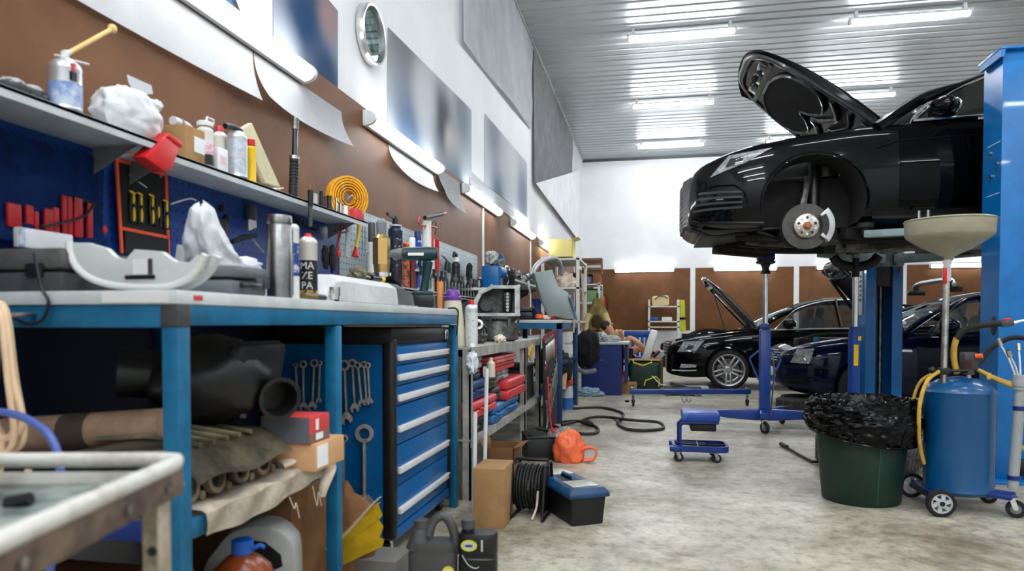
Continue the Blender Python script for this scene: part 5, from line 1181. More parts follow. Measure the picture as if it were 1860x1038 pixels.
part('putty_knife', MB().prism([(q.y, q.z) for q in [f.rel(u, v) for u, v in ((221, 136), (266, 156), (269, 171), (258, 172), (255, 176), (236, 172), (224, 150))]], 0.018, 0.0195, 'x'), M('knife_blade', (196, 200, 202), 0.3, 0.6), t)
f = F(268, 326, 250, 312, -1.575, None)
t = thing('red_tub', 'red plastic tub hanging behind the joint between the two wall shelves', 'tub', f.p)
o = [f.rel(u, v) for u, v in ((262, 285), (300, 312), (312, 308), (330, 262), (306, 244))]
part('tub', MB().prism([(q.y, q.z) for q in o], -0.05, 0.0, 'x', 0.004), RED, t); o2 = [f.rel(u, v) for u, v in ((302, 248), (306, 242), (332, 260), (329, 268))]
part('rim', MB().prism([(q.y, q.z) for q in o2], -0.053, 0.004, 'x', 0.002), RED, t)
# ---- on the second wall shelf
def S(u0, u1, vt, vb, X=-1.66): return F(u0, u1, vt, vb, X, SZB)
f = S(304, 362, 236, 290, -1.68); carton('cardboard_box', 'small cardboard box with white label behind the white bag on the shelf', 'box', f.X - 0.06, f.X + 0.06, f.y - f.w * 0.6, f.y + f.w * 0.6, SZB, f.zt, CARD, sticker=(0.35, 0.8, 0.3, 0.75, WHITE_P))
t = thing('pipe_elbow', 'white plastic pipe elbow lying on top of the small cardboard box', 'pipe', (f.X, f.y, f.zt))
part('elbow', MB().tube([(0, -0.055, 0.018), (0, -0.02, 0.018), (0, 0.02, 0.016), (0, 0.05, 0.005)], 0.016, 12, k=4), M('pvc_white', (206, 210, 214), 0.4), t); part('collar', MB().cyl((0, -0.022, 0.018), (0, -0.012, 0.018), 0.0185, n=16), GREY_M, t)
f = S(360, 386, 222, 292, -1.635); t = can('jar', 'clear plastic jar of black grease with white hook handle, on shelf', 'jar', f.p, f.w * 0.56, f.h, M('jar_clear', (222, 218, 212), 0.35, var=0.05), WHITE, (0.98, 0.1), (0.02, 0.26, BLACK))
part('jar_label', MB().lathe([(f.w * 0.565, f.h * 0.28), (f.w * 0.57, f.h * 0.28), (f.w * 0.57, f.h * 0.5), (f.w * 0.565, f.h * 0.5)], (0, 0, 0), 24, (0, 0, 1), True), M('jar_pink', (206, 120, 140), 0.5, c2=(226, 214, 220), sc=40), t)
part('hook_handle', MB().tube([f.rel(374, 224), f.rel(376, 213), f.rel(388, 218), f.rel(388, 226)], 0.004, 8), WHITE, t)
f = S(385, 416, 270, 306, -1.625); carton('parts_packet', 'white packet with faint red print standing before the jars on shelf', 'packet', f.X - 0.012, f.X + 0.012, f.y - f.w / 2, f.y + f.w / 2, SZB, f.zt, WHITE_P, sticker=(0.25, 0.75, 0.3, 0.65, M('faint_pink', (222, 190, 196), 0.7)))
f = S(387, 412, 230, 296, -1.70); can('jar', 'pale plastic bottle with red print behind the white packet on shelf', 'bottle', f.p, f.w * 0.55, f.h, M('pale_plastic', (224, 220, 208), 0.4), RED_C, (0.5, 0.12), (0.3, 0.5, M('print_blue2', (110, 120, 160), 0.5, c2=(200, 190, 196), sc=40)))
f = S(413, 449, 240, 322, -1.632)
t = can('spray_can', 'white and silver spray can with black cap on the wall shelf', 'spray can', f.p, f.w / 2, f.h, M('can_white', (214, 218, 222), 0.3, 0.4, c2=(190, 196, 204), sc=26), None, band=(0.08, 0.8, M('can_print', (200, 206, 212), 0.35, 0.3, c2=(170, 178, 190), sc=60)))
part('trigger_cap', MB().tube([f.rel(409, 229), f.rel(424, 231), f.rel(437, 238)], 0.011, 10, k=4), BLACK, t)
f = S(448, 465, 254, 328, -1.628); can('marker_can', 'slim yellow can with red cap on the wall shelf', 'can', f.p, f.w / 2, f.h, YEL, RED, (0.9, 0.14))
f = S(440, 505, 225, 332, -1.70); t = thing('wood_wedge', 'leaning cream wooden wedge behind the yellow can on shelf', 'wood', f.p)
o = [f.rel(u, v) for u, v in ((434, 235), (453, 224), (505, 340), (478, 332))]; part('wedge', MB().prism([(q.y, q.z) for q in o], -0.01, 0.012, 'x', 0.001), M('pale_wood', (214, 206, 168), 0.7, var=0.1), t)
f = S(480, 508, 330, 340, -1.65); solo('paper_strip', MB().box((0, 0, 0.012), (0.06, f.w * 1.5, 0.004), (14, 0, 0)), WHITE_P, 'white card strip lying on shelf left of the torque strut', 'card', f.p)
f = S(499, 512, 334, 344, -1.62); solo('orange_peg', MB().ball((0, 0, 0.008), 0.011, (0.7, 1.2, 0.7), 8), M('peg_orange', (214, 150, 90), 0.5), 'small orange peg on shelf left of the torque strut', 'peg', f.p)
f = S(519, 545, 212, 346, -1.66)
t = thing('shock_absorber', 'black strut with chrome rod standing upright on the wall shelf', 'strut', f.p)
h = f.h; dy = (f.rel(537, 212)).y
def L(k): return Vector((0, dy * k, h * k))
part('sleeve', MB().cyl(L(0), L(0.50), 0.021, 0.019, n=20), BLACK, t); part('bellows', MB().tube([L(0.02 + 0.02 * i) for i in range(24)], [0.022, 0.019] * 12, 16), BLACK_R, t)
part('collar', MB().cyl(L(0.49), L(0.53), 0.023, n=18).bar(L(0.50) + Vector((0, 0.02, 0)), L(0.46) + Vector((0, 0.026, 0)), 0.012, 0.02), STEEL, t)
part('rod', MB().cyl(L(0.53), L(0.92), 0.0125, n=16), M('black_chrome', (60, 62, 66), 0.12, 1.0), t); part('end_fitting', MB().cyl(L(0.86), L(0.97), 0.016, n=14).cyl(L(0.97), L(1.0), 0.013, n=14), STEEL_D, t)
f = F(553, 565, 346, 412, -1.60, None)
t = thing('torch', 'dark slim work torch clipped upright to the edge of the shelf', 'torch', f.p); d_ = f.rel(560, 346)
part('body', MB().cyl((0.012, 0, 0), (0.012, d_.y * 0.55, f.h * 0.55), 0.010, n=12), GREY_D, t); part('head', MB().cyl((0.012, d_.y * 0.55, f.h * 0.55), (0.012, d_.y, f.h), 0.0115, 0.014, n=12), BLACK, t)
sk = [(569, 580, 352, 366, GREY_L, 'card', 'pale folded card scrap on shelf right of the slim torch'), (580, 588, 348, 371, BLACK, 'socket', 'tall black socket on shelf right of the pale card'), (587, 594, 357, 371, M('maroon', (90, 30, 40), 0.5), 'socket', 'maroon plastic insert on shelf beside the tall black socket'),
      (593, 603, 356, 376, BLACK, 'socket', 'short black socket on shelf left of the silver one'), (608, 614, 360, 381, CHROME, 'socket', 'tall silver socket on shelf below the orange strap roll'), (615, 622, 368, 384, STEEL, 'socket', 'small steel socket on shelf in front of the strap roll'), (623, 632, 374, 386, WHITE, 'cap', 'small white plastic cap on shelf left of the red block')]
for u0, u1, v0, v1, m, cat, lab in sk:
    f = S(u0, u1, v0, v1, -1.625); r = f.w / 2
    solo('socket' if cat == 'socket' else cat + '_piece', MB().lathe([(0, 0), (r, 0), (r, f.h * 0.45), (r * 0.88, f.h * 0.55), (r * 0.88, f.h), (r * 0.6, f.h), (r * 0.55, f.h * 0.7), (0, f.h * 0.7)], (0, 0, 0), 16) if cat != 'card' else MB().bx(-0.03, 0.0, -r, r, 0, f.h), m, lab, cat, f.p, group='sockets on the wall shelf' if cat == 'socket' else None)
f = S(606, 655, 329, 372, -1.68)
t = thing('strap_roll', 'coiled yellow ratchet strap lying on its side on the wall shelf', 'strap', f.p)
r = f.h * 0.56; ST = M('strap_yellow', (226, 160, 30), 0.7, var=0.15, sc=40, bump=0.2)
for i in range(6):
    q = r * (1 - i * 0.13); part('strap_turn', MB().lathe([(q * 0.9, -0.026), (q, -0.026), (q, 0.026), (q * 0.9, 0.026)], (0.0, 0, r), 36, (1, -0.75, 0), True), ST, t)
part('strap_tail', MB().tube([(0.03, 0.03, 0.003), (0.05, 0.06, 0.003), (0.055, 0.11, 0.006)], 0.012, 8, flat=0.25), ST, t); part('buckle', MB().tube([(0.021, -0.04, r * 0.9), (0.04, -0.02, r * 1.1), (0.045, 0.0, r * 0.9)], 0.005, 8), CHROME, t)
f = S(634, 663, 376, 394, -1.635); solo('red_block', MB().box((0, 0, f.h * 0.4), (0.05, f.w * 1.1, f.h * 0.8), None, 0.006), RED_C, 'red plastic block on the far end of the wall shelf', 'block', f.p)
f = S(638, 657, 366, 391, -1.655); solo('wire_bail', MB().tube([(0, -f.w * 0.55, 0.004), (0, -f.w * 0.55, f.h * 0.8), (0, -f.w * 0.4, f.h), (0, f.w * 0.4, f.h), (0, f.w * 0.55, f.h * 0.8), (0, f.w * 0.55, 0.004)], 0.004, 8, k=3), CHROME, 'chrome wire loop behind the red block on shelf', 'wire', f.p)
# ---- on the pegboard
WX = XW + 0.022
f = F(0, 185, 270, 430, WX + 0.012, None)
t = thing('tool_roll', 'blue cloth tool roll with red handled tools hung on the board', 'tool roll', f.p)
NAVY_C = M('blue_cloth', (10, 58, 128), 0.85, c2=(6, 40, 96), sc=9, bump=0.4, bsc=14)
yl, yr = f.rel(-40, 350).y, f.rel(188, 350).y
zt_, zm, zb_ = f.rel(90, 262).z, f.rel(90, 402).z, 0.0
part('back_cloth', MB().sheet(lambda a, b: (0.004 * math.sin(a * 9 + b * 5), yl + (yr - yl) * a, zb_ - 0.03 + (zt_ - zb_ + 0.03) * b), 20, 12, 0.003), NAVY_C, t)
part('pocket', MB().sheet(lambda a, b: (0.016 + 0.006 * math.sin(a * 25), yl + (yr - yl) * a, zb_ - 0.03 + (zm - zb_ + 0.01 * math.sin(a * 7)) * b), 30, 8, 0.003), NAVY_C, t)
REDT = M('tool_red', (170, 24, 32), 0.45, var=0.2)
for u0, u1, v0, lab in ((4, 30, 374, 0), (38, 52, 378, 0), (54, 62, 390, 0), (72, 88, 384, 0), (88, 99, 382, 0), (104, 113, 360, 0), (114, 123, 362, 0), (126, 142, 364, 1), (150, 160, 374, 2)):
    a, b = f.rel(u0, v0), f.rel(u1, v0); w_ = b.y - a.y
    hd = part('tool_handle', MB().box((0.014, (a.y + b.y) / 2, (a.z + zm - 0.03) / 2), (0.012, w_, a.z - zm + 0.05), None, 0.005), REDT, t)
    if lab: part('blade_guard', MB().prism([(a.y, a.z - 0.005), (b.y + 0.02, a.z + 0.004), (b.y + 0.026, a.z + 0.01), (a.y, a.z + 0.012)], 0.01, 0.018, 'x'), BLACK, hd)
part('strap', MB().tube([f.rel(60, 412) + Vector((0.026, 0, 0)), f.rel(105, 404) + Vector((0.026, 0, 0)), f.rel(142, 392) + Vector((0.026, 0, 0)), f.rel(160, 372) + Vector((0.02, 0, 0))], 0.004, 6, k=4), BLACK, t)
part('pull_tab', MB().ball(f.rel(179, 418) + Vector((0.024, 0, 0)), 0.011, (0.5, 0.8, 1.3), 10), REDT, t)
f = F(32, 130, 420, 455, -1.76, None); t = thing('paper_pack', 'white paper packet leaning on board behind the grey case', 'packet', f.p)
part('packet', MB().box((0, 0, f.h / 2), (0.02, f.w * 1.2, f.h), None, 0.004), WHITE_P, t); part('printed_end', MB().box((0.002, -f.w * 0.53, f.h / 2), (0.019, f.w * 0.12, f.h * 0.94)), M('print_blue3', (90, 120, 170), 0.5, c2=(210, 216, 224), sc=30), t)
# pliers pouch
f = F(207, 303, 292, 452, WX + 0.02, None)
t = thing('pliers_pouch', 'black pliers pouch with orange edging and yellow handled pliers hung on board', 'tool pouch', f.p)
q = {k: f.rel(*uv) for k, uv in dict(tl=(209, 290), tr=(299, 318), bl=(219, 460), br=(304, 470), ml=(219, 415), mr=(303, 432)).items()}
part('panel', MB().prism([(q[k].y, q[k].z) for k in ('tl', 'tr', 'br', 'bl')], -0.003, 0.003, 'x'), M('pouch_black', (18, 18, 20), 0.8, bump=0.2), t)
ORT = M('edging_orange', (232, 84, 44), 0.6)
for a, b in (('tl', 'tr'), ('tl', 'bl'), ('tr', 'br'), ('ml', 'mr')):
    part('edging', MB().bar((0.005, q[a].y, q[a].z), (0.005, q[b].y, q[b].z), 0.0115, 0.006, (1, 0, 0)), ORT, t)
part('pocket', MB().prism([(q['ml'].y + 0.008, q['ml'].z - 0.008), (q['mr'].y - 0.006, q['mr'].z - 0.008), (q['br'].y - 0.006, q['br'].z), (q['bl'].y + 0.008, q['bl'].z)], 0.003, 0.012, 'x'), M('pouch_black'), t)
for (u, v, w_) in ((238, 321, 14), (258, 336, 22)):
    a = f.rel(u, v); part('printed_line', MB().box((0.0035, a.y, a.z), (0.001, w_ * pm(f.p), 0.004), (-16, 0, 0)), WHITE, t)
for u, v in ((214, 298), (290, 320)): a = f.rel(u, v); part('eyelet', MB().lathe([(0.004, 0), (0.007, 0), (0.007, 0.002), (0.004, 0.002)], (0.003, a.y, a.z), 14, (1, 0, 0), True), CHROME, t)
for i, (u, v, tw) in enumerate(((235, 350, 1), (249, 353, 2), (270, 356, 1), (282, 361, 1), (296, 366, 1))):
    a = f.rel(u, v); s_ = pm(f.p) * 0.85
    pl = part('pliers', MB().ball((0.012, a.y, a.z), 0.011, (0.6, 1.5, 0.35), 8, (-14, 0, 0)).ball((0.014, a.y + 0.003, a.z - 13 * s_), 0.0085, (0.6, 0.55, 2.3), 8).ball((0.014, a.y + 0.004, a.z - 45 * s_), 0.0095, (0.6, 0.5, 2.8), 8) if i != 3 else MB().ball((0.014, a.y, a.z - 30 * s_), 0.007, (0.6, 0.6, 3.2), 8), YEL, t, 'yellow pliers grip')
    part('black_grip', MB().tube([(0.010, a.y + 0.006, a.z - 3 * s_), (0.012, a.y + 0.012, a.z - 30 * s_), (0.012, a.y + 0.01, a.z - 62 * s_)], 0.006, 8, k=3).tube([(0.010, a.y - 0.004, a.z - 3 * s_), (0.010, a.y - 0.008, a.z - 30 * s_), (0.010, a.y - 0.004, a.z - 62 * s_)], 0.005, 8, k=3), BLACK, pl)
# things hanging behind the white carrier bag
def on_wall(u0, u1, v0, v1, off=0.02): return F(u0, u1, v0, v1, WX + off, None)
f = on_wall(312, 352, 360, 372); solo('cable_tie', MB().tube([f.rel(311, 371), f.rel(325, 366), f.rel(345, 361), f.rel(356, 364)], 0.0035, 7, k=4), WHITE, 'white cable tie end sticking out by the pliers pouch', 'cable tie', f.p)
f = on_wall(388, 420, 375, 450); t = thing('tool_holster', 'black holster with two grips behind the white carrier bag', 'holster', f.p)
part('holster', MB().box((0, 0, f.h * 0.35), (0.03, f.w * 0.8, f.h * 0.7), None, 0.012), BLACK, t); part('grip', MB().ball((0.0, -f.w * 0.1, f.h * 0.95), 0.016, (0.8, 0.8, 1.0), 10), BLACK_R, t); part('grip', MB().ball((0.0, f.w * 0.35, f.h * 0.7), 0.016, (0.8, 0.8, 1.5), 10), BLACK_R, t)
f = on_wall(444, 470, 372, 420); t = thing('bit_holder', 'black rack of white tipped bits hanging left of steel cylinder', 'bit rack', f.p)
part('rack', MB().box((0, 0, f.h * 0.7), (0.02, f.w, f.h * 0.6), None, 0.004), M('rack_smoke', (52, 50, 50), 0.3), t)
for i in range(4): part('bit', MB().cyl((0.004, -f.w * 0.36 + i * f.w * 0.24, 0.0 + 0.006 * i), (0.004, -f.w * 0.36 + i * f.w * 0.24, f.h * 0.42), 0.006, n=8), WHITE, t)
f = on_wall(420, 480, 425, 455, 0.06); t = thing('t_handle', 'black T handle driver hanging left of steel cylinder', 'driver', f.p)
part('handle', MB().tube([f.rel(421, 440), f.rel(440, 432), f.rel(464, 428)], [0.010, 0.013, 0.010], 10), BLACK_R, t); part('shank', MB().cyl(f.rel(456, 432), f.rel(478, 458), 0.005, n=8), STEEL, t)
f = on_wall(525, 578, 398, 416); t = thing('hook_rail', 'row of black hooks on board right of the steel cylinder', 'hooks', f.p)
part('rail', MB().box((0, 0, f.h / 2), (0.012, f.w * 1.4, 0.012), (-8, 0, 0)), BLACK, t)
for i in range(5): part('hook', MB().tube([(0.006, -f.w * 0.6 + i * f.w * 0.3, f.h * 0.5 - 0.003 * i), (0.03, -f.w * 0.6 + i * f.w * 0.3, f.h * 0.3 - 0.003 * i), (0.032, -f.w * 0.6 + i * f.w * 0.3, f.h * 0.8 - 0.003 * i)], 0.005, 6), BLACK, t)
# ---- on the bench top
f = F(-30, 150, 455, 524, -1.42, BT)
t = thing('tool_case', 'dark grey moulded power tool case at the left end of the bench', 'case', (-1.645, 1.78, BT))
part('base_shell', MB().bx(-0.175, 0.175, -0.25, 0.20, 0.0, 0.055, 0.016), GREY_D, t); part('lid', MB().bx(-0.175, 0.175, -0.25, 0.20, 0.058, 0.115, 0.018), M('case_grey', (76, 76, 74), 0.5, var=0.2), t)
for i, x in enumerate((-0.145, -0.125, -0.105, -0.085)): part('rivet', MB().cyl((x, -0.252, 0.057), (x, -0.247, 0.057), 0.004, n=10), CHROME, t)
for x in (-0.05, 0.1): part('latch', MB().box((x, -0.253, 0.057), (0.05, 0.012, 0.035), None, 0.004), BLACK, t)
# pale moulded bumper trim
f = F(120, 368, 440, 525, -1.17, BT)
t = thing('plastic_trim', 'pale grey U shaped moulded trim standing on the bench edge', 'car part', (-1.21, 1.62, BT))
def at_trim(u, v): q = atY(u, v, 1.555); return (q.x + 1.21, q.z - BT)
oc = [at_trim(u, v) for u, v in ((120, 440), (122, 462), (134, 488), (160, 508), (200, 520), (250, 524), (300, 522), (335, 508), (356, 488), (368, 464))]
oc = [(x, max(z, 0.002)) for x, z in oc]; ins = [at_trim(u, v) for u, v in ((350, 463), (336, 476), (310, 474), (298, 466), (285, 456), (236, 452), (220, 470), (200, 466), (184, 450), (150, 440))]
TRM = M('trim_pale', (196, 200, 198), 0.4, var=0.06)
part('rim', MB().prism(oc + ins, -0.05, -0.03, 'y', 0.002), TRM, t)
part('back_wall', MB().tube([(x * 0.97, 0.0, z + 0.004) for x, z in oc], 0.012, 8, k=3), TRM, t); part('flange', MB().tube([(x, -0.055, z + 0.003) for x, z in oc], 0.009, 8, k=4), M('trim_light', (216, 218, 214), 0.38), t)
a = at_trim(234, 470); b_ = at_trim(268, 498)
part('window_panel', MB().bx(a[0], b_[0], -0.052, -0.049, b_[1], a[1]), M('trim_light'), t); part('slot', MB().bx(a[0] - 0.022, b_[0] + 0.01, -0.054, -0.05, b_[1] - 0.012, b_[1] - 0.002), BLACK, t); part('slot', MB().bx(b_[0] - 0.008, b_[0] + 0.003, -0.054, -0.05, b_[1], a[1]), GREY_D, t)
# grey case with white carrier bag
t = thing('tool_case', 'grey plastic drill case lying under the white carrier bag', 'case', (-1.34, 1.86, BT), 4)
part('base_shell', MB().bx(-0.115, 0.19, -0.11, 0.10, 0.0, 0.045, 0.012), M('case_slate', (92, 98, 102), 0.45, var=0.1), t); part('lid', MB().bx(-0.115, 0.20, -0.115, 0.105, 0.05, 0.085, 0.012), M('case_slate'), t)
for y in (0.03, 0.075): part('latch', MB().box((0.198, y, 0.04), (0.014, 0.035, 0.03), None, 0.004), GREY_D, t)
part('handle', MB().tube([(0.19, -0.06, 0.03), (0.215, -0.05, 0.03), (0.215, 0.0, 0.03), (0.19, 0.01, 0.03)], 0.008, 8, k=3), BLACK, t)
f = F(330, 480, 365, 492, -1.36, BT + 0.087)
t = thing('carrier_bag', 'crumpled white plastic carrier bag standing on the grey case', 'bag', f.p)
def bagsurf(a, b):
    th = 2 * PI * a; k = 1 - b
    c = f.rel(365 + 45 * (1 - b) ** 2.2, 492 - 126 * b)
    ry = (0.036 + 0.085 * (1 - b) ** 1.2) ; rx = 0.03 + 0.05 * (1 - b)
    n_ = noise.noise(Vector((math.cos(th) * 1.6, math.sin(th) * 1.6, b * 1.5))) * 0.6 + 0.14 * abs(math.sin(th * 3.5 + 2 * b)) + 0.26 * noise.noise(Vector((math.cos(th) * 3.5, math.sin(th) * 3.5, b * 5))) + 0.2 * abs(noise.noise(Vector((math.cos(th) * 5 + b * 3, math.sin(th) * 5, b * 9))))
    q = 0.85 + 0.5 * n_; zz = c.z * (0.96 + 0.10 * noise.noise(Vector((math.cos(th), math.sin(th), 4.0))) * b)
    if b > 0.93: q *= 1 - (b - 0.93) / 0.07 * 0.8
    return (c.x + rx * q * math.cos(th), c.y + ry * q * math.sin(th), max(0.0, zz))
mb = MB(); NU, NV = 64, 22; V = [[mb.bm.verts.new(bagsurf(i / NU, j / NV)) for j in range(NV + 1)] for i in range(NU)]
for i in range(NU):
    for j in range(NV): mb.bm.faces.new((V[i][j], V[(i + 1) % NU][j], V[(i + 1) % NU][j + 1], V[i][j + 1]))
part('bag', mb, M('thin_white_plastic', (216, 220, 224), 0.32, bump=0.6, bsc=22, alpha=0.9), t, smooth=60)
part('bag_skirt', MB().ball(f.rel(440, 486) + Vector((0, 0, 0.0)), 0.06, (0.9, 1.5, 0.55), 18, None, 0.3, 2.5, 7, -0.02), M('thin_white_plastic'), t, smooth=60)
f = F(322, 346, 430, 472, -1.42, None); solo('label_card', MB().box((0, 0, f.h / 2), (0.03, f.w, f.h), (0, 10, 0), 0.002), GREY_L, 'small pale box with printed code behind the pale trim', 'box', (f.X, f.y, BT + 0.09))
# steel sleeve, can, bottle, driver
f = F(486, 530, 393, 541, -1.15, BT)
t = thing('steel_sleeve', 'tall brushed steel sleeve standing on the bench edge', 'steel tube', f.p); r = f.w / 2
part('sleeve', MB().lathe([(r * 0.92, 0), (r, 0), (r, f.h - 0.035), (r * 0.97, f.h - 0.033), (r * 0.97, f.h - 0.027), (r * 1.03, f.h - 0.025), (r * 1.03, f.h - 0.004), (r * 0.99, f.h), (r * 0.9, f.h), (r * 0.9, 0.01)], (0, 0, 0), 40, (0, 0, 1), True), M('brushed_sleeve', (132, 132, 132), 0.28, 1.0, var=0.12, sc=40), t)
part('clamp_seam', MB().bar((r * 0.80, r * 0.62, 0.01), (r * 0.80, r * 0.62, f.h - 0.04), 0.006, 0.006), STEEL, t)
f = F(526, 540, 408, 535, -1.22, BT); can('bottle', 'slim white bottle with blue print behind the steel sleeve', 'bottle', f.p, f.w * 0.8, f.h, M('bottle_white', (216, 218, 216), 0.4), None, band=(0.32, 0.75, M('bottle_blue', (30, 60, 130), 0.45, c2=(190, 196, 210), sc=50, edge=(0.5, 0.56))))
f = F(543, 577, 425, 540, -1.205, BT)
t = can('spray_can', 'black and white lettered spray can with red nozzle on the bench', 'spray can', f.p, f.w / 2, f.h, M('can_cream', (206, 200, 188), 0.32, 0.3), RED, (0.36, 0.05), (0.06, 0.60, BLACK))
r = f.w / 2
def wrapped(txt, size, z, a0, m, nm='lettering'):
    mb = text_mb(txt, size, Matrix.Identity(4))
    for v in mb.bm.verts: aa = a0 + v.co.x / (r * 1.0); rr = r * 1.0 + v.co.z; v.co = Vector((rr * math.sin(aa), -rr * math.cos(aa), z + v.co.y))
    return part(nm, mb, m, t)
for i, s_ in enumerate(('MA', 'ZE', 'PA')): wrapped(s_, 0.036, f.h * (0.515 - 0.145 * i), 0.35, M('letter_grey', (206, 206, 204), 0.5))
part('yellow_panel', MB().lathe([(r * 0.998, f.h * 0.07), (r * 1.002, f.h * 0.07), (r * 1.002, f.h * 0.16), (r * 0.998, f.h * 0.16)], (0, 0, 0), 28, (0, 0, 1), True), M('ochre', (190, 150, 70), 0.5, c2=(30, 30, 30), sc=24, edge=(0.45, 0.55)), t)
f = F(534, 606, 528, 541, -1.12, BT); t = thing('screwdriver', 'black and olive handled screwdriver lying on the bench edge', 'screwdriver', (f.X, f.y, BT + 0.011))
part('handle', MB().cyl((0, -f.w * 0.55, 0), (0, f.w * 0.1, 0), 0.011, n=12), M('olive_grip', (104, 88, 40), 0.5), t); part('grip_end', MB().cyl((0, f.w * 0.1, 0), (0, f.w * 0.6, 0), 0.0105, 0.0095, n=12), BLACK, t)
f = F(598, 618, 522, 545, -1.125, BT); t = thing('socket', 'chrome hex socket standing on the bench edge', 'socket', f.p); r = f.w / 2
part('socket', MB().lathe([(r * 0.8, 0), (r * 0.85, f.h * 0.35), (r, f.h * 0.45), (r, f.h), (r * 0.7, f.h), (r * 0.65, f.h * 0.6), (0, f.h * 0.6)], (0, 0, 0), 20), CHROME, t); part('base_ring', MB().lathe([(0, 0), (r * 0.82, 0), (r * 0.82, f.h * 0.2), (0, f.h * 0.2)], (0, 0, 0), 20), BLACK, t)
# big light alloy cover with a rag and fittings on it
CVY0, CVY1 = 2.35, 3.28
t = thing('valve_cover', 'long pale alloy engine cover with dark end lying on the bench', 'car part', (-1.27, CVY0, BT))
Lc2 = CVY1 - CVY0
def cov(y0, y1, grow=0.0):
    mb = MB(); rings = []
    for k in range(13):
        a = k / 12; yy = y0 + (y1 - y0) * a; e = min(1, min(yy + 0.001, 10) / 0.12); g_ = math.sqrt(max(0.05, 1 - (1 - e) ** 2)); e2 = min(1, max(0.0, (Lc2 - yy)) / 0.16); g2_ = math.sqrt(max(0.05, 1 - (1 - e2) ** 2))
        hh = 0.105 * min(g_, g2_ ** 0.6) + grow
        rings.append([(-0.15, yy, 0), (-0.15, yy, hh * 0.7), (-0.11, yy, hh), (0.0, yy, hh * 1.02), (0.09, yy, hh), (0.13, yy, hh * 0.75), (0.14, yy, 0)])
    mb.rings(rings); return mb
part('cover', cov(0, Lc2 * 0.74), M('cover_alloy', (206, 208, 208), 0.45, 0.2, var=0.12, sc=10, bump=0.1), t); part('end_section', cov(Lc2 * 0.745, Lc2 * 0.985), GREY_D, t); part('edge_flange', MB().bx(-0.16, 0.15, -0.005, Lc2, 0, 0.006, 0.002), ALU, t)
CT = BT + 0.108
f = F(620, 680, 465, 500, -1.30, CT); 
t = thing('rag', 'crumpled olive grey rag on top of the pale alloy cover', 'rag', (-1.28, f.y - 0.04, CT - 0.002)); mb = MB().ball((0, 0, 0.028), 0.05, (0.8, 1.0, 0.75), 20, None, 0.35, 2.4, 1.5, -0.028); part('rag', mb, RAG, t, smooth=60); mb = MB().ball((0.0, 0.085, 0.022), 0.042, (0.9, 1.0, 0.65), 18, None, 0.4, 2.6, 4.5, -0.022); part('rag_fold', mb, RAG, t, smooth=60)
solo('rag', MB().sheet(lambda a, b: (-0.05 + 0.10 * b, -0.13 + 0.5 * a, 0.004 + 0.035 * math.sin(a * PI) * (0.7 + 0.3 * math.sin(b * 6)) + 0.008 * math.sin(a * 17 + b * 4) - 0.055 * max(0, a - 0.82) / 0.18), 26, 8, 0.008), M('rag_dark', (78, 72, 58), 0.9, var=0.3, sc=10, bump=0.3), 'long dark rag draped over far end of the pale alloy cover', 'rag', (-1.24, 2.92, CT))
f = F(684, 716, 412, 497, -1.30, CT)
t = thing('brass_fitting', 'large brass hex fitting with grey cap standing on the alloy cover', 'fitting', (-1.32, f.y, CT)); r = f.w / 2
for (r0, r1, z0, z1, n_, m, nm) in ((1.05, 1.05, 0, 0.22, 32, CHROME, 'steel_ring'), (0.85, 0.92, 0.22, 0.36, 24, BRASS, 'lower_nut'), (1.0, 1.0, 0.36, 0.80, 6, BRASS, 'hex_nut'), (0.95, 0.6, 0.80, 0.86, 24, BRASS, 'shoulder'), (0.55, 0.62, 0.86, 1.05, 20, GREY_M, 'grey_cap')):
    part(nm, MB().cyl((0, 0, z0 * f.h), (0, 0, z1 * f.h), r * r0, r * r1, n=n_), m, t)
part('dome', MB().ball((0, 0, f.h * 1.05), r * 0.62, (1, 1, 0.8), 12), GREY_M, t)
f = F(640, 668, 480, 500, -1.20, CT)
t = thing('screwdriver', 'yellow ended screwdriver lying on the alloy cover beside the rag', 'screwdriver', (-1.2, f.y + 0.12, CT + 0.012)); part('handle', MB().cyl((0, 0, 0), (0, 0.10, 0), 0.012, n=12), BLACK, t); part('end_cap', MB().cyl((0, 0.10, 0), (0, 0.14, 0), 0.0125, n=12), YEL, t); part('shank', MB().cyl((0, 0, 0), (0, -0.06, 0), 0.005, n=8), CHROME, t)
# cordless drill
f = F(755, 812, 455, 560, -1.16, BT)
t = thing('cordless_drill', 'dark green cordless drill standing on its battery at bench end', 'drill', (-1.20, f.y, BT), -78)
t.scale = (1.15, 1.1, 1.06)
DG = M('drill_teal', (10, 52, 56), 0.42, var=0.15); H_ = f.h; W_ = f.w
part('battery', MB().box((0, -0.005, 0.035), (0.075, 0.11, 0.07), None, 0.01), BLACK, t); part('battery_plate', MB().box((0, -0.005, 0.078), (0.07, 0.1, 0.02), None, 0.006), DG, t)
part('grip', MB().tube([(0, -0.005, 0.08), (0, 0.005, 0.13), (0, 0.02, H_ - 0.075)], [0.024, 0.019, 0.024], 12, k=4), DG, t); part('trigger', MB().ball((0, -0.022, H_ - 0.085), 0.012, (0.7, 0.8, 1.4), 8), BLACK, t)
part('motor_housing', MB().lathe([(0, -0.10), (0.028, -0.10), (0.034, -0.08), (0.036, 0.02), (0.032, 0.06), (0.024, 0.068), (0, 0.07)], (0, 0.0, H_ - 0.035), 24, (0, 1, 0.0)), DG, t)
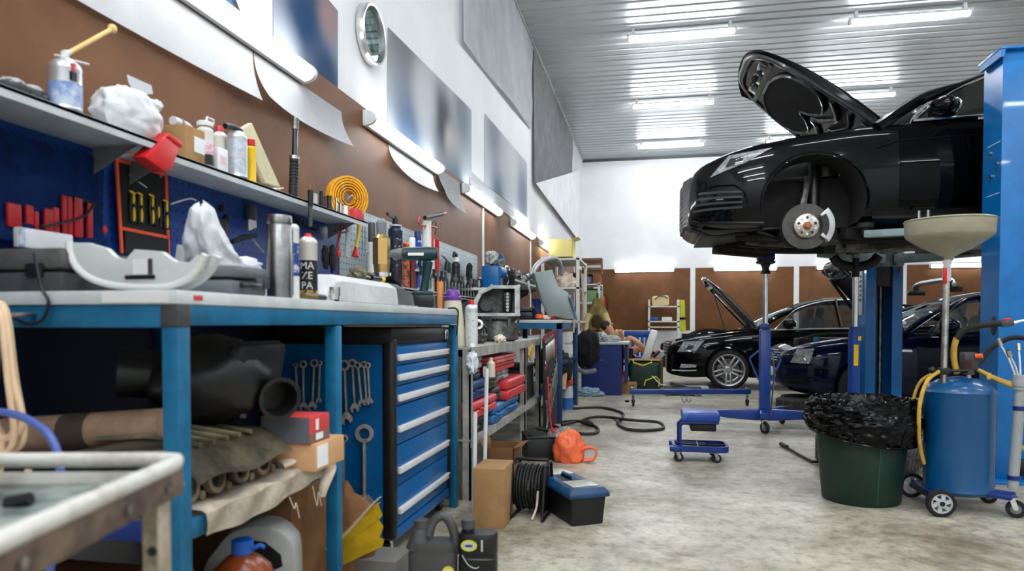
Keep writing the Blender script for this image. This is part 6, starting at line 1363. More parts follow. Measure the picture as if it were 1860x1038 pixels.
part('chuck', MB().lathe([(0.0, -0.165), (0.016, -0.165), (0.022, -0.15), (0.027, -0.12), (0.027, -0.10), (0, -0.10)], (0, 0, H_ - 0.035), 20, (0, 1, 0)), GREY_M, t); part('torque_ring', MB().lathe([(0.029, -0.104), (0.032, -0.102), (0.032, -0.085), (0.029, -0.085)], (0, 0, H_ - 0.035), 20, (0, 1, 0), True), GREY_D, t)
part('side_badge', MB().box((0.0355, -0.035, H_ - 0.04), (0.002, 0.075, 0.014)), WHITE, t); part('bit', MB().cyl((0, -0.165, H_ - 0.035), (0, -0.2, H_ - 0.035), 0.004, n=8), STEEL, t)
# ================================================================ clutter along the grey board, the steel shelving and the far bench
def item(u0, u1, v0, v1, X, z=None): return F(u0, u1, v0, v1, X, z)
RW = WX + 0.03
# rail ledge under the grey board carries the bottles and cans
LZ2 = 1.30
t = thing('wall_ledge', 'narrow grey ledge along the board holding bottles and cans', 'shelf', (XW, 3.1, LZ2))
part('board', MB().bx(0.021, 0.17, 0, 4.2, -0.012, 0), GREY_S, t); part('lip', MB().bx(0.168, 0.17, 0, 4.2, -0.02, 0.012), GREY_S, t)
def bottle(label, u0, u1, v0, v1, m, capm, X=-1.74, z=LZ2, band=None, cap=(0.5, 0.15), group=None, name='bottle', cat='bottle'):
    f = item(u0, u1, v0, v1, X, z); return can(name, label, cat, f.p, f.w / 2, max(f.h, 0.05), m, capm, cap, band, group=group), f
f = item(578, 606, 425, 505, -1.72, None); 
t = thing('work_gloves', 'pair of black gloves hanging on board right of the lettered spray can', 'gloves', f.p)
for k in (0, 1): part('glove', MB().ball((0.01 + 0.02 * k, -f.w * 0.3 + f.w * 0.55 * k, f.h * 0.45), 0.05, (0.35, 0.55, 1.2 + 0.2 * k), 12, None, 0.3, 3, k), BLACK_R, t)
f = item(608, 640, 400, 475, -1.72, None)
t = thing('tin_snips', 'red handled tin snips hanging against a pale sleeve on the board', 'snips', f.p)
part('handle', MB().tube([f.rel(622, 405), f.rel(618, 425), f.rel(613, 446), f.rel(611, 455)], 0.006, 8, k=4), RED_C, t)
a = f.rel(615, 461); part('ring', MB().lathe([(0.012, -0.005), (0.02, -0.004), (0.02, 0.004), (0.012, 0.005)], a, 20, (1, 0, 0), True), RED, t); part('ring_core', MB().ball(a, 0.013, (0.4, 1, 1), 8), M('core_orange', (220, 60, 40), 0.4), t)
part('sleeve', MB().box(f.rel(632, 440), (0.008, 0.06, 0.18), (-8, 0, 0)), GREY_L, t); part('cross_grip', MB().tube([f.rel(610, 420), f.rel(622, 423), f.rel(632, 420)], 0.006, 8), M('maroon'), t)
f = item(642, 655, 408, 466, -1.68, None)
t = thing('hand_pump', 'slim yellow and purple hand pump with red cone foot', 'pump', f.p)
part('barrel', MB().cyl(f.rel(647, 452), f.rel(652, 414), 0.010, n=12), M('pump_yellow', (222, 196, 60), 0.45, c2=(90, 50, 110), sc=16, edge=(0.52, 0.58)), t); part('cone', MB().cyl(f.rel(645, 466), f.rel(647, 450), 0.022, 0.009, n=16), RED, t); part('top', MB().cyl(f.rel(652, 414), f.rel(652.5, 409), 0.013, n=12), YEL, t)
f = item(655, 668, 405, 460, -1.74, None)
t = thing('wire_rack', 'narrow bent steel wire rack hanging beside the shelf end', 'rack', f.p)
for k in (0, 1): part('wire', MB().tube([(0.0, -0.02 + 0.04 * k, f.h), (0.0, -0.02 + 0.04 * k, 0.02), (0.02, -0.015 + 0.03 * k, 0), (0.03, 0, 0)], 0.004, 7, k=3), STEEL, t)
bottle('white bottle with dark shoulder right of the wire rack', 668, 683, 405, 462, WHITE, GREY_D, cap=(0.9, 0.3), z=1.301)
bottle('steel grey can with domed top left of the brass fitting', 683, 702, 398, 440, STEEL, GREY_L, X=-1.74, z=1.301, cap=(0.7, 0.3))
f = item(705, 732, 412, 500, -1.74, LZ2)
t = can('spray_bottle', 'black printed foam bottle with trigger head on the ledge', 'spray bottle', f.p, f.w / 2, f.h, M('bottle_navy', (18, 20, 38), 0.35, c2=(46, 50, 78), sc=30), None, band=(0.1, 0.8, M('bottle_print', (20, 20, 36), 0.4, c2=(170, 170, 190), sc=34, edge=(0.6, 0.66))))
part('collar', MB().cyl((0, 0, f.h), (0, 0, f.h + 0.012), f.w * 0.42, n=20), GREY_L, t); part('trigger_head', MB().tube([(0, 0, f.h + 0.01), (0, 0, f.h + 0.05), (0, -0.008, f.h + 0.07)], [0.022, 0.02, 0.014], 12).bar(f.rel(722, 400), f.rel(704, 389), 0.014, 0.02), BLACK, t)
f = item(731, 741, 440, 505, -1.74, LZ2); can('spray_can', 'orange and brown striped can behind the black foam bottle', 'spray can', f.p, f.w * 0.8, f.h, M('can_orange', (190, 96, 40), 0.4, c2=(60, 36, 28), sc=22, edge=(0.46, 0.54)), None)
bottle('small white capped maroon jar on ledge behind the drill', 741, 756, 432, 470, M('jar_maroon', (96, 30, 36), 0.4), WHITE, cap=(0.8, 0.3), z=1.301, name='jar', cat='jar')
bottle('blue and white can on ledge behind the drill', 752, 766, 421, 462, M('can_blue', (36, 74, 170), 0.35, c2=(190, 200, 214), sc=22, edge=(0.52, 0.58)), BLUE_N, cap=(0.9, 0.14), z=1.301, name='can', cat='can')
f = item(766, 785, 402, 458, -1.74, 1.301)
t = thing('sealant_gun', 'black and red sealant gun over a white and green cartridge', 'sealant gun', f.p); r = f.w * 0.42
part('cartridge', MB().cyl((0, 0, 0), (0, 0, f.h), r, n=20), WHITE, t); part('green_band', MB().cyl((0, 0, f.h * 0.05), (0, 0, f.h * 0.55), r * 1.02, n=20), M('band_green', (16, 120, 90), 0.4), t)
part('barrel', MB().cyl(f.rel(765, 396) + Vector((0.03, 0, 0)), f.rel(797, 389) + Vector((0.03, 0, 0)), 0.016, 0.018, n=14), BLACK, t); part('tip', MB().cyl(f.rel(797, 389) + Vector((0.03, 0, 0)), f.rel(804, 387) + Vector((0.03, 0, 0)), 0.008, n=10), M('copper_tip', (206, 146, 96), 0.35, 0.6), t)
part('frame', MB().tube([f.rel(762, 395), f.rel(760, 404), f.rel(766, 410), f.rel(780, 411), f.rel(793, 414)], 0.008, 8, k=4), RED_C, t); part('cable', MB().tube([f.rel(784, 410), f.rel(787, 403), f.rel(791, 404), f.rel(792, 415), f.rel(790, 426)], 0.004, 7, k=4), BLACK, t)
bottle('red and white bottle right of the sealant cartridge', 777, 789, 424, 455, WHITE, RED, z=1.301, cap=(0.8, 0.45)); bottle('red plastic bottle with white base right of sealant cartridge', 790, 798, 434, 457, RED, None, z=1.301)
f = item(740, 766, 470, 500, -1.80, None); t = thing('slotted_rack', 'white slotted rack on the board left of the drill', 'rack', f.p); part('rack', MB().box((0, 0, f.h * 0.3), (0.03, f.w * 1.3, f.h * 0.5), None, 0.003), WHITE, t)
for i in range(6): part('slot', MB().box((0.012, -f.w * 0.5 + i * f.w * 0.2, f.h * 0.72), (0.008, 0.006, f.h * 0.5)), BLACK, t)
# row of screwdrivers in a rail
t = thing('tool_rail', 'long pale tool rail hung with screwdrivers behind the drill', 'rail', (-1.828, 4.95, 1.46)); part('rail', MB().bx(0, 0.135, 0, 2.25, -0.015, 0), GREY_L, t)
rs = random.Random(11)
DARKC = [(30, 30, 32), (60, 60, 60), (150, 150, 148), (24, 24, 40), (90, 86, 80)]
for i in range(20):
    y = 5.0 + i * 0.105; L_ = rs.uniform(0.10, 0.17); c = DARKC[i % 5]
    tt = thing('screwdriver', 'screwdriver hanging with its row in the pale rail behind the drill', 'screwdriver', (-1.685, y, 1.415), 0, 'screwdrivers in the pale rail')
    part('handle', MB().lathe([(0, 0.0), (0.010, 0.0), (0.012, 0.03), (0.011, 0.055), (0.014, 0.07), (0, 0.072)], (0, 0, 0.001), 12), M('grip_%d' % (i % 5), c, 0.4), tt); part('shank', MB().cyl((0, 0, -L_), (0, 0, 0), 0.0045, n=8), STEEL, tt)
bottle('black sprayer bottle with hooked trigger hanging before the grey board', 820, 836, 468, 500, M('bottle_black2', (26, 26, 28), 0.4, c2=(150, 150, 150), sc=26, edge=(0.6, 0.66)), WHITE, X=-1.76, z=1.461, cap=(0.8, 0.2))
o = [x for x in bpy.data.objects if x.name.startswith('bottle') and 'hooked trigger' in x.get('label', '')][0]
part('trigger', MB().tube([(0.0, 0.0, 0.17), (0, 0, 0.21), (0, -0.02, 0.235), (0, -0.05, 0.24), (0, -0.075, 0.20)], 0.012, 8, k=3).tube([(0, -0.02, 0.23), (0, 0.02, 0.235), (0, 0.035, 0.21)], 0.010, 8, k=3), BLACK, o)
f = item(838, 866, 468, 502, -1.76, 1.463); t = thing('work_glove', 'black rubber glove standing fingers up on the ledge', 'glove', f.p)
part('palm', MB().ball((0, 0, 0.06), 0.055, (0.55, 1.0, 1.05), 12, None, 0.15, 3, 2), BLACK_R, t)
for i in range(4): part('finger', MB().tube([(0, -0.045 + i * 0.03, 0.09), (0.005, -0.055 + i * 0.036, 0.15 + 0.02 * (1 - abs(i - 1.5) / 1.5)), (0.015, -0.058 + i * 0.038, 0.17 + 0.02 * (1 - abs(i - 1.5) / 1.5))], [0.018, 0.017, 0.012], 8, k=3), BLACK_R, t)
part('thumb', MB().tube([(0.01, -0.05, 0.05), (0.02, -0.085, 0.085), (0.02, -0.09, 0.11)], [0.018, 0.015, 0.011], 8, k=3), BLACK_R, t)
f = item(795, 822, 438, 446, -1.80, None); t = thing('paint_gun', 'small silver spray gun hanging at top of the grey board', 'spray gun', (-1.80, f.y, 1.60)); part('body', MB().cyl((0.02, -0.16, 0.055), (0.02, 0.06, 0.0), 0.012, n=10), STEEL, t); part('cup', MB().cyl((0.02, -0.02, -0.07), (0.02, 0.0, -0.0), 0.022, n=12), BLACK, t); part('grip', MB().bar((0.02, 0.05, 0.0), (0.02, 0.07, -0.1), 0.02, 0.03), GREY_D, t)
f = item(793, 806, 512, 558, -1.28, BT); solo('handle_sleeve', MB().cyl((0, 0, 0), (0, 0, f.h), f.w * 0.42, f.w * 0.5, n=16), M('sleeve_orange', (214, 140, 84), 0.5), 'tan orange plastic sleeve standing behind the drill battery', 'sleeve', f.p)
solo('power_cable', MB().tube([(-1.12, 3.80, BT + 0.006), (-1.10, 3.86, BT + 0.008), (-1.086, 3.88, BT - 0.01), (-1.082, 3.86, 1.08), (-1.085, 3.84, 0.99)], 0.005, 7, k=4), BLACK, 'black cable hanging over far end of the workbench to the cabinet lock', 'cable')

# ---- steel shelving beyond the bench
SHX, SY0, SY1 = -1.06, 4.06, 6.75
t = thing('steel_shelving', 'grey steel shelving unit full of red and blue tool cases', 'shelving', (SHX, SY0, 0)); Ls = SY1 - SY0
SHM = M('shelving_grey', (166, 164, 156), 0.5, var=0.22, sc=7, bump=0.05)
for y, w_ in ((0.0, 0.05), (1.85, 0.045), (Ls - 0.04, 0.04)):
    part('upright', MB().bx(-0.012, 0.0, y, y + w_, 0, 0.905).bx(-0.05, 0.0, y, y + 0.006, 0, 0.905), SHM, t); part('upright', MB().bx(-0.72, -0.708, y, y + w_, 0, 0.905).bx(-0.72, -0.68, y, y + 0.006, 0, 0.905), SHM, t)
part('end_panel', MB().bx(-0.70, -0.06, 0.006, 0.010, 0.0, 0.86), M('panel_drab', (104, 98, 84), 0.6, var=0.2), t)
for z, h in ((0.915, 0.06), (0.365, 0.05)):
    part('shelf_board', MB().bx(-0.72, 0.004, -0.004, Ls, z - 0.012, z), SHM, t); part('shelf_lip', MB().bx(0.0, 0.006, -0.004, Ls, z - h, z + 0.001), SHM, t)
def on_sh(u0, u1, v0, v1, X, z): return F(u0, u1, v0, v1, X, z)
f = on_sh(812, 848, 540, 632, -1.16, 0.915)
t = thing('cleaner_bottle', 'tall cream bottle with purple cap at near end of the steel shelving', 'bottle', (-1.20, 4.17, 0.915))
part('bottle', MB().lathe([(0, 0), (0.075, 0), (0.08, 0.01), (0.074, 0.1), (0.056, 0.24), (0.05, 0.285), (0, 0.285)], (0, 0, 0), 28), M('cream_plastic', (208, 202, 176), 0.42), t); part('cap', MB().lathe([(0, 0.285), (0.052, 0.285), (0.052, 0.305), (0.046, 0.31), (0.042, 0.34), (0.03, 0.352), (0.012, 0.355), (0.012, 0.365), (0, 0.365)], (0, 0, 0), 28), M('purple_cap', (96, 50, 140), 0.35), t)
f = on_sh(845, 868, 545, 634, -1.085, 0.915); t = can('spray_can', 'white spray can with red nozzle at front of steel shelving', 'spray can', (f.X, f.y, 0.915), f.w / 2, f.h, M('can_white2', (214, 216, 216), 0.3, 0.35), RED, (0.42, 0.1), (0.1, 0.72, M('fine_print', (206, 208, 208), 0.4, c2=(120, 122, 124), sc=70, edge=(0.58, 0.64))))
# gearbox housings
def casting(name, label, loc, rz, w, d, h, openf=True):
    t = thing(name, label, 'gearbox', loc, rz)
    mb = MB(); o = [(-w * 0.5, 0.0), (w * 0.5, 0.0), (w * 0.5, h), (-w * 0.1, h), (-w * 0.36, h * 0.8), (-w * 0.5, h * 0.45)]
    ii = [(-w * 0.42, h * 0.1), (w * 0.42, h * 0.1), (w * 0.42, h * 0.92), (-w * 0.08, h * 0.92), (-w * 0.32, h * 0.74), (-w * 0.42, h * 0.45)]
    mb.frame_prism(o, ii, -d * 0.5, d * 0.5, 'y'); part('housing', mb, ALU_D, t)
    part('rear_wall', MB().prism(ii, d * 0.12, d * 0.2, 'y'), ALU_D, t)
    part('flange', MB().frame_prism([(x * 1.05, z * 1.02 + 0.0) for x, z in o], [(x * 0.98, z * 0.99) for x, z in ii], -d * 0.56, -d * 0.5, 'y'), ALU, t)
    part('valve_block', MB().bx(w * 0.16, w * 0.36, -d * 0.2, d * 0.1, h * 0.15, h * 0.85, 0.01), BLACK, t); 
    for i in range(6): part('solenoid', MB().cyl((w * 0.26, -d * 0.25, h * (0.2 + 0.11 * i)), (w * 0.26, -d * 0.2, h * (0.2 + 0.11 * i)), 0.012, n=10), STEEL, t)
    part('inner_boss', MB().cyl((-w * 0.22, -d * 0.3, h * 0.35), (-w * 0.22, d * 0.1, h * 0.35), w * 0.13, n=20), GREY_D, t)
    for x, z in o: part('bolt_ear', MB().cyl((x, -d * 0.58, min(max(z, 0.012), h)), (x, -d * 0.48, min(max(z, 0.012), h)), 0.014, n=10), ALU, t)
    return t
p0 = atX(905, 622, -1.33)
def gear_lump(name, label, p, rz, w, d, h, seed):
    t = thing(name, label, 'gearbox', p, rz); rs = random.Random(seed)
    part('housing', MB().lathe([(0, 0), (w * 0.42, 0.0), (w * 0.5, h * 0.08), (w * 0.48, h * 0.5), (w * 0.44, h * 0.8), (w * 0.5, h * 0.9), (w * 0.5, h), (0, h)], (0, 0, 0), 10), ALU_D, t)
    for i in range(7):
        a = i * PI / 3.5; part('rib', MB().bar((math.cos(a) * w * 0.46, math.sin(a) * w * 0.46, 0.01), (math.cos(a) * w * 0.5, math.sin(a) * w * 0.5, h * 0.92), 0.014, 0.02), ALU_D, t)
    part('output_boss', MB().cyl((-w * 0.55, -w * 0.25, h * 0.3), (-w * 0.2, -w * 0.1, h * 0.35), 0.05, n=18), ALU, t); part('bolt_flange', MB().cyl((-w * 0.6, -w * 0.27, h * 0.3), (-w * 0.55, -w * 0.25, h * 0.3), 0.065, n=18), STEEL_D, t)
    return t
gear_lump('gearbox', 'dark grey gearbox bell housing standing on the steel shelving', (-1.25, 5.62, 0.917), 10, 0.36, 0.3, 0.20, 3)
casting('gearbox_case', 'open grey gearbox case standing on top of the bell housing', (-1.25, 5.60, 1.119), 14, 0.36, 0.2, 0.24)
t = thing('engine_mount', 'small oily alloy bracket on shelving beside the white spray can', 'car part', (-1.20, 4.85, 0.917)); part('bracket', MB().ball((0, 0, 0.06), 0.06, (0.8, 0.9, 1.0), 14, None, 0.5, 3, 8, -0.06), ALU_D, t); part('bearing', MB().lathe([(0.02, -0.02), (0.035, -0.02), (0.035, 0.02), (0.02, 0.02)], (0.0, -0.05, 0.135), 20, (0.4, -1, 0.2), True), STEEL, t); part('cable_tail', MB().tube([(0.03, 0.03, 0.05), (0.05, 0.0, 0.1), (0.02, -0.03, 0.15), (0.03, 0.02, 0.19)], 0.008, 7, k=4), BLACK, t)
t = thing('alternator', 'oily alternator with pulley lying behind the white spray can on shelving', 'car part', (-1.46, 4.86, 0.917)); part('body', MB().cyl((0, -0.06, 0.075), (0, 0.08, 0.075), 0.075, n=20), ALU_D, t); part('pulley', MB().lathe([(0, -0.1), (0.03, -0.1), (0.026, -0.085), (0.03, -0.07), (0, -0.07)], (0, 0, 0.075), 18, (0, 1, 0)), STEEL, t)
# clutter on the shelving's far end
t = thing('wiper_motor', 'black wiper linkage lying at far end of the steel shelving top', 'car part', (-1.30, 6.20, 0.917)); part('linkage', MB().tube([(-0.3, -0.45, 0.03), (-0.1, -0.2, 0.06), (0.0, 0.1, 0.05), (0.0, 0.6, 0.05)], 0.028, 8, k=4), BLACK, t); part('motor', MB().cyl((-0.1, -0.3, 0.06), (-0.1, -0.1, 0.06), 0.06, n=16), GREY_D, t); part('link_rod', MB().tube([(-0.2, -0.3, 0.12), (0, 0.1, 0.13), (0, 0.5, 0.10)], 0.012, 7), STEEL, t)
solo('pale_rag', MB().ball((0, 0, 0.03), 0.045, (0.9, 1.3, 0.65), 14, None, 0.4, 3, 6, -0.028), CLOTH_W, 'pale rag at front of the shelving beside the gearbox', 'rag', (-1.10, 5.08, 0.917), smooth=60)
# cases on the lower shelf
def case(label, y0, y1, x0, x1, z0, z1, m, handle=True, grp='tool cases on the steel shelving', ribs=3):
    t = thing('tool_case', label, 'case', (x1, (y0 + y1) / 2, z0), 0, grp); w = y1 - y0; h = z1 - z0
    part('base_shell', MB().bx(x0 - x1, 0, -w / 2, w / 2, 0, h * 0.49, min(0.022, h * 0.2), 3), m, t); part('lid', MB().bx(x0 - x1, 0, -w / 2, w / 2, h * 0.5, h, min(0.022, h * 0.2), 3), m, t)
    if handle: part('handle', MB().tube([(-0.01, -w * 0.2, h * 0.5), (0.022, -w * 0.17, h * 0.5), (0.022, w * 0.17, h * 0.5), (-0.01, w * 0.2, h * 0.5)], 0.009, 8), m, t)
    for i in range(ribs): part('rib', MB().bx(-0.002, 0.004, -w * 0.42, w * 0.42, h * (0.14 + 0.13 * i) - 0.004, h * (0.14 + 0.13 * i) + 0.004, 0.002), m, t)
    return t
BLC = M('case_blue', (24, 60, 110), 0.45, var=0.15); BLC2 = M('case_bright_blue', (40, 112, 170), 0.42, var=0.12); GRC = M('case_dark', (62, 64, 62), 0.5, var=0.2); REDC2 = M('case_red', (204, 52, 58), 0.42, var=0.12)
zl = 0.365; xf = -1.08
case('black case on the lower shelf at the near end, bottom of stack', 4.14, 4.30, -1.6, xf, zl, zl + 0.10, GRC); case('black purple case on lower shelf below the pink red case', 4.33, 4.62, -1.6, xf, zl, zl + 0.10, M('case_black', (34, 32, 38), 0.45), True)
case('bright blue case on the lower shelf standing right of the black ones', 4.68, 4.98, -1.55, xf + 0.02, zl, zl + 0.13, BLC2); case('bright blue case on the lower shelf under the rounded red case', 5.02, 5.72, -1.55, xf, zl, zl + 0.115, BLC2)
case('worn pink red case laid across the black cases', 4.12, 4.80, -1.6, xf + 0.02, zl + 0.102, zl + 0.21, M('case_pinkred', (206, 66, 72), 0.45, var=0.12)); case('dark blue case on top of the worn pink red case', 4.14, 4.62, -1.6, xf, zl + 0.212, zl + 0.335, BLC)
case('grey green case beside the dark blue one, lower of the pair', 4.84, 5.10, -1.6, xf - 0.02, zl + 0.135, zl + 0.235, GRC); case('rounded red ribbed case on top of the bright blue case', 5.14, 5.86, -1.6, xf + 0.03, zl + 0.118, zl + 0.27, REDC2, False)
case('navy case in the second layer topped by a grey lid', 4.14, 4.50, -1.6, xf - 0.03, zl + 0.337, zl + 0.40, M('case_navy', (22, 42, 66), 0.45)); case('dark olive case under the white packet', 4.66, 4.98, -1.6, xf - 0.02, zl + 0.238, zl + 0.335, M('case_olive', (66, 68, 60), 0.5, var=0.2))
case('white and navy box under the two flat red cases', 5.02, 5.40, -1.6, xf - 0.02, zl + 0.272, zl + 0.35, M('case_white', (200, 200, 196), 0.5, c2=(30, 40, 66), sc=5), False, ribs=0)
case('flat red case in the upper stack, lower of two', 4.66, 5.52, -1.6, xf + 0.0, zl + 0.352, zl + 0.412, REDC2, False); case('flat red case with pale dusty lid, upper of two', 4.62, 5.56, -1.6, xf + 0.01, zl + 0.414, zl + 0.46, M('case_red_dusty', (190, 60, 62), 0.5, c2=(206, 130, 124), sc=4), False)
case('grey metal box at the near end of the upper stack', 4.13, 4.52, -1.6, xf - 0.02, zl + 0.402, zl + 0.49, GREY_S, False, ribs=0)
solo('white_packet', MB().box((0, 0, 0.035), (0.05, 0.1, 0.07), (0, 0, 12), 0.006), WHITE, 'small white packet wedged between grey box and red cases', 'packet', (-1.09, 4.60, zl + 0.338))
solo('shelf_bottle', MB().lathe([(0, 0), (0.03, 0), (0.03, 0.09), (0.014, 0.11), (0.014, 0.13), (0, 0.13)], (0, 0, 0), 16), M('bottle_cream', (206, 196, 176), 0.5), 'small cream bottle standing before the flat red cases', 'bottle', (-1.055, 4.57, zl + 0.338))
bag('dark_bag', 'dark navy bag pushed to the back under the shelving top', 'bag', (-1.42, 4.9, zl + 0.462), 0.12, (1.0, 1.6, 0.3), M('bag_navy', (16, 18, 36), 0.7), 0.2)
f = on_sh(965, 982, 626, 645, -1.06, None)
solo('wedge_sign', MB().prism([(-0.13, 0), (0.10, 0.09), (0.12, 0.05), (0.02, -0.06)], -0.006, 0.006, 'x', 0.003), M('ochre_yellow', (222, 168, 40), 0.45), 'ochre yellow plastic wedge hanging under far end of shelving top', 'wedge', (-1.05, 6.1, 0.79))
t = thing('storage_crate', 'dark grey plastic crate on lower shelf at the far end of shelving', 'crate', (-1.30, 6.30, zl)); part('crate', MB().box((0, 0, 0.15), (0.4, 0.55, 0.30), None, 0.015), M('crate_dark', (48, 50, 50), 0.5), t); part('crate_rim', MB().box((0, 0, 0.31), (0.44, 0.6, 0.03), None, 0.008), BLACK, t)
# ---- floor in front of the shelving
carton('cardboard_box', 'tall brown carton standing on the floor at near end of shelving', 'box', -0.91, -0.745, 3.52, 3.78, 0.0, 0.31, CARD, 0, False)
carton('cardboard_box', 'open carton with raised flaps behind the tall brown carton', 'box', -0.98, -0.79, 4.02, 4.26, 0.0, 0.33, CARD_D, 0, True)
t = thing('white_tubes', 'pair of white plastic tubes leaning against the shelving end', 'tube', (-0.98, 3.90, 0)); part('tube', MB().cyl((0.0, -0.08, 0.0), (-0.02, 0.03, 0.55), 0.014, n=12), M('tube_white', (206, 206, 204), 0.45), t); part('tube', MB().cyl((0.05, -0.05, 0.0), (0.045, 0.05, 0.80), 0.012, n=12), M('tube_white'), t)
q = atX(838, 665, -1.045); bag('plastic_bag', 'small white crumpled plastic bag hanging on the shelving post', 'bag', (q.x + 0.01, 4.0, q.z - 0.06), 0.055, (0.6, 0.9, 1.15), PLAST_W, 0.4, 2.5, 3, -1)
t = thing('cable_drum', 'black cable reel on steel stand beside the tall carton', 'cable reel', (-0.648, 3.84, 0), -4)
for s in (-1, 1):
    part('side_disc', MB().lathe([(0.0, -0.004), (0.125, -0.004), (0.13, 0), (0.125, 0.004), (0.0, 0.004)], (s * 0.075, 0, 0.155), 36, (1, 0, 0)), BLACK, t); part('stand', MB().tube([(s * 0.09, -0.16, 0.012), (s * 0.09, 0.14, 0.012), (s * 0.09, 0.06, 0.29), (s * 0.09, -0.1, 0.29), (s * 0.09, -0.16, 0.02)], 0.009, 8), BLACK, t)
part('handle', MB().tube([(-0.09, -0.02, 0.285), (-0.09, -0.02, 0.31), (0.09, -0.02, 0.31), (0.09, -0.02, 0.285)], 0.010, 8), BLACK, t)
for i in range(8): part('cable_turn', MB().lathe([(0.105 + 0.006 * (i % 2), -0.008), (0.12 + 0.006 * (i % 2), -0.004), (0.12 + 0.006 * (i % 2), 0.004), (0.105 + 0.006 * (i % 2), 0.008)], (-0.062 + i * 0.0175, 0, 0.155), 36, (1, 0, 0), True), M('cable_black', (28, 28, 28), 0.5), t)
part('pale_strap', MB().tube([(0.06, -0.13, 0.16), (0.05, -0.12, 0.07), (0.03, -0.14, 0.01)], 0.006, 6, k=3), CLOTH_W, t)
# toolbox
c1 = atZ(1038.5, 958.5, 0)
t = thing('toolbox', 'black toolbox with blue lid on the floor by the cable reel', 'toolbox', (c1.x, c1.y, 0), 31)
TBX = M('toolbox_black', (20, 21, 22), 0.5, var=0.35, bump=0.08); TBB = M('toolbox_blue', (20, 64, 100), 0.42, var=0.25)
mb = MB(); 
w_, l_ = 0.19, 0.53
mb.rings([[(0.008, 0.008, 0), (w_ - 0.008, 0.008, 0), (w_ - 0.008, l_ - 0.008, 0), (0.008, l_ - 0.008, 0)], [(-0.004, -0.004, 0.15), (w_ + 0.004, -0.004, 0.15), (w_ + 0.004, l_ + 0.004, 0.15), (-0.004, l_ + 0.004, 0.15)]])
part('box_body', mb, TBX, t); mb = MB(); mb.rings([[(-0.022, -0.022, 0.148), (w_ + 0.022, -0.022, 0.148), (w_ + 0.022, l_ + 0.022, 0.148), (-0.022, l_ + 0.022, 0.148)], [(-0.022, -0.022, 0.172), (w_ + 0.022, -0.022, 0.172), (w_ + 0.022, l_ + 0.022, 0.172), (-0.022, l_ + 0.022, 0.172)], [(0.004, 0.004, 0.198), (w_ - 0.004, 0.004, 0.198), (w_ - 0.004, l_ - 0.004, 0.198), (0.004, l_ - 0.004, 0.198)]])
bmesh.ops.bevel(mb.bm, geom=mb.bm.edges[:], offset=0.006, segments=2, profile=0.5, affect='EDGES'); part('lid', mb, TBB, t)
for y0, y1 in ((0.03, 0.17), (0.35, 0.50)): part('organiser_lid', MB().bx(0.02, w_ - 0.02, y0, y1, 0.197, 0.203, 0.003), M('organiser_clear', (150, 150, 142), 0.35, c2=(196, 192, 180), sc=12), t)
part('handle', MB().tube([(w_ / 2, 0.185, 0.199), (w_ / 2, 0.195, 0.212), (w_ / 2, 0.325, 0.212), (w_ / 2, 0.335, 0.199)], 0.011, 8), TBB, t); part('handle_recess', MB().bx(0.05, w_ - 0.05, 0.19, 0.33, 0.197, 0.2), BLACK, t)
for y in (0.1, 0.32): part('latch', MB().box((w_ + 0.02, y, 0.15), (0.01, 0.05, 0.05), None, 0.004), BLACK, t)
t = thing('battery', 'black car battery on the floor left of the orange bag', 'battery', (*atZ(985, 838, 0).xy, 0), 18)
part('case', MB().bx(-0.12, 0.10, 0.0, 0.3, 0, 0.17, 0.008), TBX, t); part('lid', MB().bx(-0.125, 0.105, -0.005, 0.305, 0.17, 0.19, 0.006), BLACK, t)
for y in (0.05, 0.25): part('terminal', MB().cyl((0.05, y, 0.19), (0.05, y, 0.21), 0.012, n=12), STEEL, t)
part('cable_loop', MB().tube([(-0.1, 0.0, 0.20), (-0.05, 0.1, 0.24), (0.03, 0.15, 0.22), (0.08, 0.24, 0.2), (0.0, 0.28, 0.21)], 0.011, 7, k=4), BLACK_R, t)
q = atZ(1040, 843, 0); ORB = M('orange_bag', (240, 112, 68), 0.4, var=0.12, bump=0.7, bsc=12)
t = thing('plastic_bag', 'bright orange plastic bag lying on floor beyond the toolbox', 'bag', (q.x, q.y + 0.08, 0)); mb = MB().ball((-0.04, 0, 0), 0.125, (0.95, 0.9, 1.2), 26, None, 0.2, 1.8, 2.0, -0.09); lo = min(v.co.z for v in mb.bm.verts); mb.xf(Matrix.Translation((0, 0, -lo))); part('bag', mb, ORB, t, smooth=60)
part('bag_handle', MB().tube([(0.05, -0.02, 0.09), (0.11, -0.03, 0.12), (0.16, -0.03, 0.11), (0.175, -0.03, 0.07), (0.15, -0.03, 0.03), (0.09, -0.02, 0.02)], [0.035, 0.03, 0.018, 0.016, 0.022, 0.03], 10, k=4, flat=0.5), ORB, t, smooth=60)
q = atZ(1012, 800, 0.0); bag('plastic_bag', 'clear crumpled plastic bag behind the orange bag', 'bag', (q.x + 0.09, q.y - 0.1, 0), 0.09, (1.1, 0.8, 0.9), M('clear_bag', (190, 190, 186), 0.3, alpha=0.6, bump=0.5), 0.35, 2.8, 9)
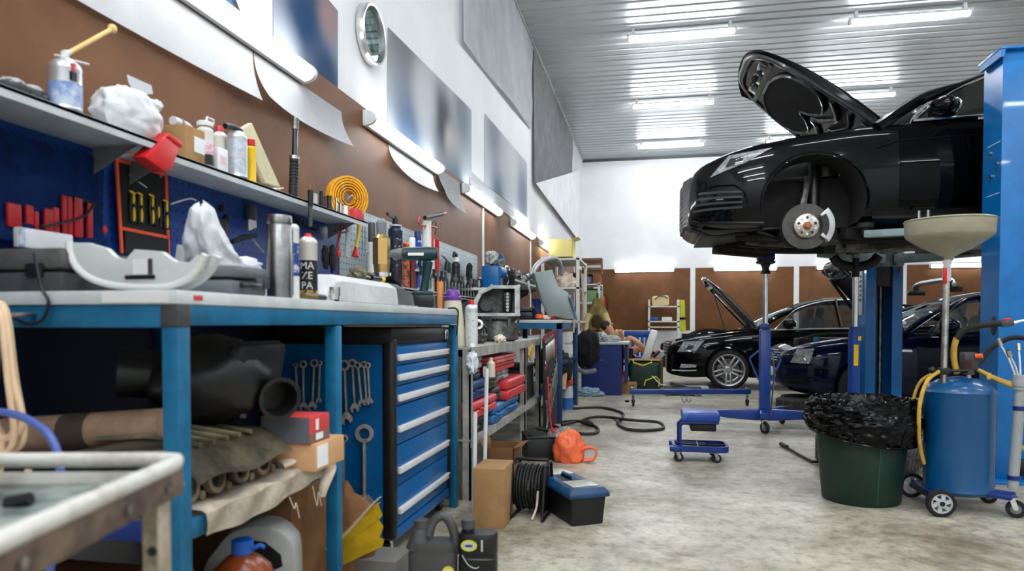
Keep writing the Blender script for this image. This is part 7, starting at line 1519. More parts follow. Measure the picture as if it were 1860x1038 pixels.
# oil jugs in the foreground
JUG = M('jug_grey', (72, 72, 72), 0.4, var=0.1); JUGB = M('jug_black', (24, 24, 25), 0.35, var=0.15)
p = atX(815, 1040, -0.60)
t = thing('oil_jug', 'dark grey oil jug with moulded handle, left of the black jug', 'oil jug', (-0.83, 2.60, 0), 14)
mb = MB()
def jug_ring(z, hx, hy, cy): return [(hx * (abs(math.cos(a)) ** 0.6) * (1 if math.cos(a) >= 0 else -1), cy + hy * (abs(math.sin(a)) ** 0.6) * (1 if math.sin(a) >= 0 else -1), z) for a in [2 * PI * i / 28 for i in range(28)]]
part('jug_body', MB().rings([jug_ring(0, 0.088, 0.05, 0), jug_ring(0.01, 0.095, 0.056, 0), jug_ring(0.17, 0.095, 0.056, 0), jug_ring(0.185, 0.09, 0.053, 0), jug_ring(0.19, 0.093, 0.055, 0), jug_ring(0.22, 0.075, 0.05, -0.002)]), JUG, t)
part('shoulder', MB().tube([(-0.055, 0, 0.19), (-0.05, 0, 0.245), (-0.045, 0, 0.27)], [0.05, 0.034, 0.026], 16, k=3), JUG, t); part('cap', MB().cyl((-0.045, 0, 0.268), (-0.045, 0, 0.30), 0.028, n=20), JUG, t)
part('handle', MB().tube([(-0.02, 0, 0.245), (0.0, 0, 0.29), (0.035, 0, 0.315), (0.065, 0, 0.29), (0.085, 0, 0.23), (0.082, 0, 0.17)], [0.024, 0.018, 0.018, 0.018, 0.02, 0.026], 10, k=4), JUG, t)
lb = part('label', MB().prism([(0.028 * math.cos(a), 0.10 + 0.036 * math.sin(a)) for a in [2 * PI * i / 20 for i in range(20)]], -0.0585, -0.054, 'y', 0, Matrix.Translation((0.06, 0, 0))), M('oval_yellow', (206, 206, 60), 0.4), t); part('label_centre', MB().prism([(0.02 * math.cos(a), 0.10 + 0.024 * math.sin(a)) for a in [2 * PI * i / 20 for i in range(20)]], -0.0595, -0.058, 'y', 0, Matrix.Translation((0.06, 0, 0))), WHITE, lb); 
part('label', MB().bx(0.03, 0.09, -0.0575, -0.054, 0.02, 0.055), GREY_L, t)
t = thing('oil_jug', 'black oil jug with yellow oval badge standing in the foreground', 'oil jug', (-0.655, 2.62, 0), 8)
part('jug_body', MB().rings([jug_ring(0, 0.083, 0.05, 0), jug_ring(0.01, 0.088, 0.056, 0), jug_ring(0.165, 0.088, 0.056, 0), jug_ring(0.17, 0.082, 0.052, 0), jug_ring(0.178, 0.082, 0.052, 0), jug_ring(0.184, 0.088, 0.056, 0), jug_ring(0.25, 0.087, 0.055, 0), jug_ring(0.262, 0.08, 0.05, 0)]), JUGB, t)
part('neck', MB().cyl((-0.045, 0, 0.26), (-0.045, 0, 0.278), 0.028, n=20), JUGB, t); part('cap', MB().cyl((-0.045, 0, 0.278), (-0.045, 0, 0.312), 0.031, n=24), JUG, t)
lb = part('badge', MB().prism([(0.036 * math.cos(a), 0.222 + 0.022 * math.sin(a)) for a in [2 * PI * i / 24 for i in range(24)]], -0.058, -0.053, 'y', 0, Matrix.Translation((-0.035, 0, 0))), M('oval_yellow'), t); part('badge_field', MB().prism([(0.026 * math.cos(a), 0.222 + 0.015 * math.sin(a)) for a in [2 * PI * i / 24 for i in range(24)]], -0.0588, -0.0579, 'y', 0, Matrix.Translation((-0.035, 0, 0))), M('badge_pale', (196, 200, 206), 0.4), lb); part('badge_mark', MB().box((-0.035, -0.0592, 0.222), (0.032, 0.0008, 0.009)), M('badge_navy', (60, 66, 90), 0.4), lb)
t.scale = (0.86, 0.9, 0.98)
part('level_window', MB().bx(0.018, 0.027, -0.0568, -0.055, 0.20, 0.245), GREY_L, t); part('label_art', MB().tube([(-0.065, -0.057, 0.185), (-0.04, -0.0575, 0.15), (-0.01, -0.0575, 0.135), (0.01, -0.0575, 0.14)], 0.006, 6, k=3, flat=0.3), GREY_L, t)
# ================================================================ the far end: second bench, desk, resting person, racks
B2X, B2Y0, B2Y1, B2Z = -0.95, 7.5, 9.15, 1.10
t = thing('workbench', 'smaller dark blue workbench beyond the steel shelving', 'workbench', (B2X, B2Y0, 0)); l2 = B2Y1 - B2Y0
part('top', MB().bx(-0.72, 0.005, -0.005, l2, B2Z - 0.035, B2Z, 0.003), M('bench_top_grey'), t); part('end_rail', MB().bx(-0.72, 0, 0, 0.04, B2Z - 0.10, B2Z - 0.036), BLUE_B, t); part('front_rail', MB().bx(-0.045, 0, 0.04, l2, B2Z - 0.10, B2Z - 0.036), BLUE_B, t)
for x, y in ((-0.06, 0), (-0.06, l2 - 0.06), (-0.72, 0), (-0.72, l2 - 0.06)): part('leg', MB().bx(x, x + 0.06, y, y + 0.06, 0, B2Z - 0.036, 0.003), M('bench_navy', (14, 60, 100), 0.45, var=0.2), t)
part('stretcher', MB().bx(-0.05, -0.01, 0.06, l2 - 0.06, 0.60, 0.64), BLUE_N, t); part('lower_shelf', MB().bx(-0.7, -0.05, 0.0, l2, 0.28, 0.30), BLUE_N, t)
def b2(u0, u1, v0, v1, X, z=B2Z): return F(u0, u1, v0, v1, X, z)
# things on the second bench
f = b2(1000, 1018, 565, 580, -1.10); solo('plastic_dome', MB().ball((0, 0, 0), f.w * 0.52, (1, 1, 0.9), 12, None, 0, 3, 0, 0.0), RED, 'round red cover lying on the smaller blue workbench', 'cap', f.p)
f = b2(970, 1003, 568, 582, -1.2); bag('white_cloth', 'crumpled white cloth beside the round red cover on the far bench', 'cloth', f.p, 0.09, (0.8, 1.5, 0.35), CLOTH_W, 0.35)
f = b2(1003, 1030, 572, 582, -1.02); bag('dark_rag', 'dark oily rag in front of the round red cover on far bench', 'rag', f.p, 0.08, (0.7, 1.6, 0.35), RAG, 0.4, 2.5, 4)
solo('white_cloth', MB().sheet(lambda a, b: (0.008 + 0.012 * math.sin(a * 9), -0.12 + 0.24 * a * (1 - 0.6 * b), 0.01 - 0.16 * b), 10, 8, 0.004), CLOTH_W, 'pale cloth strip hanging over the front edge of far bench', 'cloth', (B2X + 0.006, 8.55, B2Z))
f = b2(952, 960, 570, 582, -1.3); can('small_can', 'small can with orange label on far bench behind gearbox', 'can', Vector((-1.22, 7.66, B2Z)), 0.04, 0.09, BLACK, None, band=(0.2, 0.7, ORANGE))
f = b2(970, 981, 540, 572, -1.25); t = thing('funnel', 'blue plastic funnel standing upside up on the far bench', 'funnel', f.p); part('cone', MB().lathe([(0.02, 0.13), (0.06, 0.2), (0.062, 0.23), (0.056, 0.23), (0.015, 0.14)], (0, 0, 0), 20, (0, 0, 1), True), M('funnel_blue', (30, 56, 130), 0.4), t); part('spout', MB().cyl((0, 0, 0), (0, 0, 0.14), 0.026, 0.022, n=14), M('funnel_blue'), t)
t = thing('black_case', 'low black case at the back of the far bench', 'case', (-1.45, 8.0, B2Z)); part('base', MB().bx(-0.15, 0.15, -0.3, 0.3, 0, 0.09, 0.02), BLACK, t); part('lid', MB().bx(-0.15, 0.15, -0.3, 0.3, 0.092, 0.14, 0.02), GREY_D, t)
P = atX(1010, 580, -1.12); q = {k: atX(*uv, -1.16) for k, uv in dict(a=(974, 496), b=(1008, 490), c=(1016, 520), d=(1034, 532), e=(1044, 580), f=(1000, 580), g=(985, 545)).items()}
cy0 = q['f'].y; t = thing('plastic_sheet', 'large grey green plastic panel leaning upright on the far bench', 'car part', (-1.16, cy0, B2Z))
part('panel', MB().prism([(q[k].y - cy0, q[k].z - B2Z + 0.0) for k in 'abcdefg'], -0.012, 0.012, 'x', 0.004, Matrix.Rotation(R(-4), 4, 'Y')), M('panel_grey_green', (128, 146, 144), 0.5, var=0.05), t)
part('blue_edge', MB().tube([(0.0, q['d'].y - cy0, q['d'].z - B2Z - 0.05), (0.01, q['e'].y - cy0 + 0.05, 0.02)], 0.03, 8), M('edge_blue', (120, 160, 200), 0.4), t)
# shelf on the wall over the far bench, machine and tools
def wshelf2(label, y0, y1, z, dpt):
    t = thing('wall_shelf', label, 'shelf', (XW + 0.02, y0, z)); part('board', MB().bx(0, dpt, 0, y1 - y0, -0.025, 0, 0.002), M('shelf_white', (206, 208, 206), 0.5), t)
    for y in (0.1, y1 - y0 - 0.1): part('bracket', MB().prism([(0.0, -0.026), (dpt * 0.8, -0.026), (0.0, -0.15)], y, y + 0.01, 'y'), GREY_M, t)
wshelf2('pale wall shelf with metal parts above the far bench', 7.35, 9.9, 1.56, 0.32); wshelf2('short pale wall shelf carrying the blue bench grinder', 6.5, 7.32, 1.40, 0.4)
t = thing('bench_grinder', 'blue machine with steel head on short wall shelf behind the gearbox case', 'grinder', (-1.60, 7.02, 1.40), 0)
part('base_box', MB().bx(-0.09, 0.09, -0.12, 0.12, 0, 0.24, 0.012), BLUE_D, t); part('motor', MB().cyl((0.05, -0.10, 0.18), (0.05, 0.16, 0.18), 0.07, n=20), BLUE_D, t); part('label', MB().bx(0.09, 0.092, -0.03, 0.05, 0.02, 0.14), GREY_M, t)
part('steel_head', MB().ball((0, -0.05, 0.32), 0.08, (0.8, 1, 0.9), 12, None, 0.35, 3, 2), ALU, t); part('ring_guard', MB().lathe([(0.05, -0.03), (0.075, -0.03), (0.075, 0.03), (0.05, 0.03)], (0.05, 0.05, 0.31), 24, (1, -0.5, 0.2), True), CHROME, t); part('pulley_wheel', MB().lathe([(0.03, -0.02), (0.10, -0.02), (0.11, 0), (0.10, 0.02), (0.03, 0.02)], (0.10, 0.30, 0.12), 24, (1, -0.4, 0), True), BLACK, t)
for i in range(5): a = i * 2 * PI / 5; part('pulley_spoke', MB().cyl((0.10, 0.30, 0.12), (0.10 + 0.0, 0.30 + 0.08 * math.cos(a), 0.12 + 0.08 * math.sin(a)), 0.010, n=8), STEEL, t)
rs = random.Random(5)
nm = ['brake caliper', 'starter motor', 'oily bracket', 'bearing housing', 'rocker cover piece', 'hose joint', 'thermostat body']
for i, n_ in enumerate(nm):
    y = 7.55 + i * 0.33
    t = thing('engine_part', '%s lying on pale wall shelf, number %s from the near end' % (n_, ('first', 'second', 'third', 'fourth', 'fifth', 'sixth', 'seventh')[i]), 'car part', (-1.66 + rs.uniform(0, 0.08), y, 1.56), 0, 'metal parts on the pale wall shelf')
    t['label'] = 'oily metal %s on pale wall shelf, %s from the near end' % (n_, ('first', 'second', 'third', 'fourth', 'fifth', 'sixth', 'seventh')[i])
    part('casting', MB().ball((0, 0, 0.05), 0.07, (0.9, 1.3, 0.75), 12, None, 0.5, 2.6, i * 2.3, -0.05), (ALU, ALU_D, STEEL_D)[i % 3], t); part('bore', MB().lathe([(0.02, -0.03), (0.04, -0.03), (0.04, 0.03), (0.02, 0.03)], (0.03, 0.02, 0.09), 16, (1, 0.3 * i - 0.6, 0.4), True), (STEEL, GREY_D)[i % 2], t)
solo('white_hanger', MB().tube([(0, 0, 0), (0.01, 0, -0.10), (0.02, 0.02, -0.14), (0.0, 0.03, -0.16)], 0.014, 8, k=3), WHITE, 'white plastic clip hanging from edge of pale wall shelf', 'clip', (-1.49, 8.5, 1.58)); q = atX(968, 525, -1.83); solo('red_tag', MB().bx(-0.004, 0.004, -0.05, 0.05, -0.08, 0.08, 0.002), RED_C, 'small red and white tag on board under the pale wall shelf', 'tag', (-1.822, 9.1, 1.36)); pegboard('pegboard', 'dark blue board under the pale wall shelf', 7.4, 9.2, 1.12, 1.53, BLUE_N)
solo('duct_hose', MB().tube([atX(u, v, -1.35) - Vector((-1.35, 9.0, 1.1)) for u, v in ((967, 502), (970, 490), (982, 476), (998, 469), (1010, 470), (1018, 482), (1020, 500))], 0.032, 10, k=5), M('duct_grey', (150, 152, 150), 0.4, 0.3), 'curved grey duct hose arching above the grey green panel', 'hose', (-1.35, 9.0, 1.1))
# tool roll with spanners hanging at the gap
qa, qb = atX(985, 625, -0.985), atX(1012, 770, -0.985)
t = thing('spanner_roll', 'black and red spanner roll hanging open at the end of shelving', 'tool roll', (-0.985, 6.85, 0.02))
part('panel', MB().prism([(-0.46, 0.90), (0.42, 0.96), (0.42, 0.0), (-0.40, 0.02)], -0.006, 0.006, 'x', 0.003), M('roll_black', (22, 22, 24), 0.85, bump=0.2), t); part('red_border', MB().bar((0.007, -0.46, 0.90), (0.007, 0.42, 0.96), 0.05, 0.006, (1, 0, 0)), M('roll_maroon', (130, 30, 44), 0.7), t); part('red_border', MB().bar((0.007, 0.40, 0.0), (0.007, 0.42, 0.96), 0.05, 0.006, (1, 0, 0)), M('roll_maroon'), t)
part('red_band', MB().bar((0.008, -0.40, 0.62), (0.008, 0.1, 0.74), 0.035, 0.006, (1, 0, 0)), M('band_red', (210, 40, 64), 0.6), t); part('pink_patch', MB().ball((0.008, 0.25, 0.80), 0.05, (0.12, 1.1, 2.0), 10), M('patch_pink', (214, 90, 90), 0.6), t)
for i in range(9): part('spanner', wrench_mb(0.20, 0.026).xf(Matrix.Translation((0.014, -0.36 + i * 0.06, 0.86 + 0.006 * i)) @ Matrix.Rotation(PI / 2, 4, 'Z')), STEEL, t)
for i in range(9): part('spanner', wrench_mb(0.26, 0.024).xf(Matrix.Translation((0.016, -0.34 + i * 0.085, 0.30 + i * 0.045)) @ Matrix.Rotation(PI / 2, 4, 'Z') @ Matrix.Rotation(R(-8), 4, 'Y')), STEEL, t)
solo('red_strap', MB().tube([(0, 0, 0.55), (0.01, 0.01, 0.30), (0.03, 0.06, 0.06), (0.05, 0.16, 0.012), (0.06, 0.22, 0.03)], 0.03, 8, k=5, flat=0.3), M('band_red'), 'bright red strap hanging to the floor from the spanner roll', 'strap', (-0.95, 6.46, 0.012))
# under and beside the second bench
t = thing('jacket', 'black jacket hanging over the far corner of the smaller workbench', 'jacket', (-0.86, 9.5, 0.42)); part('jacket', MB().ball((0, 0, 0.30), 0.24, (0.75, 0.9, 1.05), 20, None, 0.25, 2.2, 3), M('black_cloth', (14, 14, 15), 0.9, bump=0.3), t, smooth=60); part('hem', MB().tube([(-0.12, -0.16, 0.03), (0.0, -0.2, 0.0), (0.12, -0.12, 0.02)], 0.03, 8, k=3), GREY_M, t)
t = thing('black_bag', 'black bag of tools hanging inside the smaller workbench', 'bag', (-1.15, 8.3, 0.302)); part('bag', MB().ball((0, 0, 0.24), 0.27, (0.8, 1.3, 0.9), 18, None, 0.25, 2.4, 6, -0.24), M('black_cloth'), t, smooth=60)
f = F(1020, 1030, 618, 665, -0.985, None); solo('white_board', MB().bx(-0.01, 0.01, 0, 0.12, 0, 0.36), WHITE, 'narrow white board standing inside the smaller workbench', 'board', (-1.02, 7.75, 0.302)); solo('wood_strip', MB().bar((0, 0, 0), (0, 0.16, 0.28), 0.012, 0.07, (1, 0, 0)), M('raw_wood', (200, 160, 110), 0.7), 'light wooden strip leaning inside the smaller workbench', 'wood', (-1.0, 8.0, 0.305))
q = atZ(1030, 747, 0)
t = thing('water_bottle', 'clear bottle of blue liquid with orange top under smaller workbench', 'bottle', (-1.03, 8.6, 0)); part('bottle', MB().lathe([(0, 0), (0.075, 0), (0.08, 0.012), (0.08, 0.25), (0.06, 0.29), (0.03, 0.31), (0, 0.31)], (0, 0, 0), 24), M('milky_plastic', (196, 206, 216), 0.3, alpha=0.85), t); part('liquid', MB().cyl((0, 0, 0.01), (0, 0, 0.15), 0.081, n=24), M('blue_liquid', (50, 100, 170), 0.25), t); part('orange_cloth', MB().ball((0.01, 0.01, 0.34), 0.07, (0.9, 1.1, 0.9), 14, None, 0.3, 3, 2), M('cloth_orange', (206, 74, 50), 0.8), t)
q = atZ(1072, 719, 0); bag('plastic_bag', 'pale blue crumpled plastic bag by the foot of blue desk', 'bag', (q.x, q.y - 0.1, 0), 0.11, (1.7, 0.8, 0.7), M('pale_blue_bag', (150, 180, 200), 0.35, alpha=0.8, bump=0.5), 0.35)
# desk
DY = 10.45; a = atY(1056, 700, DY); b_ = atY(1129, 700, DY)
t = thing('desk', 'dark blue desk with plain end panel near the far corner', 'desk', (a.x, DY, 0)); wd = b_.x - a.x
part('front_panel', MB().bx(0, wd, 0, 0.03, 0.0, 0.75), M('desk_blue', (10, 38, 108), 0.45, var=0.08), t); part('desk_top', MB().bx(-0.25, wd + 0.10, -0.03, 0.75, 0.75, 0.785, 0.003), GREY_L, t); part('side_panel', MB().bx(wd + 0.04, wd + 0.08, 0.05, 0.7, 0.2, 0.75), BLUE_N, t); part('rear_panel', MB().bx(0, wd, 0.70, 0.73, 0, 0.75), M('desk_blue'), t)
part('screw', MB().cyl((wd * 0.5, -0.002, 0.52), (wd * 0.5, 0, 0.52), 0.012, n=10), STEEL, t)
for u, lab in ((1075, 'grey translucent plastic cover draped on the blue desk'), (1110, 'clear crinkled plastic bag at right end of the blue desk')):
    q = atY(u, 620, DY + 0.2); bag('plastic_cover' if u == 1075 else 'plastic_bag', lab, 'cover' if u == 1075 else 'bag', (q.x, q.y, 0.785), 0.13 if u == 1075 else 0.09, (1.6, 1.0, 0.7), M('cover_grey', (130, 132, 132), 0.35, bump=0.4) if u == 1075 else M('clear_bag'), 0.3, 2.4, u)
q = atY(1130, 710, DY + 0.4)
carton('cardboard_box', 'low brown carton on the floor at right end of blue desk', 'box', q.x - 0.08, q.x + 0.22, q.y - 0.1, q.y + 0.2, 0, 0.16, CARD)
bag('pink_rag', 'pink crumpled bag on low carton right of blue desk', 'bag', (q.x + 0.0, q.y, 0.16), 0.09, (1, 1, 1.2), M('pink_cloth', (190, 90, 110), 0.7, c2=(200, 160, 160)), 0.4)
# green sack
q = atZ(1170, 713, 0.0); q.y += 0.25
t = thing('green_sack', 'dark green sack with yellow zigzag tape behind the support beam', 'sack', (q.x, q.y, 0))
part('sack', MB().box((0, 0, 0.24), (0.50, 0.42, 0.48), None, 0.07, 4), M('sack_green', (14, 48, 36), 0.4, var=0.2, bump=0.4, bsc=8), t); YT = M('tape_yellow', (226, 218, 50), 0.5)
part('yellow_tape', MB().tube([(-0.18, -0.2, 0.50), (-0.16, -0.215, 0.45), (-0.02, -0.222, 0.41), (0.12, -0.215, 0.46), (0.1, -0.2, 0.50)], 0.012, 6), YT, t); part('yellow_tape', MB().tube([(0.0, -0.222, 0.10), (0.02, -0.225, 0.18), (0.18, -0.218, 0.24), (0.23, -0.218, 0.19), (0.22, -0.222, 0.09)], 0.012, 6), YT, t); part('yellow_tape', MB().tube([(0.0, -0.22, 0.02), (0.08, -0.24, 0.012), (0.12, -0.25, 0.012)], 0.012, 6), YT, t)
carton('flat_card', 'flattened cardboard sheet lying on top of the green sack', 'card', q.x - 0.25, q.x + 0.24, q.y - 0.2, q.y + 0.2, 0.482, 0.495, CARD)
# bits behind the beam
q = atZ(1238, 722, 0.0); t = thing('floor_jack', 'small black trolley jack with bent handle behind the support beam', 'jack', (q.x, q.y + 0.3, 0)); part('frame', MB().bx(-0.25, 0.3, -0.13, 0.13, 0.03, 0.12, 0.02), BLACK, t); part('lifting_arm', MB().bar((0.1, 0, 0.1), (-0.15, 0, 0.17), 0.1, 0.05), GREY_D, t); part('handle', MB().tube([(-0.15, 0, 0.12), (-0.3, -0.05, 0.16), (-0.42, -0.05, 0.28)], 0.012, 8), STEEL, t)
for x in (-0.2, 0.22): part('wheel', MB().cyl((x, -0.15, 0.04), (x, 0.15, 0.04), 0.04, n=16), STEEL_D, t)
q = atZ(1260, 690, 0); solo('steel_ramp', MB().bx(-0.35, 0.35, -0.1, 0.1, 0, 0.07, 0.01), GREY_L, 'pale flat rail on floor left of the black saloon front wheel', 'rail', (q.x - 0.25, 11.5, 0))
# white plastic chair and the resting person
PY = 12.0
def pp(u, v, dy=0.0): return atY(u, v, PY + dy)
t = thing('plastic_chair', 'white plastic lounger chair with tilted back behind green sack', 'chair', (*pp(1160, 690).xy, 0)); o = t.location.copy()
part('seat', MB().bar(pp(1120, 655) - o, pp(1178, 656) - o, 0.5, 0.05, (0, 0, 1), 0.01), WHITE, t); part('backrest', MB().bar(pp(1172, 655, -0.1) - o, pp(1189, 600, -0.1) - o, 0.13, 0.42, (0, 1, 0), 0.03), WHITE, t)
for u in (1128, 1172):
    for dy in (-0.2, 0.2): q = pp(u, 655, dy) - o; part('leg', MB().bar((q.x, dy, 0.0), (q.x, dy, q.z), 0.035, 0.035), WHITE, t)
q = pp(1193, 660, 0.05); carton('cardboard_box', 'cardboard box under the feet of resting person', 'box', q.x - 0.16, q.x + 0.10, PY - 0.1, PY + 0.3, 0, 0.46, CARD_D)
def figure(name, label, loc, joints, bones, m):
    """joints: name -> (pos, radius); one continuous skinned body"""
    t = thing(name, label, 'person', loc); me = bpy.data.meshes.new('body'); ks = list(joints)
    me.from_pydata([Vector(joints[k][0]) for k in ks], [(ks.index(a), ks.index(b)) for a, b in bones], [])
    o = bpy.data.objects.new('body', me); COL.objects.link(o)
    sk = o.modifiers.new('s', 'SKIN'); sk.use_smooth_shade = True
    for i, k in enumerate(ks):
        v = me.skin_vertices[0].data[i]; r = joints[k][1]; v.radius = r if isinstance(r, tuple) else (r, r); v.use_root = (k == 'pelvis')
    o.modifiers.new('u', 'SUBSURF').levels = 2
    dg = bpy.context.evaluated_depsgraph_get(); dg.update(); m2 = bpy.data.meshes.new_from_object(o.evaluated_get(dg)); bpy.data.objects.remove(o)
    m2.polygons.foreach_set('use_smooth', [True] * len(m2.polygons))
    part('body', m2, m, t); return t
SKIN = M('skin', (196, 140, 108), 0.5, var=0.08); o = Vector((*pp(1135, 650).xy, 0))
def J(u, v, dy=0.0): return pp(u, v, dy) - o
J_ = {'pelvis': (J(1133, 648), 0.125), 'belly': (J(1126, 638), 0.135), 'chest': (J(1118, 622), (0.15, 0.12)), 'neck': (J(1112, 607), 0.058), 'head0': (J(1108, 601), 0.075), 'head1': (J(1103, 594), 0.088), 'head2': (J(1099, 589), 0.06),
      'hipL': (J(1135, 648, -0.1), 0.095), 'kneeL': (J(1143, 612, -0.14), 0.062), 'ankL': (J(1176, 637, -0.12), 0.04), 'toeL': (J(1188, 640, -0.12), 0.034),
      'hipR': (J(1135, 650, 0.1), 0.095), 'kneeR': (J(1158, 632, 0.14), 0.064), 'ankR': (J(1188, 646, 0.06), 0.042), 'toeR': (J(1196, 637, 0.05), 0.034),
      'shL': (J(1116, 612, -0.19), 0.06), 'elL': (J(1128, 600, -0.28), 0.043), 'haL': (J(1130, 620, -0.2), 0.033), 'shR': (J(1116, 612, 0.19), 0.06), 'elR': (J(1105, 604, 0.34), 0.043), 'haR': (J(1098, 596, 0.16), 0.033)}
bn = [('pelvis', 'belly'), ('belly', 'chest'), ('chest', 'neck'), ('neck', 'head0'), ('head0', 'head1'), ('head1', 'head2'), ('pelvis', 'hipL'), ('hipL', 'kneeL'), ('kneeL', 'ankL'), ('ankL', 'toeL'), ('pelvis', 'hipR'), ('hipR', 'kneeR'), ('kneeR', 'ankR'), ('ankR', 'toeR'), ('chest', 'shL'), ('shL', 'elL'), ('elL', 'haL'), ('chest', 'shR'), ('shR', 'elR'), ('elR', 'haR')]
t = figure('person', 'person in black shorts and tan top resting with legs up behind desk', o, J_, bn, SKIN)
part('shorts', MB().tube([J_['pelvis'][0] + Vector((-0.03, -0.02, 0)), J_['hipL'][0], J_['hipL'][0].lerp(J_['kneeL'][0], 0.45)], [0.145, 0.125, 0.11], 14, k=4).tube([J_['pelvis'][0] + Vector((-0.03, 0.02, 0)), J_['hipR'][0], J_['hipR'][0].lerp(J_['kneeR'][0], 0.5)], [0.145, 0.125, 0.115], 14, k=4), M('black_cloth'), t)
part('top', MB().tube([J_['pelvis'][0], J_['belly'][0], J_['chest'][0], J_['chest'][0].lerp(J_['neck'][0], 0.6)], [0.15, 0.155, 0.175, 0.09], 18, k=4), M('tan_cloth', (198, 170, 126), 0.85), t)
for s_ in 'LR': part('sleeve', MB().tube([J_['sh' + s_][0].lerp(J_['chest'][0], 0.4), J_['sh' + s_][0], J_['sh' + s_][0].lerp(J_['el' + s_][0], 0.7)], [0.085, 0.078, 0.065], 12, k=3), M('tan_cloth'), t)
part('hair', MB().ball(J_['head1'][0] + Vector((-0.03, 0.0, 0.02)), 0.098, (0.9, 0.95, 0.9), 12), M('dark_hair', (46, 34, 26), 0.8), t)
for s_, nm_ in (('L', -0.12), ('R', 0.05)): part('sandal', MB().tube([J_['ank' + s_][0] + Vector((-0.01, 0, -0.03)), J_['toe' + s_][0] + Vector((0.02, 0, -0.015))], [0.042, 0.036], 10, flat=0.6), M('sandal_brown', (60, 40, 30), 0.7), t)
hdc = J_['head1'][0]
for dy in (-0.032, 0.032): part('eye', MB().ball(hdc + Vector((0.055, dy, 0.062)), 0.012, (1, 1, 1), 8), M('eye_white', (220, 216, 210), 0.3), t)
part('nose', MB().ball(hdc + Vector((0.085, 0, 0.05)), 0.018, (1, 0.8, 1), 8), SKIN, t); part('mouth', MB().ball(hdc + Vector((0.10, 0, 0.015)), 0.02, (0.4, 1.2, 0.4), 8), M('lip', (150, 84, 76), 0.5), t)
for s_ in (-1, 1): part('ear', MB().ball(hdc + Vector((0.0, s_ * 0.088, 0.0)), 0.022, (0.5, 0.4, 1), 8), SKIN, t)
for s_ in 'LR':
    h0 = J_['ha' + s_][0]; d = (h0 - J_['el' + s_][0]).normalized(); sx = Vector((0, 1, 0)); mbh = MB()
    hd = part('hand', MB().ball(h0 + d * 0.04, 0.042, (0.9, 1.0, 0.9), 10), SKIN, t)
    for i in range(4): b0 = h0 + d * 0.07 + sx * (-0.03 + 0.02 * i); part('finger', MB().tube([b0, b0 + d * (0.035 + 0.006 * (1.5 - abs(i - 1.5))) + Vector((0.008, 0, 0)), b0 + d * 0.06 + Vector((0.022, 0, 0))], [0.010, 0.009, 0.007], 7, k=3), SKIN, hd)
    part('thumb', MB().tube([h0 + d * 0.03 - sx * 0.035, h0 + d * 0.055 - sx * 0.055, h0 + d * 0.08 - sx * 0.05], [0.011, 0.010, 0.008], 7, k=3), SKIN, hd)
# blue plastic chairs behind
for k, (u, lab) in enumerate(((1152, 'blue plastic garden chair standing behind the resting person'),)):
    q = atY(1158, 640, 13.4); t = thing('garden_chair', lab, 'chair', (q.x, 13.4, 0)); BC = M('chair_blue', (16, 70, 150), 0.4)
    for i in range(5): part('back_slat', MB().bx(-0.20 + i * 0.085, -0.14 + i * 0.085, 0, 0.02, 0.45, 0.86, 0.008), BC, t)
    part('top_rail', MB().bx(-0.25, 0.25, -0.005, 0.03, 0.80, 0.92, 0.015), BC, t); part('seat', MB().bx(-0.25, 0.25, 0.0, 0.45, 0.40, 0.44, 0.01), BC, t)
    for x in (-0.23, 0.20):
        for y in (0.0, 0.4): part('leg', MB().bx(x, x + 0.035, y, y + 0.035, 0, 0.42), BC, t)
# racks in the corner
RKW = M('rack_white', (214, 214, 210), 0.5, var=0.06)
def rack(label, x0, x1, y0, y1, h, shelves, m=RKW):
    t = thing('storage_rack', label, 'rack', (x0, y0, 0)); w_, d_ = x1 - x0, y1 - y0
    for x in (0, w_ - 0.05):
        for y in (0, d_ - 0.05): part('post', MB().bx(x, x + 0.05, y, y + 0.05, 0, h), m, t)
    for z in shelves: part('shelf', MB().bx(0, w_, 0, d_, z - 0.03, z), m, t)
    return t
a = atY(1017, 500, 11.6); b_ = atY(1052, 500, 11.6)
rack('tall white metal rack by the left wall under yellow box', -1.82, b_.x, 11.6, 13.0, 2.16, (0.5, 1.1, 1.66, 2.14))
q0, q1 = atY(994, 466, 11.75), atY(1041, 436, 11.75)
t = carton('yellow_box', 'pale yellow box with open flaps on top of the tall white rack', 'box', -1.70, q1.x, 11.62, 12.1, 2.16, 2.46, M('yellow_card', (236, 222, 140), 0.7), flaps=True)
for i, (y, lab, m, s_) in enumerate(((11.9, 'pale cloth bundle on the upper shelf of tall white rack', CLOTH_W, 0.18), (12.5, 'dark bag behind cloth on the tall white rack', M('black_cloth'), 0.2))): bag('cloth_bundle', lab, 'bundle', (-1.45, y, 1.66), s_, (1, 1, 0.9), m, 0.3, 2.3, i)
solo('work_apron', MB().sheet(lambda p, r_: (0.012 * math.sin(p * 14) + 0.03 * r_, 0.28 * p * (1 - 0.35 * r_), -0.75 * r_), 14, 10, 0.006), M('apron_cream', (216, 208, 178), 0.85), 'cream work apron hanging on front of tall white rack', 'apron', (b_.x + 0.02, 11.75, 1.9))
bag('car_part', 'black car parts bundle on middle shelf of the tall white rack', 'bundle', (-1.45, 12.1, 1.1), 0.2, (0.9, 1.4, 0.9), BLACK, 0.4, 2.5, 9)
a = atY(1062, 520, 14.6); b_ = atY(1090, 520, 14.6)
rack('second white rack in the far corner holding green bins', a.x - 0.15, b_.x, 14.6, 15.4, 1.9, (0.55, 1.12, 1.5, 1.88)); xm = (a.x + b_.x) / 2
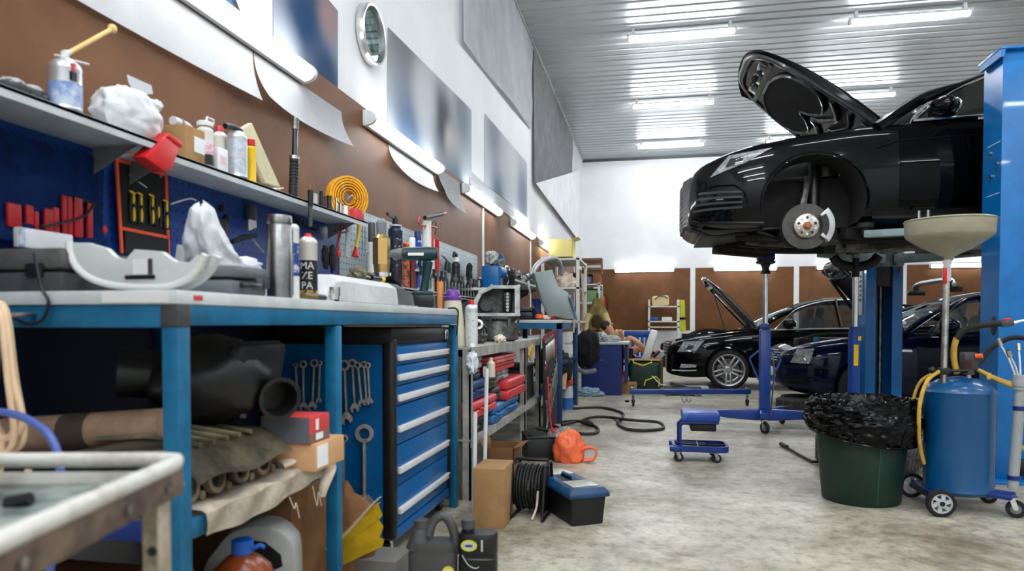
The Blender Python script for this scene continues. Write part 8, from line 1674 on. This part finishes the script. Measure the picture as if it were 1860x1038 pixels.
t = thing('green_bin', 'translucent green storage bin on second white rack', 'bin', (xm, 14.95, 1.5)); part('bin', MB().box((0, 0, 0.13), (0.36, 0.5, 0.26), None, 0.02), M('bin_pale_green', (120, 150, 100), 0.4), t); part('lid', MB().box((0, 0, 0.27), (0.38, 0.52, 0.03), None, 0.006), BLACK, t)
t = thing('wire_basket', 'dark green basket of small bottles on second white rack', 'basket', (xm, 14.9, 1.12)); part('basket', MB().box((0, 0, 0.09), (0.36, 0.5, 0.18), None, 0.02), M('basket_green', (30, 60, 50), 0.5), t)
for i, m in enumerate((M('bottle_green', (40, 150, 60), 0.4), RED, ORANGE)): solo('bottle', MB().lathe([(0, 0), (0.03, 0), (0.03, 0.07), (0.012, 0.10), (0.012, 0.12), (0, 0.12)], (0, 0, 0), 12), m, ('small green bottle', 'small red bottle', 'small orange bottle')[i] + ' standing in the dark green basket', 'bottle', (xm - 0.12 + 0.11 * i, 14.8, 1.301))
bag('clothes_bundle', 'lilac bundle on top of the second white rack', 'bundle', (a.x, 14.9, 1.88), 0.16, (1.2, 1, 0.8), M('lilac_cloth', (120, 120, 150), 0.8), 0.3); carton('cardboard_box', 'brown carton on top of the second white rack', 'box', xm, b_.x, 14.7, 15.1, 1.88, 2.08, CARD_D)
q = atY(1076, 486, 15.0); t = carton('cut_box', 'open wooden crate with dark gaps above the second white rack', 'crate', q.x - 0.2, q.x + 0.22, 14.72, 15.05, 2.081, 2.42, CARD_D)
for i in range(3): part('slat_gap', MB().bx(-0.19, 0.19, -0.168, -0.164, 0.04 + 0.1 * i, 0.09 + 0.1 * i), (BLACK, GREY_L, BLACK)[i], t)
q = atY(1085, 572, 13.0)
t = thing('coat', 'khaki coat hanging by its hood in the far left corner', 'coat', (q.x, 13.0, q.z - 0.32)); KH = M('khaki_cloth', (150, 134, 74), 0.85, c2=(190, 172, 110), sc=7, bump=0.4)
def coatf(a, b):
    th = 2 * PI * a; w_ = 0.05 + 0.17 * min(1, b * 1.6) + 0.02 * math.sin(th * 5 + b * 4); return (w_ * math.cos(th), 0.6 * w_ * math.sin(th), 0.62 - 0.60 * b + 0.03 * math.sin(th * 3) * b)
part('coat', MB().sheet(coatf, 40, 16, 0.006), KH, t, smooth=60)
for s_ in (-1, 1): part('sleeve', MB().tube([(s_ * 0.13, -0.05, 0.34), (s_ * 0.20, -0.06, 0.15), (s_ * 0.19, -0.06, -0.03)], [0.065, 0.06, 0.05], 10, k=3), M('cream_sleeve', (206, 190, 140), 0.85), t)
part('dark_lining', MB().ball((0.0, -0.12, 0.18), 0.11, (0.9, 0.35, 1.3), 12), M('lining_brown', (60, 44, 26), 0.9), t)
solo('coat_stand', MB().cyl((0, 0, 0), (0, 0, 1.62), 0.02, n=12).cyl((0, 0, 0), (0, 0, 0.02), 0.16, n=20), GREY_D, 'slim coat stand under the khaki coat', 'stand', (q.x, 13.02, 0))
q = atY(1093, 548, 18.6); t = thing('fire_extinguisher', 'red fire extinguisher hanging on back wall beside the racks', 'extinguisher', (q.x, 18.76, q.z - 0.2)); part('cylinder', MB().lathe([(0, 0), (0.07, 0), (0.075, 0.02), (0.075, 0.30), (0.03, 0.37), (0, 0.37)], (0, 0, 0), 20), M('ext_red', (190, 50, 30), 0.35), t); part('valve', MB().box((0, 0, 0.40), (0.06, 0.05, 0.07), None, 0.01), BLACK, t); part('hose', MB().tube([(0.03, 0, 0.40), (0.13, 0, 0.34), (0.15, 0, 0.1), (0.12, 0, -0.1)], 0.012, 7, k=4), BLACK, t); part('wall_hook', MB().bx(-0.03, 0.03, 0.07, 0.13, 0.25, 0.33), BLACK, t)
# white rack at back wall
a = atY(1177, 600, 18.1); b_ = atY(1234, 600, 18.1)
rack('low white metal rack against the brown back wall', a.x, b_.x, 18.1, 18.6, 1.66, (0.38, 0.98, 1.12, 1.5)); xm = (a.x + b_.x) / 2
t = thing('straw_bag', 'cream straw bag on the top shelf of low white rack', 'bag', (xm - 0.08, 18.3, 1.5)); part('bag', MB().box((0, 0, 0.13), (0.42, 0.25, 0.26), (0, -5, 0), 0.05), M('straw', (214, 194, 148), 0.8, bump=0.3), t); part('handle', MB().tube([(-0.14, -0.13, 0.16), (-0.05, -0.14, 0.24), (0.1, -0.14, 0.24), (0.17, -0.13, 0.18)], 0.012, 7, k=4), M('handle_brown', (70, 48, 30), 0.7), t)
solo('blue_box', MB().box((0, 0, 0.05), (0.2, 0.2, 0.1), None, 0.01), M('chair_blue'), 'small blue box on middle shelf of low white rack', 'box', (a.x + 0.15, 18.3, 1.12)); solo('white_box', MB().box((0, 0, 0.05), (0.25, 0.2, 0.1), None, 0.01), WHITE, 'small white box on middle shelf of low white rack', 'box', (xm + 0.08, 18.3, 1.12))
bag('black_bag', 'black bag on the lower shelf of low white rack', 'bag', (xm + 0.15, 18.3, 0.38), 0.2, (1.1, 0.9, 0.7), M('black_cloth'), 0.2)
t = thing('safety_vest', 'bright yellow safety vest hanging at right side of low white rack', 'vest', (b_.x + 0.07, 18.2, 0.85)); part('vest', MB().sheet(lambda p, r_: ((p - 0.5) * 0.16 * (0.7 + 0.5 * r_), 0.012 * math.sin(p * 16), 0.8 - 0.78 * r_), 12, 10, 0.02), M('hi_vis', (222, 232, 90), 0.7), t); part('reflective_band', MB().sheet(lambda p, r_: ((p - 0.5) * 0.17, -0.014, 0.36 - 0.05 * r_), 8, 2, 0.004), M('reflect', (226, 228, 220), 0.4), t)
bag('scrap_heap', 'dark tyre shaped bundle on the floor below low white rack', 'bundle', (xm + 0.25, 17.7, 0), 0.26, (1.2, 0.8, 0.8), BLACK_R, 0.2, 2.2, 2)
# ================================================================ under the bench and in the left foreground
SH = 0.588
# airbox
t = thing('airbox', 'large black plastic air filter housing with round outlet under the bench', 'car part', (-1.30, 1.93, SH + 0.20)); AB = M('airbox_black', (18, 18, 19), 0.38, var=0.25, bump=0.06)
mb = MB().ball((-0.03, 0.0, 0.10), 0.19, (0.95, 1.0, 0.72), 18, None, 0.10, 2.0, 3); part('housing', mb, AB, t)
part('flange', MB().box((0.09, 0.05, 0.12), (0.06, 0.28, 0.20), (0, 12, 0), 0.03), AB, t); part('outlet', MB().lathe([(0.052, 0.0), (0.06, 0.01), (0.056, 0.05), (0.062, 0.10), (0.066, 0.115), (0.054, 0.115), (0.046, 0.02)], (0.10, 0.10, 0.055), 28, (0.72, -0.55, -0.1), True), AB, t); part('outlet_core', MB().cyl((0.11, 0.095, 0.055), (0.13, 0.08, 0.053), 0.05, n=20), BLACK, t)
for y, z in ((-0.04, 0.16), (0.12, 0.20), (0.01, 0.05), (-0.06, 0.0)): part('screw', MB().cyl((0.115, y, z), (0.128, y, z), 0.006, n=8), STEEL, t)
part('intake_stub', MB().cyl((-0.1, -0.1, 0.12), (-0.2, -0.17, 0.13), 0.07, n=20), AB, t)
# banded roll
t = thing('rolled_mat', 'brown rolled mat with a dark band lying on the lower shelf', 'mat', (-1.55, 1.66, SH + 0.14), 0)
part('roll', MB().cyl((-0.24, 0.0, 0.015), (0.24, 0.05, 0.05), 0.05, n=24), M('mat_brown', (148, 120, 98), 0.8, var=0.2), t); part('dark_band', MB().cyl((-0.05, 0.0198, 0.0288), (0.03, 0.028, 0.0346), 0.0515, n=24), M('band_brown', (64, 54, 46), 0.8), t)
# stack of dirty covers
OL = M('oily_beige', (124, 114, 90), 0.6, c2=(66, 60, 48), sc=6, bump=0.2)
t = thing('engine_cover', 'dirty beige ribbed plastic cover lying on the lower bench shelf', 'car part', (-1.32, 1.76, SH + 0.085))
part('cover', MB().sheet(lambda a, b: (-0.20 + 0.42 * a, -0.20 + 0.46 * b, 0.035 + 0.03 * math.sin(PI * a) - 0.05 * max(0, a - 0.8) / 0.2 + 0.01 * math.sin(b * 9)), 18, 18, 0.012), OL, t)
for i in range(5): part('rib', MB().tube([(-0.15, -0.12 + 0.06 * i, 0.075), (0.0, -0.11 + 0.06 * i, 0.085), (0.15, -0.10 + 0.06 * i, 0.065)], 0.008, 7), OL, t)
t = thing('manifold_gasket', 'dirty exhaust manifold with four round ports on the lower shelf', 'car part', (-1.155, 1.78, SH + 0.055)); MF = M('manifold_rust', (136, 122, 96), 0.7, c2=(60, 50, 38), sc=10, bump=0.3)
for i in range(4): 
    y = -0.20 + i * 0.115; part('port', MB().lathe([(0.026, -0.01), (0.04, -0.01), (0.04, 0.01), (0.026, 0.01)], (0.0, y, 0.0), 20, (1, 0, 0.1), True), MF, t); part('port_ear', MB().cyl((-0.008, y + 0.052, -0.03), (0.01, y + 0.052, -0.03), 0.012, n=10), MF, t); part('runner', MB().tube([(-0.01, y, 0), (-0.08, y + 0.02, 0.0), (-0.15, y + 0.06, -0.005)], 0.035, 10, k=3), DARK_IN, t)
# white cloth hanging on the shelf edge
def clothf(a, b):
    y = -0.36 + 0.66 * a
    if b < 0.3: return (-0.10 + 0.10 * b / 0.3, y, 0.006 + 0.006 * math.sin(a * 20))
    q = (b - 0.3) / 0.7; return (0.008 + 0.006 * math.sin(a * 23 + q * 3), y, 0.004 - (0.062 + 0.012 * math.sin(a * 5)) * q)
t = thing('shelf_cloth', 'grubby white cloth draped along the edge of lower bench shelf', 'cloth', (-1.097, 1.92, SH - 0.0)); part('cloth', MB().sheet(clothf, 40, 14, 0.004), CLOTH_W, t); part('cloth_corner', MB().tube([(0.012, 0.29, 0.03), (0.018, 0.31, -0.02), (0.014, 0.27, -0.075), (0.012, 0.265, -0.11)], [0.02, 0.022, 0.018, 0.010], 10, k=4), CLOTH_W, t)
part('cloth_fold', MB().tube([(-0.06, 0.12, 0.02), (0.0, 0.22, 0.045), (0.005, 0.30, 0.05), (-0.02, 0.33, 0.03)], [0.03, 0.026, 0.02, 0.012], 10, k=4, flat=0.5), CLOTH_W, t)
for i, y in enumerate((0.05, 0.2)): part('loose_thread', MB().tube([(0.01, y, -0.06), (0.015, y + 0.02, -0.10 - 0.03 * (i % 2)), (0.005, y + 0.05, -0.09), (0.01, y + 0.06, -0.14)], 0.0013, 5, k=4), CLOTH_W, t)
# boxes on the shelf end
c = carton('cardboard_box', 'cardboard carton with white label at end of lower bench shelf', 'box', -1.24, -1.045, 2.06, 2.27, SH, SH + 0.088, M('carton_tan', (206, 160, 116), 0.8, var=0.06)); part('label', MB().bx(0.0975, 0.0985, -0.095, -0.02, 0.01, 0.08), WHITE_P, c)
c = carton('parts_box', 'red printed parts carton stacked on the tan carton', 'box', -1.23, -1.06, 2.05, 2.19, SH + 0.089, SH + 0.175, M('carton_red', (206, 62, 62), 0.6, var=0.06)); part('label', MB().bx(0.0855, 0.0865, -0.03, 0.02, 0.008, 0.03), WHITE_P, c); part('grey_end', MB().bx(0.0854, 0.0862, -0.068, 0.068, 0.001, 0.032), M('carton_greybrown', (120, 96, 86), 0.7), c); part('white_print', MB().bx(0.0855, 0.0866, -0.03, -0.01, 0.04, 0.075), WHITE_P, c); part('end_flap', MB().bx(-0.084, 0.084, -0.0712, -0.0702, 0.002, 0.084), M('carton_slate', (96, 100, 106), 0.7), c)
# floor under the bench
t = thing('canister', 'grey white plastic canister with grip hole under the bench', 'canister', (-1.24, 2.02, 0), 20)
t.scale = (1.0, 1.0, 1.18)
o = [(-0.13, 0), (0.13, 0), (0.14, 0.02), (0.14, 0.27), (0.12, 0.33), (0.06, 0.365), (-0.04, 0.36), (-0.10, 0.31), (-0.14, 0.24), (-0.14, 0.02)]; i_ = [(0.07, 0.25), (0.10, 0.26), (0.095, 0.29), (0.05, 0.325), (0.0, 0.335), (-0.02, 0.32), (0.03, 0.28)]
part('canister_body', MB().prism([(p.x, p.y) for p in crom([(a, b, 0) for a, b in o], 4, True)], -0.07, 0.07, 'y', 0.012), M('canister_white', (150, 152, 148), 0.45, var=0.08), t); part('grip_hole', MB().prism(i_, -0.0725, -0.069, 'y'), BLACK, t); part('grip_hole', MB().prism(i_, 0.069, 0.0725, 'y'), BLACK, t)
t = thing('coolant_bottle', 'round amber bottle with blue cap under the bench', 'bottle', (-1.14, 1.80, 0)); t.scale = (1, 1, 1.22); AM = M('amber_plastic', (120, 56, 24), 0.25, var=0.2)
part('bottle', MB().lathe([(0, 0), (0.085, 0), (0.09, 0.015), (0.09, 0.26), (0.078, 0.30), (0.045, 0.325), (0.026, 0.335), (0, 0.335)], (0, 0, 0), 28), AM, t); part('cap', MB().cyl((0, 0, 0.335), (0, 0, 0.365), 0.03, n=20), M('cap_blue', (20, 84, 170), 0.4), t); part('cap_loop', MB().tube([(0.028, 0, 0.345), (0.05, 0.01, 0.352), (0.055, 0.02, 0.345)], 0.006, 6), M('cap_blue'), t)
lt = text_mb('G12+', 0.022, Matrix.Identity(4))
for v in lt.bm.verts: aa = 0.5 + v.co.x / 0.09; v.co = Vector((0.0905 * math.cos(aa - PI / 2 + 0.3), 0.0905 * math.sin(aa - PI / 2 + 0.3), 0.245 + v.co.y))
part('bottle_print', lt, WHITE, t)
t = can('bottle', 'small bottle with red cap behind the amber bottle under bench', 'bottle', Vector((-1.41, 1.86, 0)), 0.045, 0.40, M('bottle_dim', (90, 50, 50), 0.5), RED, (0.75, 0.12))
c = carton('oil_carton', 'large open brown carton with yellow and black print under the bench', 'box', -1.62, -1.22, 2.22, 2.62, 0, 0.48, CARD_D); part('yellow_print', MB().bx(0.05, 0.19, -0.2012, -0.2002, 0.02, 0.25), M('print_yellow', (214, 180, 40), 0.6), c)
for q in ((0.06, 0.10, 0.04, 0.20), (0.12, 0.15, 0.10, 0.16), (0.10, 0.14, 0.19, 0.23)): part('black_print', MB().bx(q[0], q[1], -0.2018, -0.2008, q[2], q[3]), BLACK, c)
part('flap', MB().bar((0.0, -0.2, 0.48), (0.05, -0.32, 0.40), 0.38, 0.004, (0, 0, 1)), CARD_D, c)
t = thing('paper_sack', 'torn yellow and brown paper sack slumped before the tool cabinet', 'sack', (-1.25, 2.70, 0)); t.scale = (1, 1, 0.86); YS = M('sack_yellow', (222, 190, 40), 0.6, var=0.15, bump=0.3)
part('sack', MB().ball((0, 0, 0.2), 0.16, (0.9, 0.8, 1.5), 18, None, 0.22, 2.4, 5, -0.2), CARD_D, t, smooth=60); part('yellow_flap', MB().sheet(lambda a, b: (-0.06 + 0.30 * a + 0.01 * math.sin(b * 20), -0.17 - 0.03 * b, 0.06 + 0.30 * a * (0.6 + 0.4 * b) + 0.10 * b + 0.012 * math.sin(b * 17)), 14, 10, 0.004), YS, t); part('torn_edge', MB().tube([(-0.06, -0.2, 0.17), (0.08, -0.205, 0.27), (0.2, -0.20, 0.42), (0.245, -0.2, 0.47)], [0.02, 0.016, 0.012, 0.006], 8, k=3, flat=0.4), M('torn_paper', (206, 186, 170), 0.8), t)
carton('grey_box', 'plain grey box on the floor before the tool cabinet', 'box', -1.18, -0.99, 2.62, 2.80, 0, 0.115, M('box_grey', (110, 108, 104), 0.6))
carton('cardboard_box', 'brown carton on floor under bench at the left edge', 'box', -1.70, -1.28, 1.56, 1.78, 0, 0.36, M('carton_rust', (140, 84, 44), 0.85, var=0.1))
# white tray cart in the left foreground
Q = C0 + (CM @ Vector(((336 - U0) / FPX, -(835 - V0) / FPX, -1))) * 1.17
t = thing('tray_cart', 'worn white metal tray cart in the left foreground corner', 'cart', (Q.x, Q.y, 0), 13.0); TZ = Q.z
CW = M('chipped_white', (206, 204, 196), 0.5, c2=(150, 140, 124), sc=9, edge=(0.5, 0.72), bump=0.1); CR_ = M('rusty_edge', (110, 92, 78), 0.7, c2=(64, 52, 46), sc=12, bump=0.3)
LW, LD = 0.85, 0.95
TG = M('tray_glass', (150, 162, 156), 0.3, c2=(50, 58, 58), sc=5, edge=(0.42, 0.6), bump=0.1)
part('tray', MB().bx(-LW, 0, -LD, 0, TZ - 0.045, TZ - 0.038), TG, t)
rp = [(-LW, -0.0, TZ), (-0.04, 0.0, TZ), (-0.01, -0.01, TZ), (0.0, -0.04, TZ), (0, -LD, TZ)]; part('rim_tube', MB().tube(rp, 0.0125, 12), CW, t)
part('edge_band', MB().bx(-0.006, 0.006, -LD, -0.02, TZ - 0.052, TZ - 0.008, 0.002), CR_, t); part('edge_band', MB().bx(-LW, -0.02, -0.006, 0.006, TZ - 0.045, TZ - 0.02, 0.002), CW, t)
for x, y in ((-0.03, -0.04), (-LW + 0.05, -0.04), (-0.03, -LD + 0.06)):
    part('leg', MB().bx(x - 0.02, x + 0.022, y - 0.003, y, 0.02, TZ - 0.045).bx(x + 0.02, x + 0.023, y - 0.04, y, 0.02, TZ - 0.045), M('leg_cream', (206, 194, 176), 0.55, c2=(150, 138, 118), sc=8), t)
for i, y in enumerate((-0.08, -0.2, -0.42)): part('bolt', MB().cyl((0.006, y, TZ - 0.03), (0.011, y, TZ - 0.03), 0.007, n=8), STEEL, t)
part('leg_hole', MB().cyl((-0.035, -0.044, TZ - 0.14), (-0.035, -0.0425, TZ - 0.14), 0.008, n=10), BLACK, t)
rs = random.Random(8)
loose = [('shiny bolt lying on the cart tray near its rim', STEEL), ('dark nut lying on the cart tray', BLACK), ('bent steel clip lying on the cart tray', CHROME), ('rusty washer lying on the cart tray', MF), ('black rubber plug lying on the cart tray', BLACK_R)]
for i, (lab, m) in enumerate(loose):
    lp_ = Matrix.Rotation(R(13), 4, 'Z') @ Vector((-0.10 - 0.09 * i, -0.10 - 0.05 * (i % 3), 0)); solo(('bolt', 'nut', 'clip', 'washer', 'plug')[i], MB().cyl((0, 0, 0), (0.012 + 0.02 * (i % 2), 0.01, 0.006), 0.008 + 0.002 * (i % 3), n=8), m, lab, ('bolt', 'nut', 'clip', 'washer', 'plug')[i], (Q.x + lp_.x, Q.y + lp_.y, TZ - 0.034))
# cable coil and blue hose hanging at the left picture edge
HCX = atY(12, 600, 1.40)
pts = []
for k in range(7):
    w_ = 0.028 + 0.006 * (k % 3); yo = 1.405 - 0.010 * (k % 4); x0 = HCX.x - 0.012 + 0.006 * (k % 4); zt_ = 1.075 + 0.008 * (k % 3); zb_ = 0.80 - 0.03 * (k % 2)
    pts += [(x0 - w_, yo, 0.92), (x0 - w_ * 0.5, yo, zt_), (x0 + w_ * 0.4, yo - 0.004, zt_ - 0.006), (x0 + w_ * 1.0, yo - 0.006, 0.93), (x0 + w_ * 1.6, yo - 0.008, zb_ + 0.03), (x0 + w_ * 0.6, yo - 0.008, zb_ - 0.01), (x0 - w_ * 0.8, yo - 0.004, zb_ + 0.02)]
t = thing('cable_coil', 'coil of beige rubber hose hanging from the bench at left edge', 'hose', (0, 0, 0)); t.location = (HCX.x, 1.40, 0.8)
part('coil', MB().tube([Vector(p) - Vector(t.location) for p in pts], 0.0075, 8, k=5), M('hose_beige', (224, 194, 158), 0.5, var=0.08), t)
part('loose_end', MB().tube([(0.01, -0.02, 0.0), (0.0, -0.03, -0.15), (0.03, -0.04, -0.27), (0.06, -0.03, -0.18), (0.075, -0.02, -0.08)], 0.0075, 8, k=5), M('hose_beige'), t)
part('hook', MB().tube([(0.0, 0.085, 0.285), (0.0, 0.01, 0.28), (0.0, -0.03, 0.30)], 0.006, 8, k=3), STEEL, t)
e = [atY(u, v, y) for u, v, y in ((-40, 745, 1.34), (20, 752, 1.33), (60, 768, 1.32), (95, 800, 1.31))]
solo('air_hose', MB().tube([p - e[0] for p in e] + [e[-1] - e[0] + Vector((0.02, 0.0, -0.08)), e[-1] - e[0] + Vector((0.0, 0, -0.22)), e[-1] - e[0] + Vector((-0.03, 0, -0.38))], 0.009, 10, k=5), M('hose_blue', (80, 100, 170), 0.4), 'blue air hose curving past the beige hose coil', 'hose', e[0])
e = [atY(u, v, 1.465) for u, v in ((62, 460), (74, 520), (88, 548), (78, 580), (55, 590), (25, 578))]
solo('black_cable', MB().tube([p - e[0] for p in e], 0.004, 7, k=5), BLACK, 'thin black cable dangling over the near end of bench', 'cable', e[0])
# ================================================================ world and view
w = bpy.data.worlds.new('world'); SC.world = w; w.use_nodes = True
w.node_tree.nodes['Background'].inputs[0].default_value = (0.6, 0.66, 0.72, 1); w.node_tree.nodes['Background'].inputs[1].default_value = 0.0
SC.view_settings.view_transform = 'Standard'; SC.view_settings.look = 'None'; SC.view_settings.gamma = 1; SC.view_settings.exposure = EXPOSURE
SC.view_settings.use_curve_mapping = False
cy_ = SC.cycles
cy_.use_denoising = True; cy_.max_bounces = 8; cy_.diffuse_bounces = 4; cy_.glossy_bounces = 4; cy_.transmission_bounces = 6; cy_.transparent_max_bounces = 12
cy_.caustics_reflective = False; cy_.caustics_refractive = False; cy_.sample_clamp_indirect = 4.0; cy_.use_adaptive_sampling = False
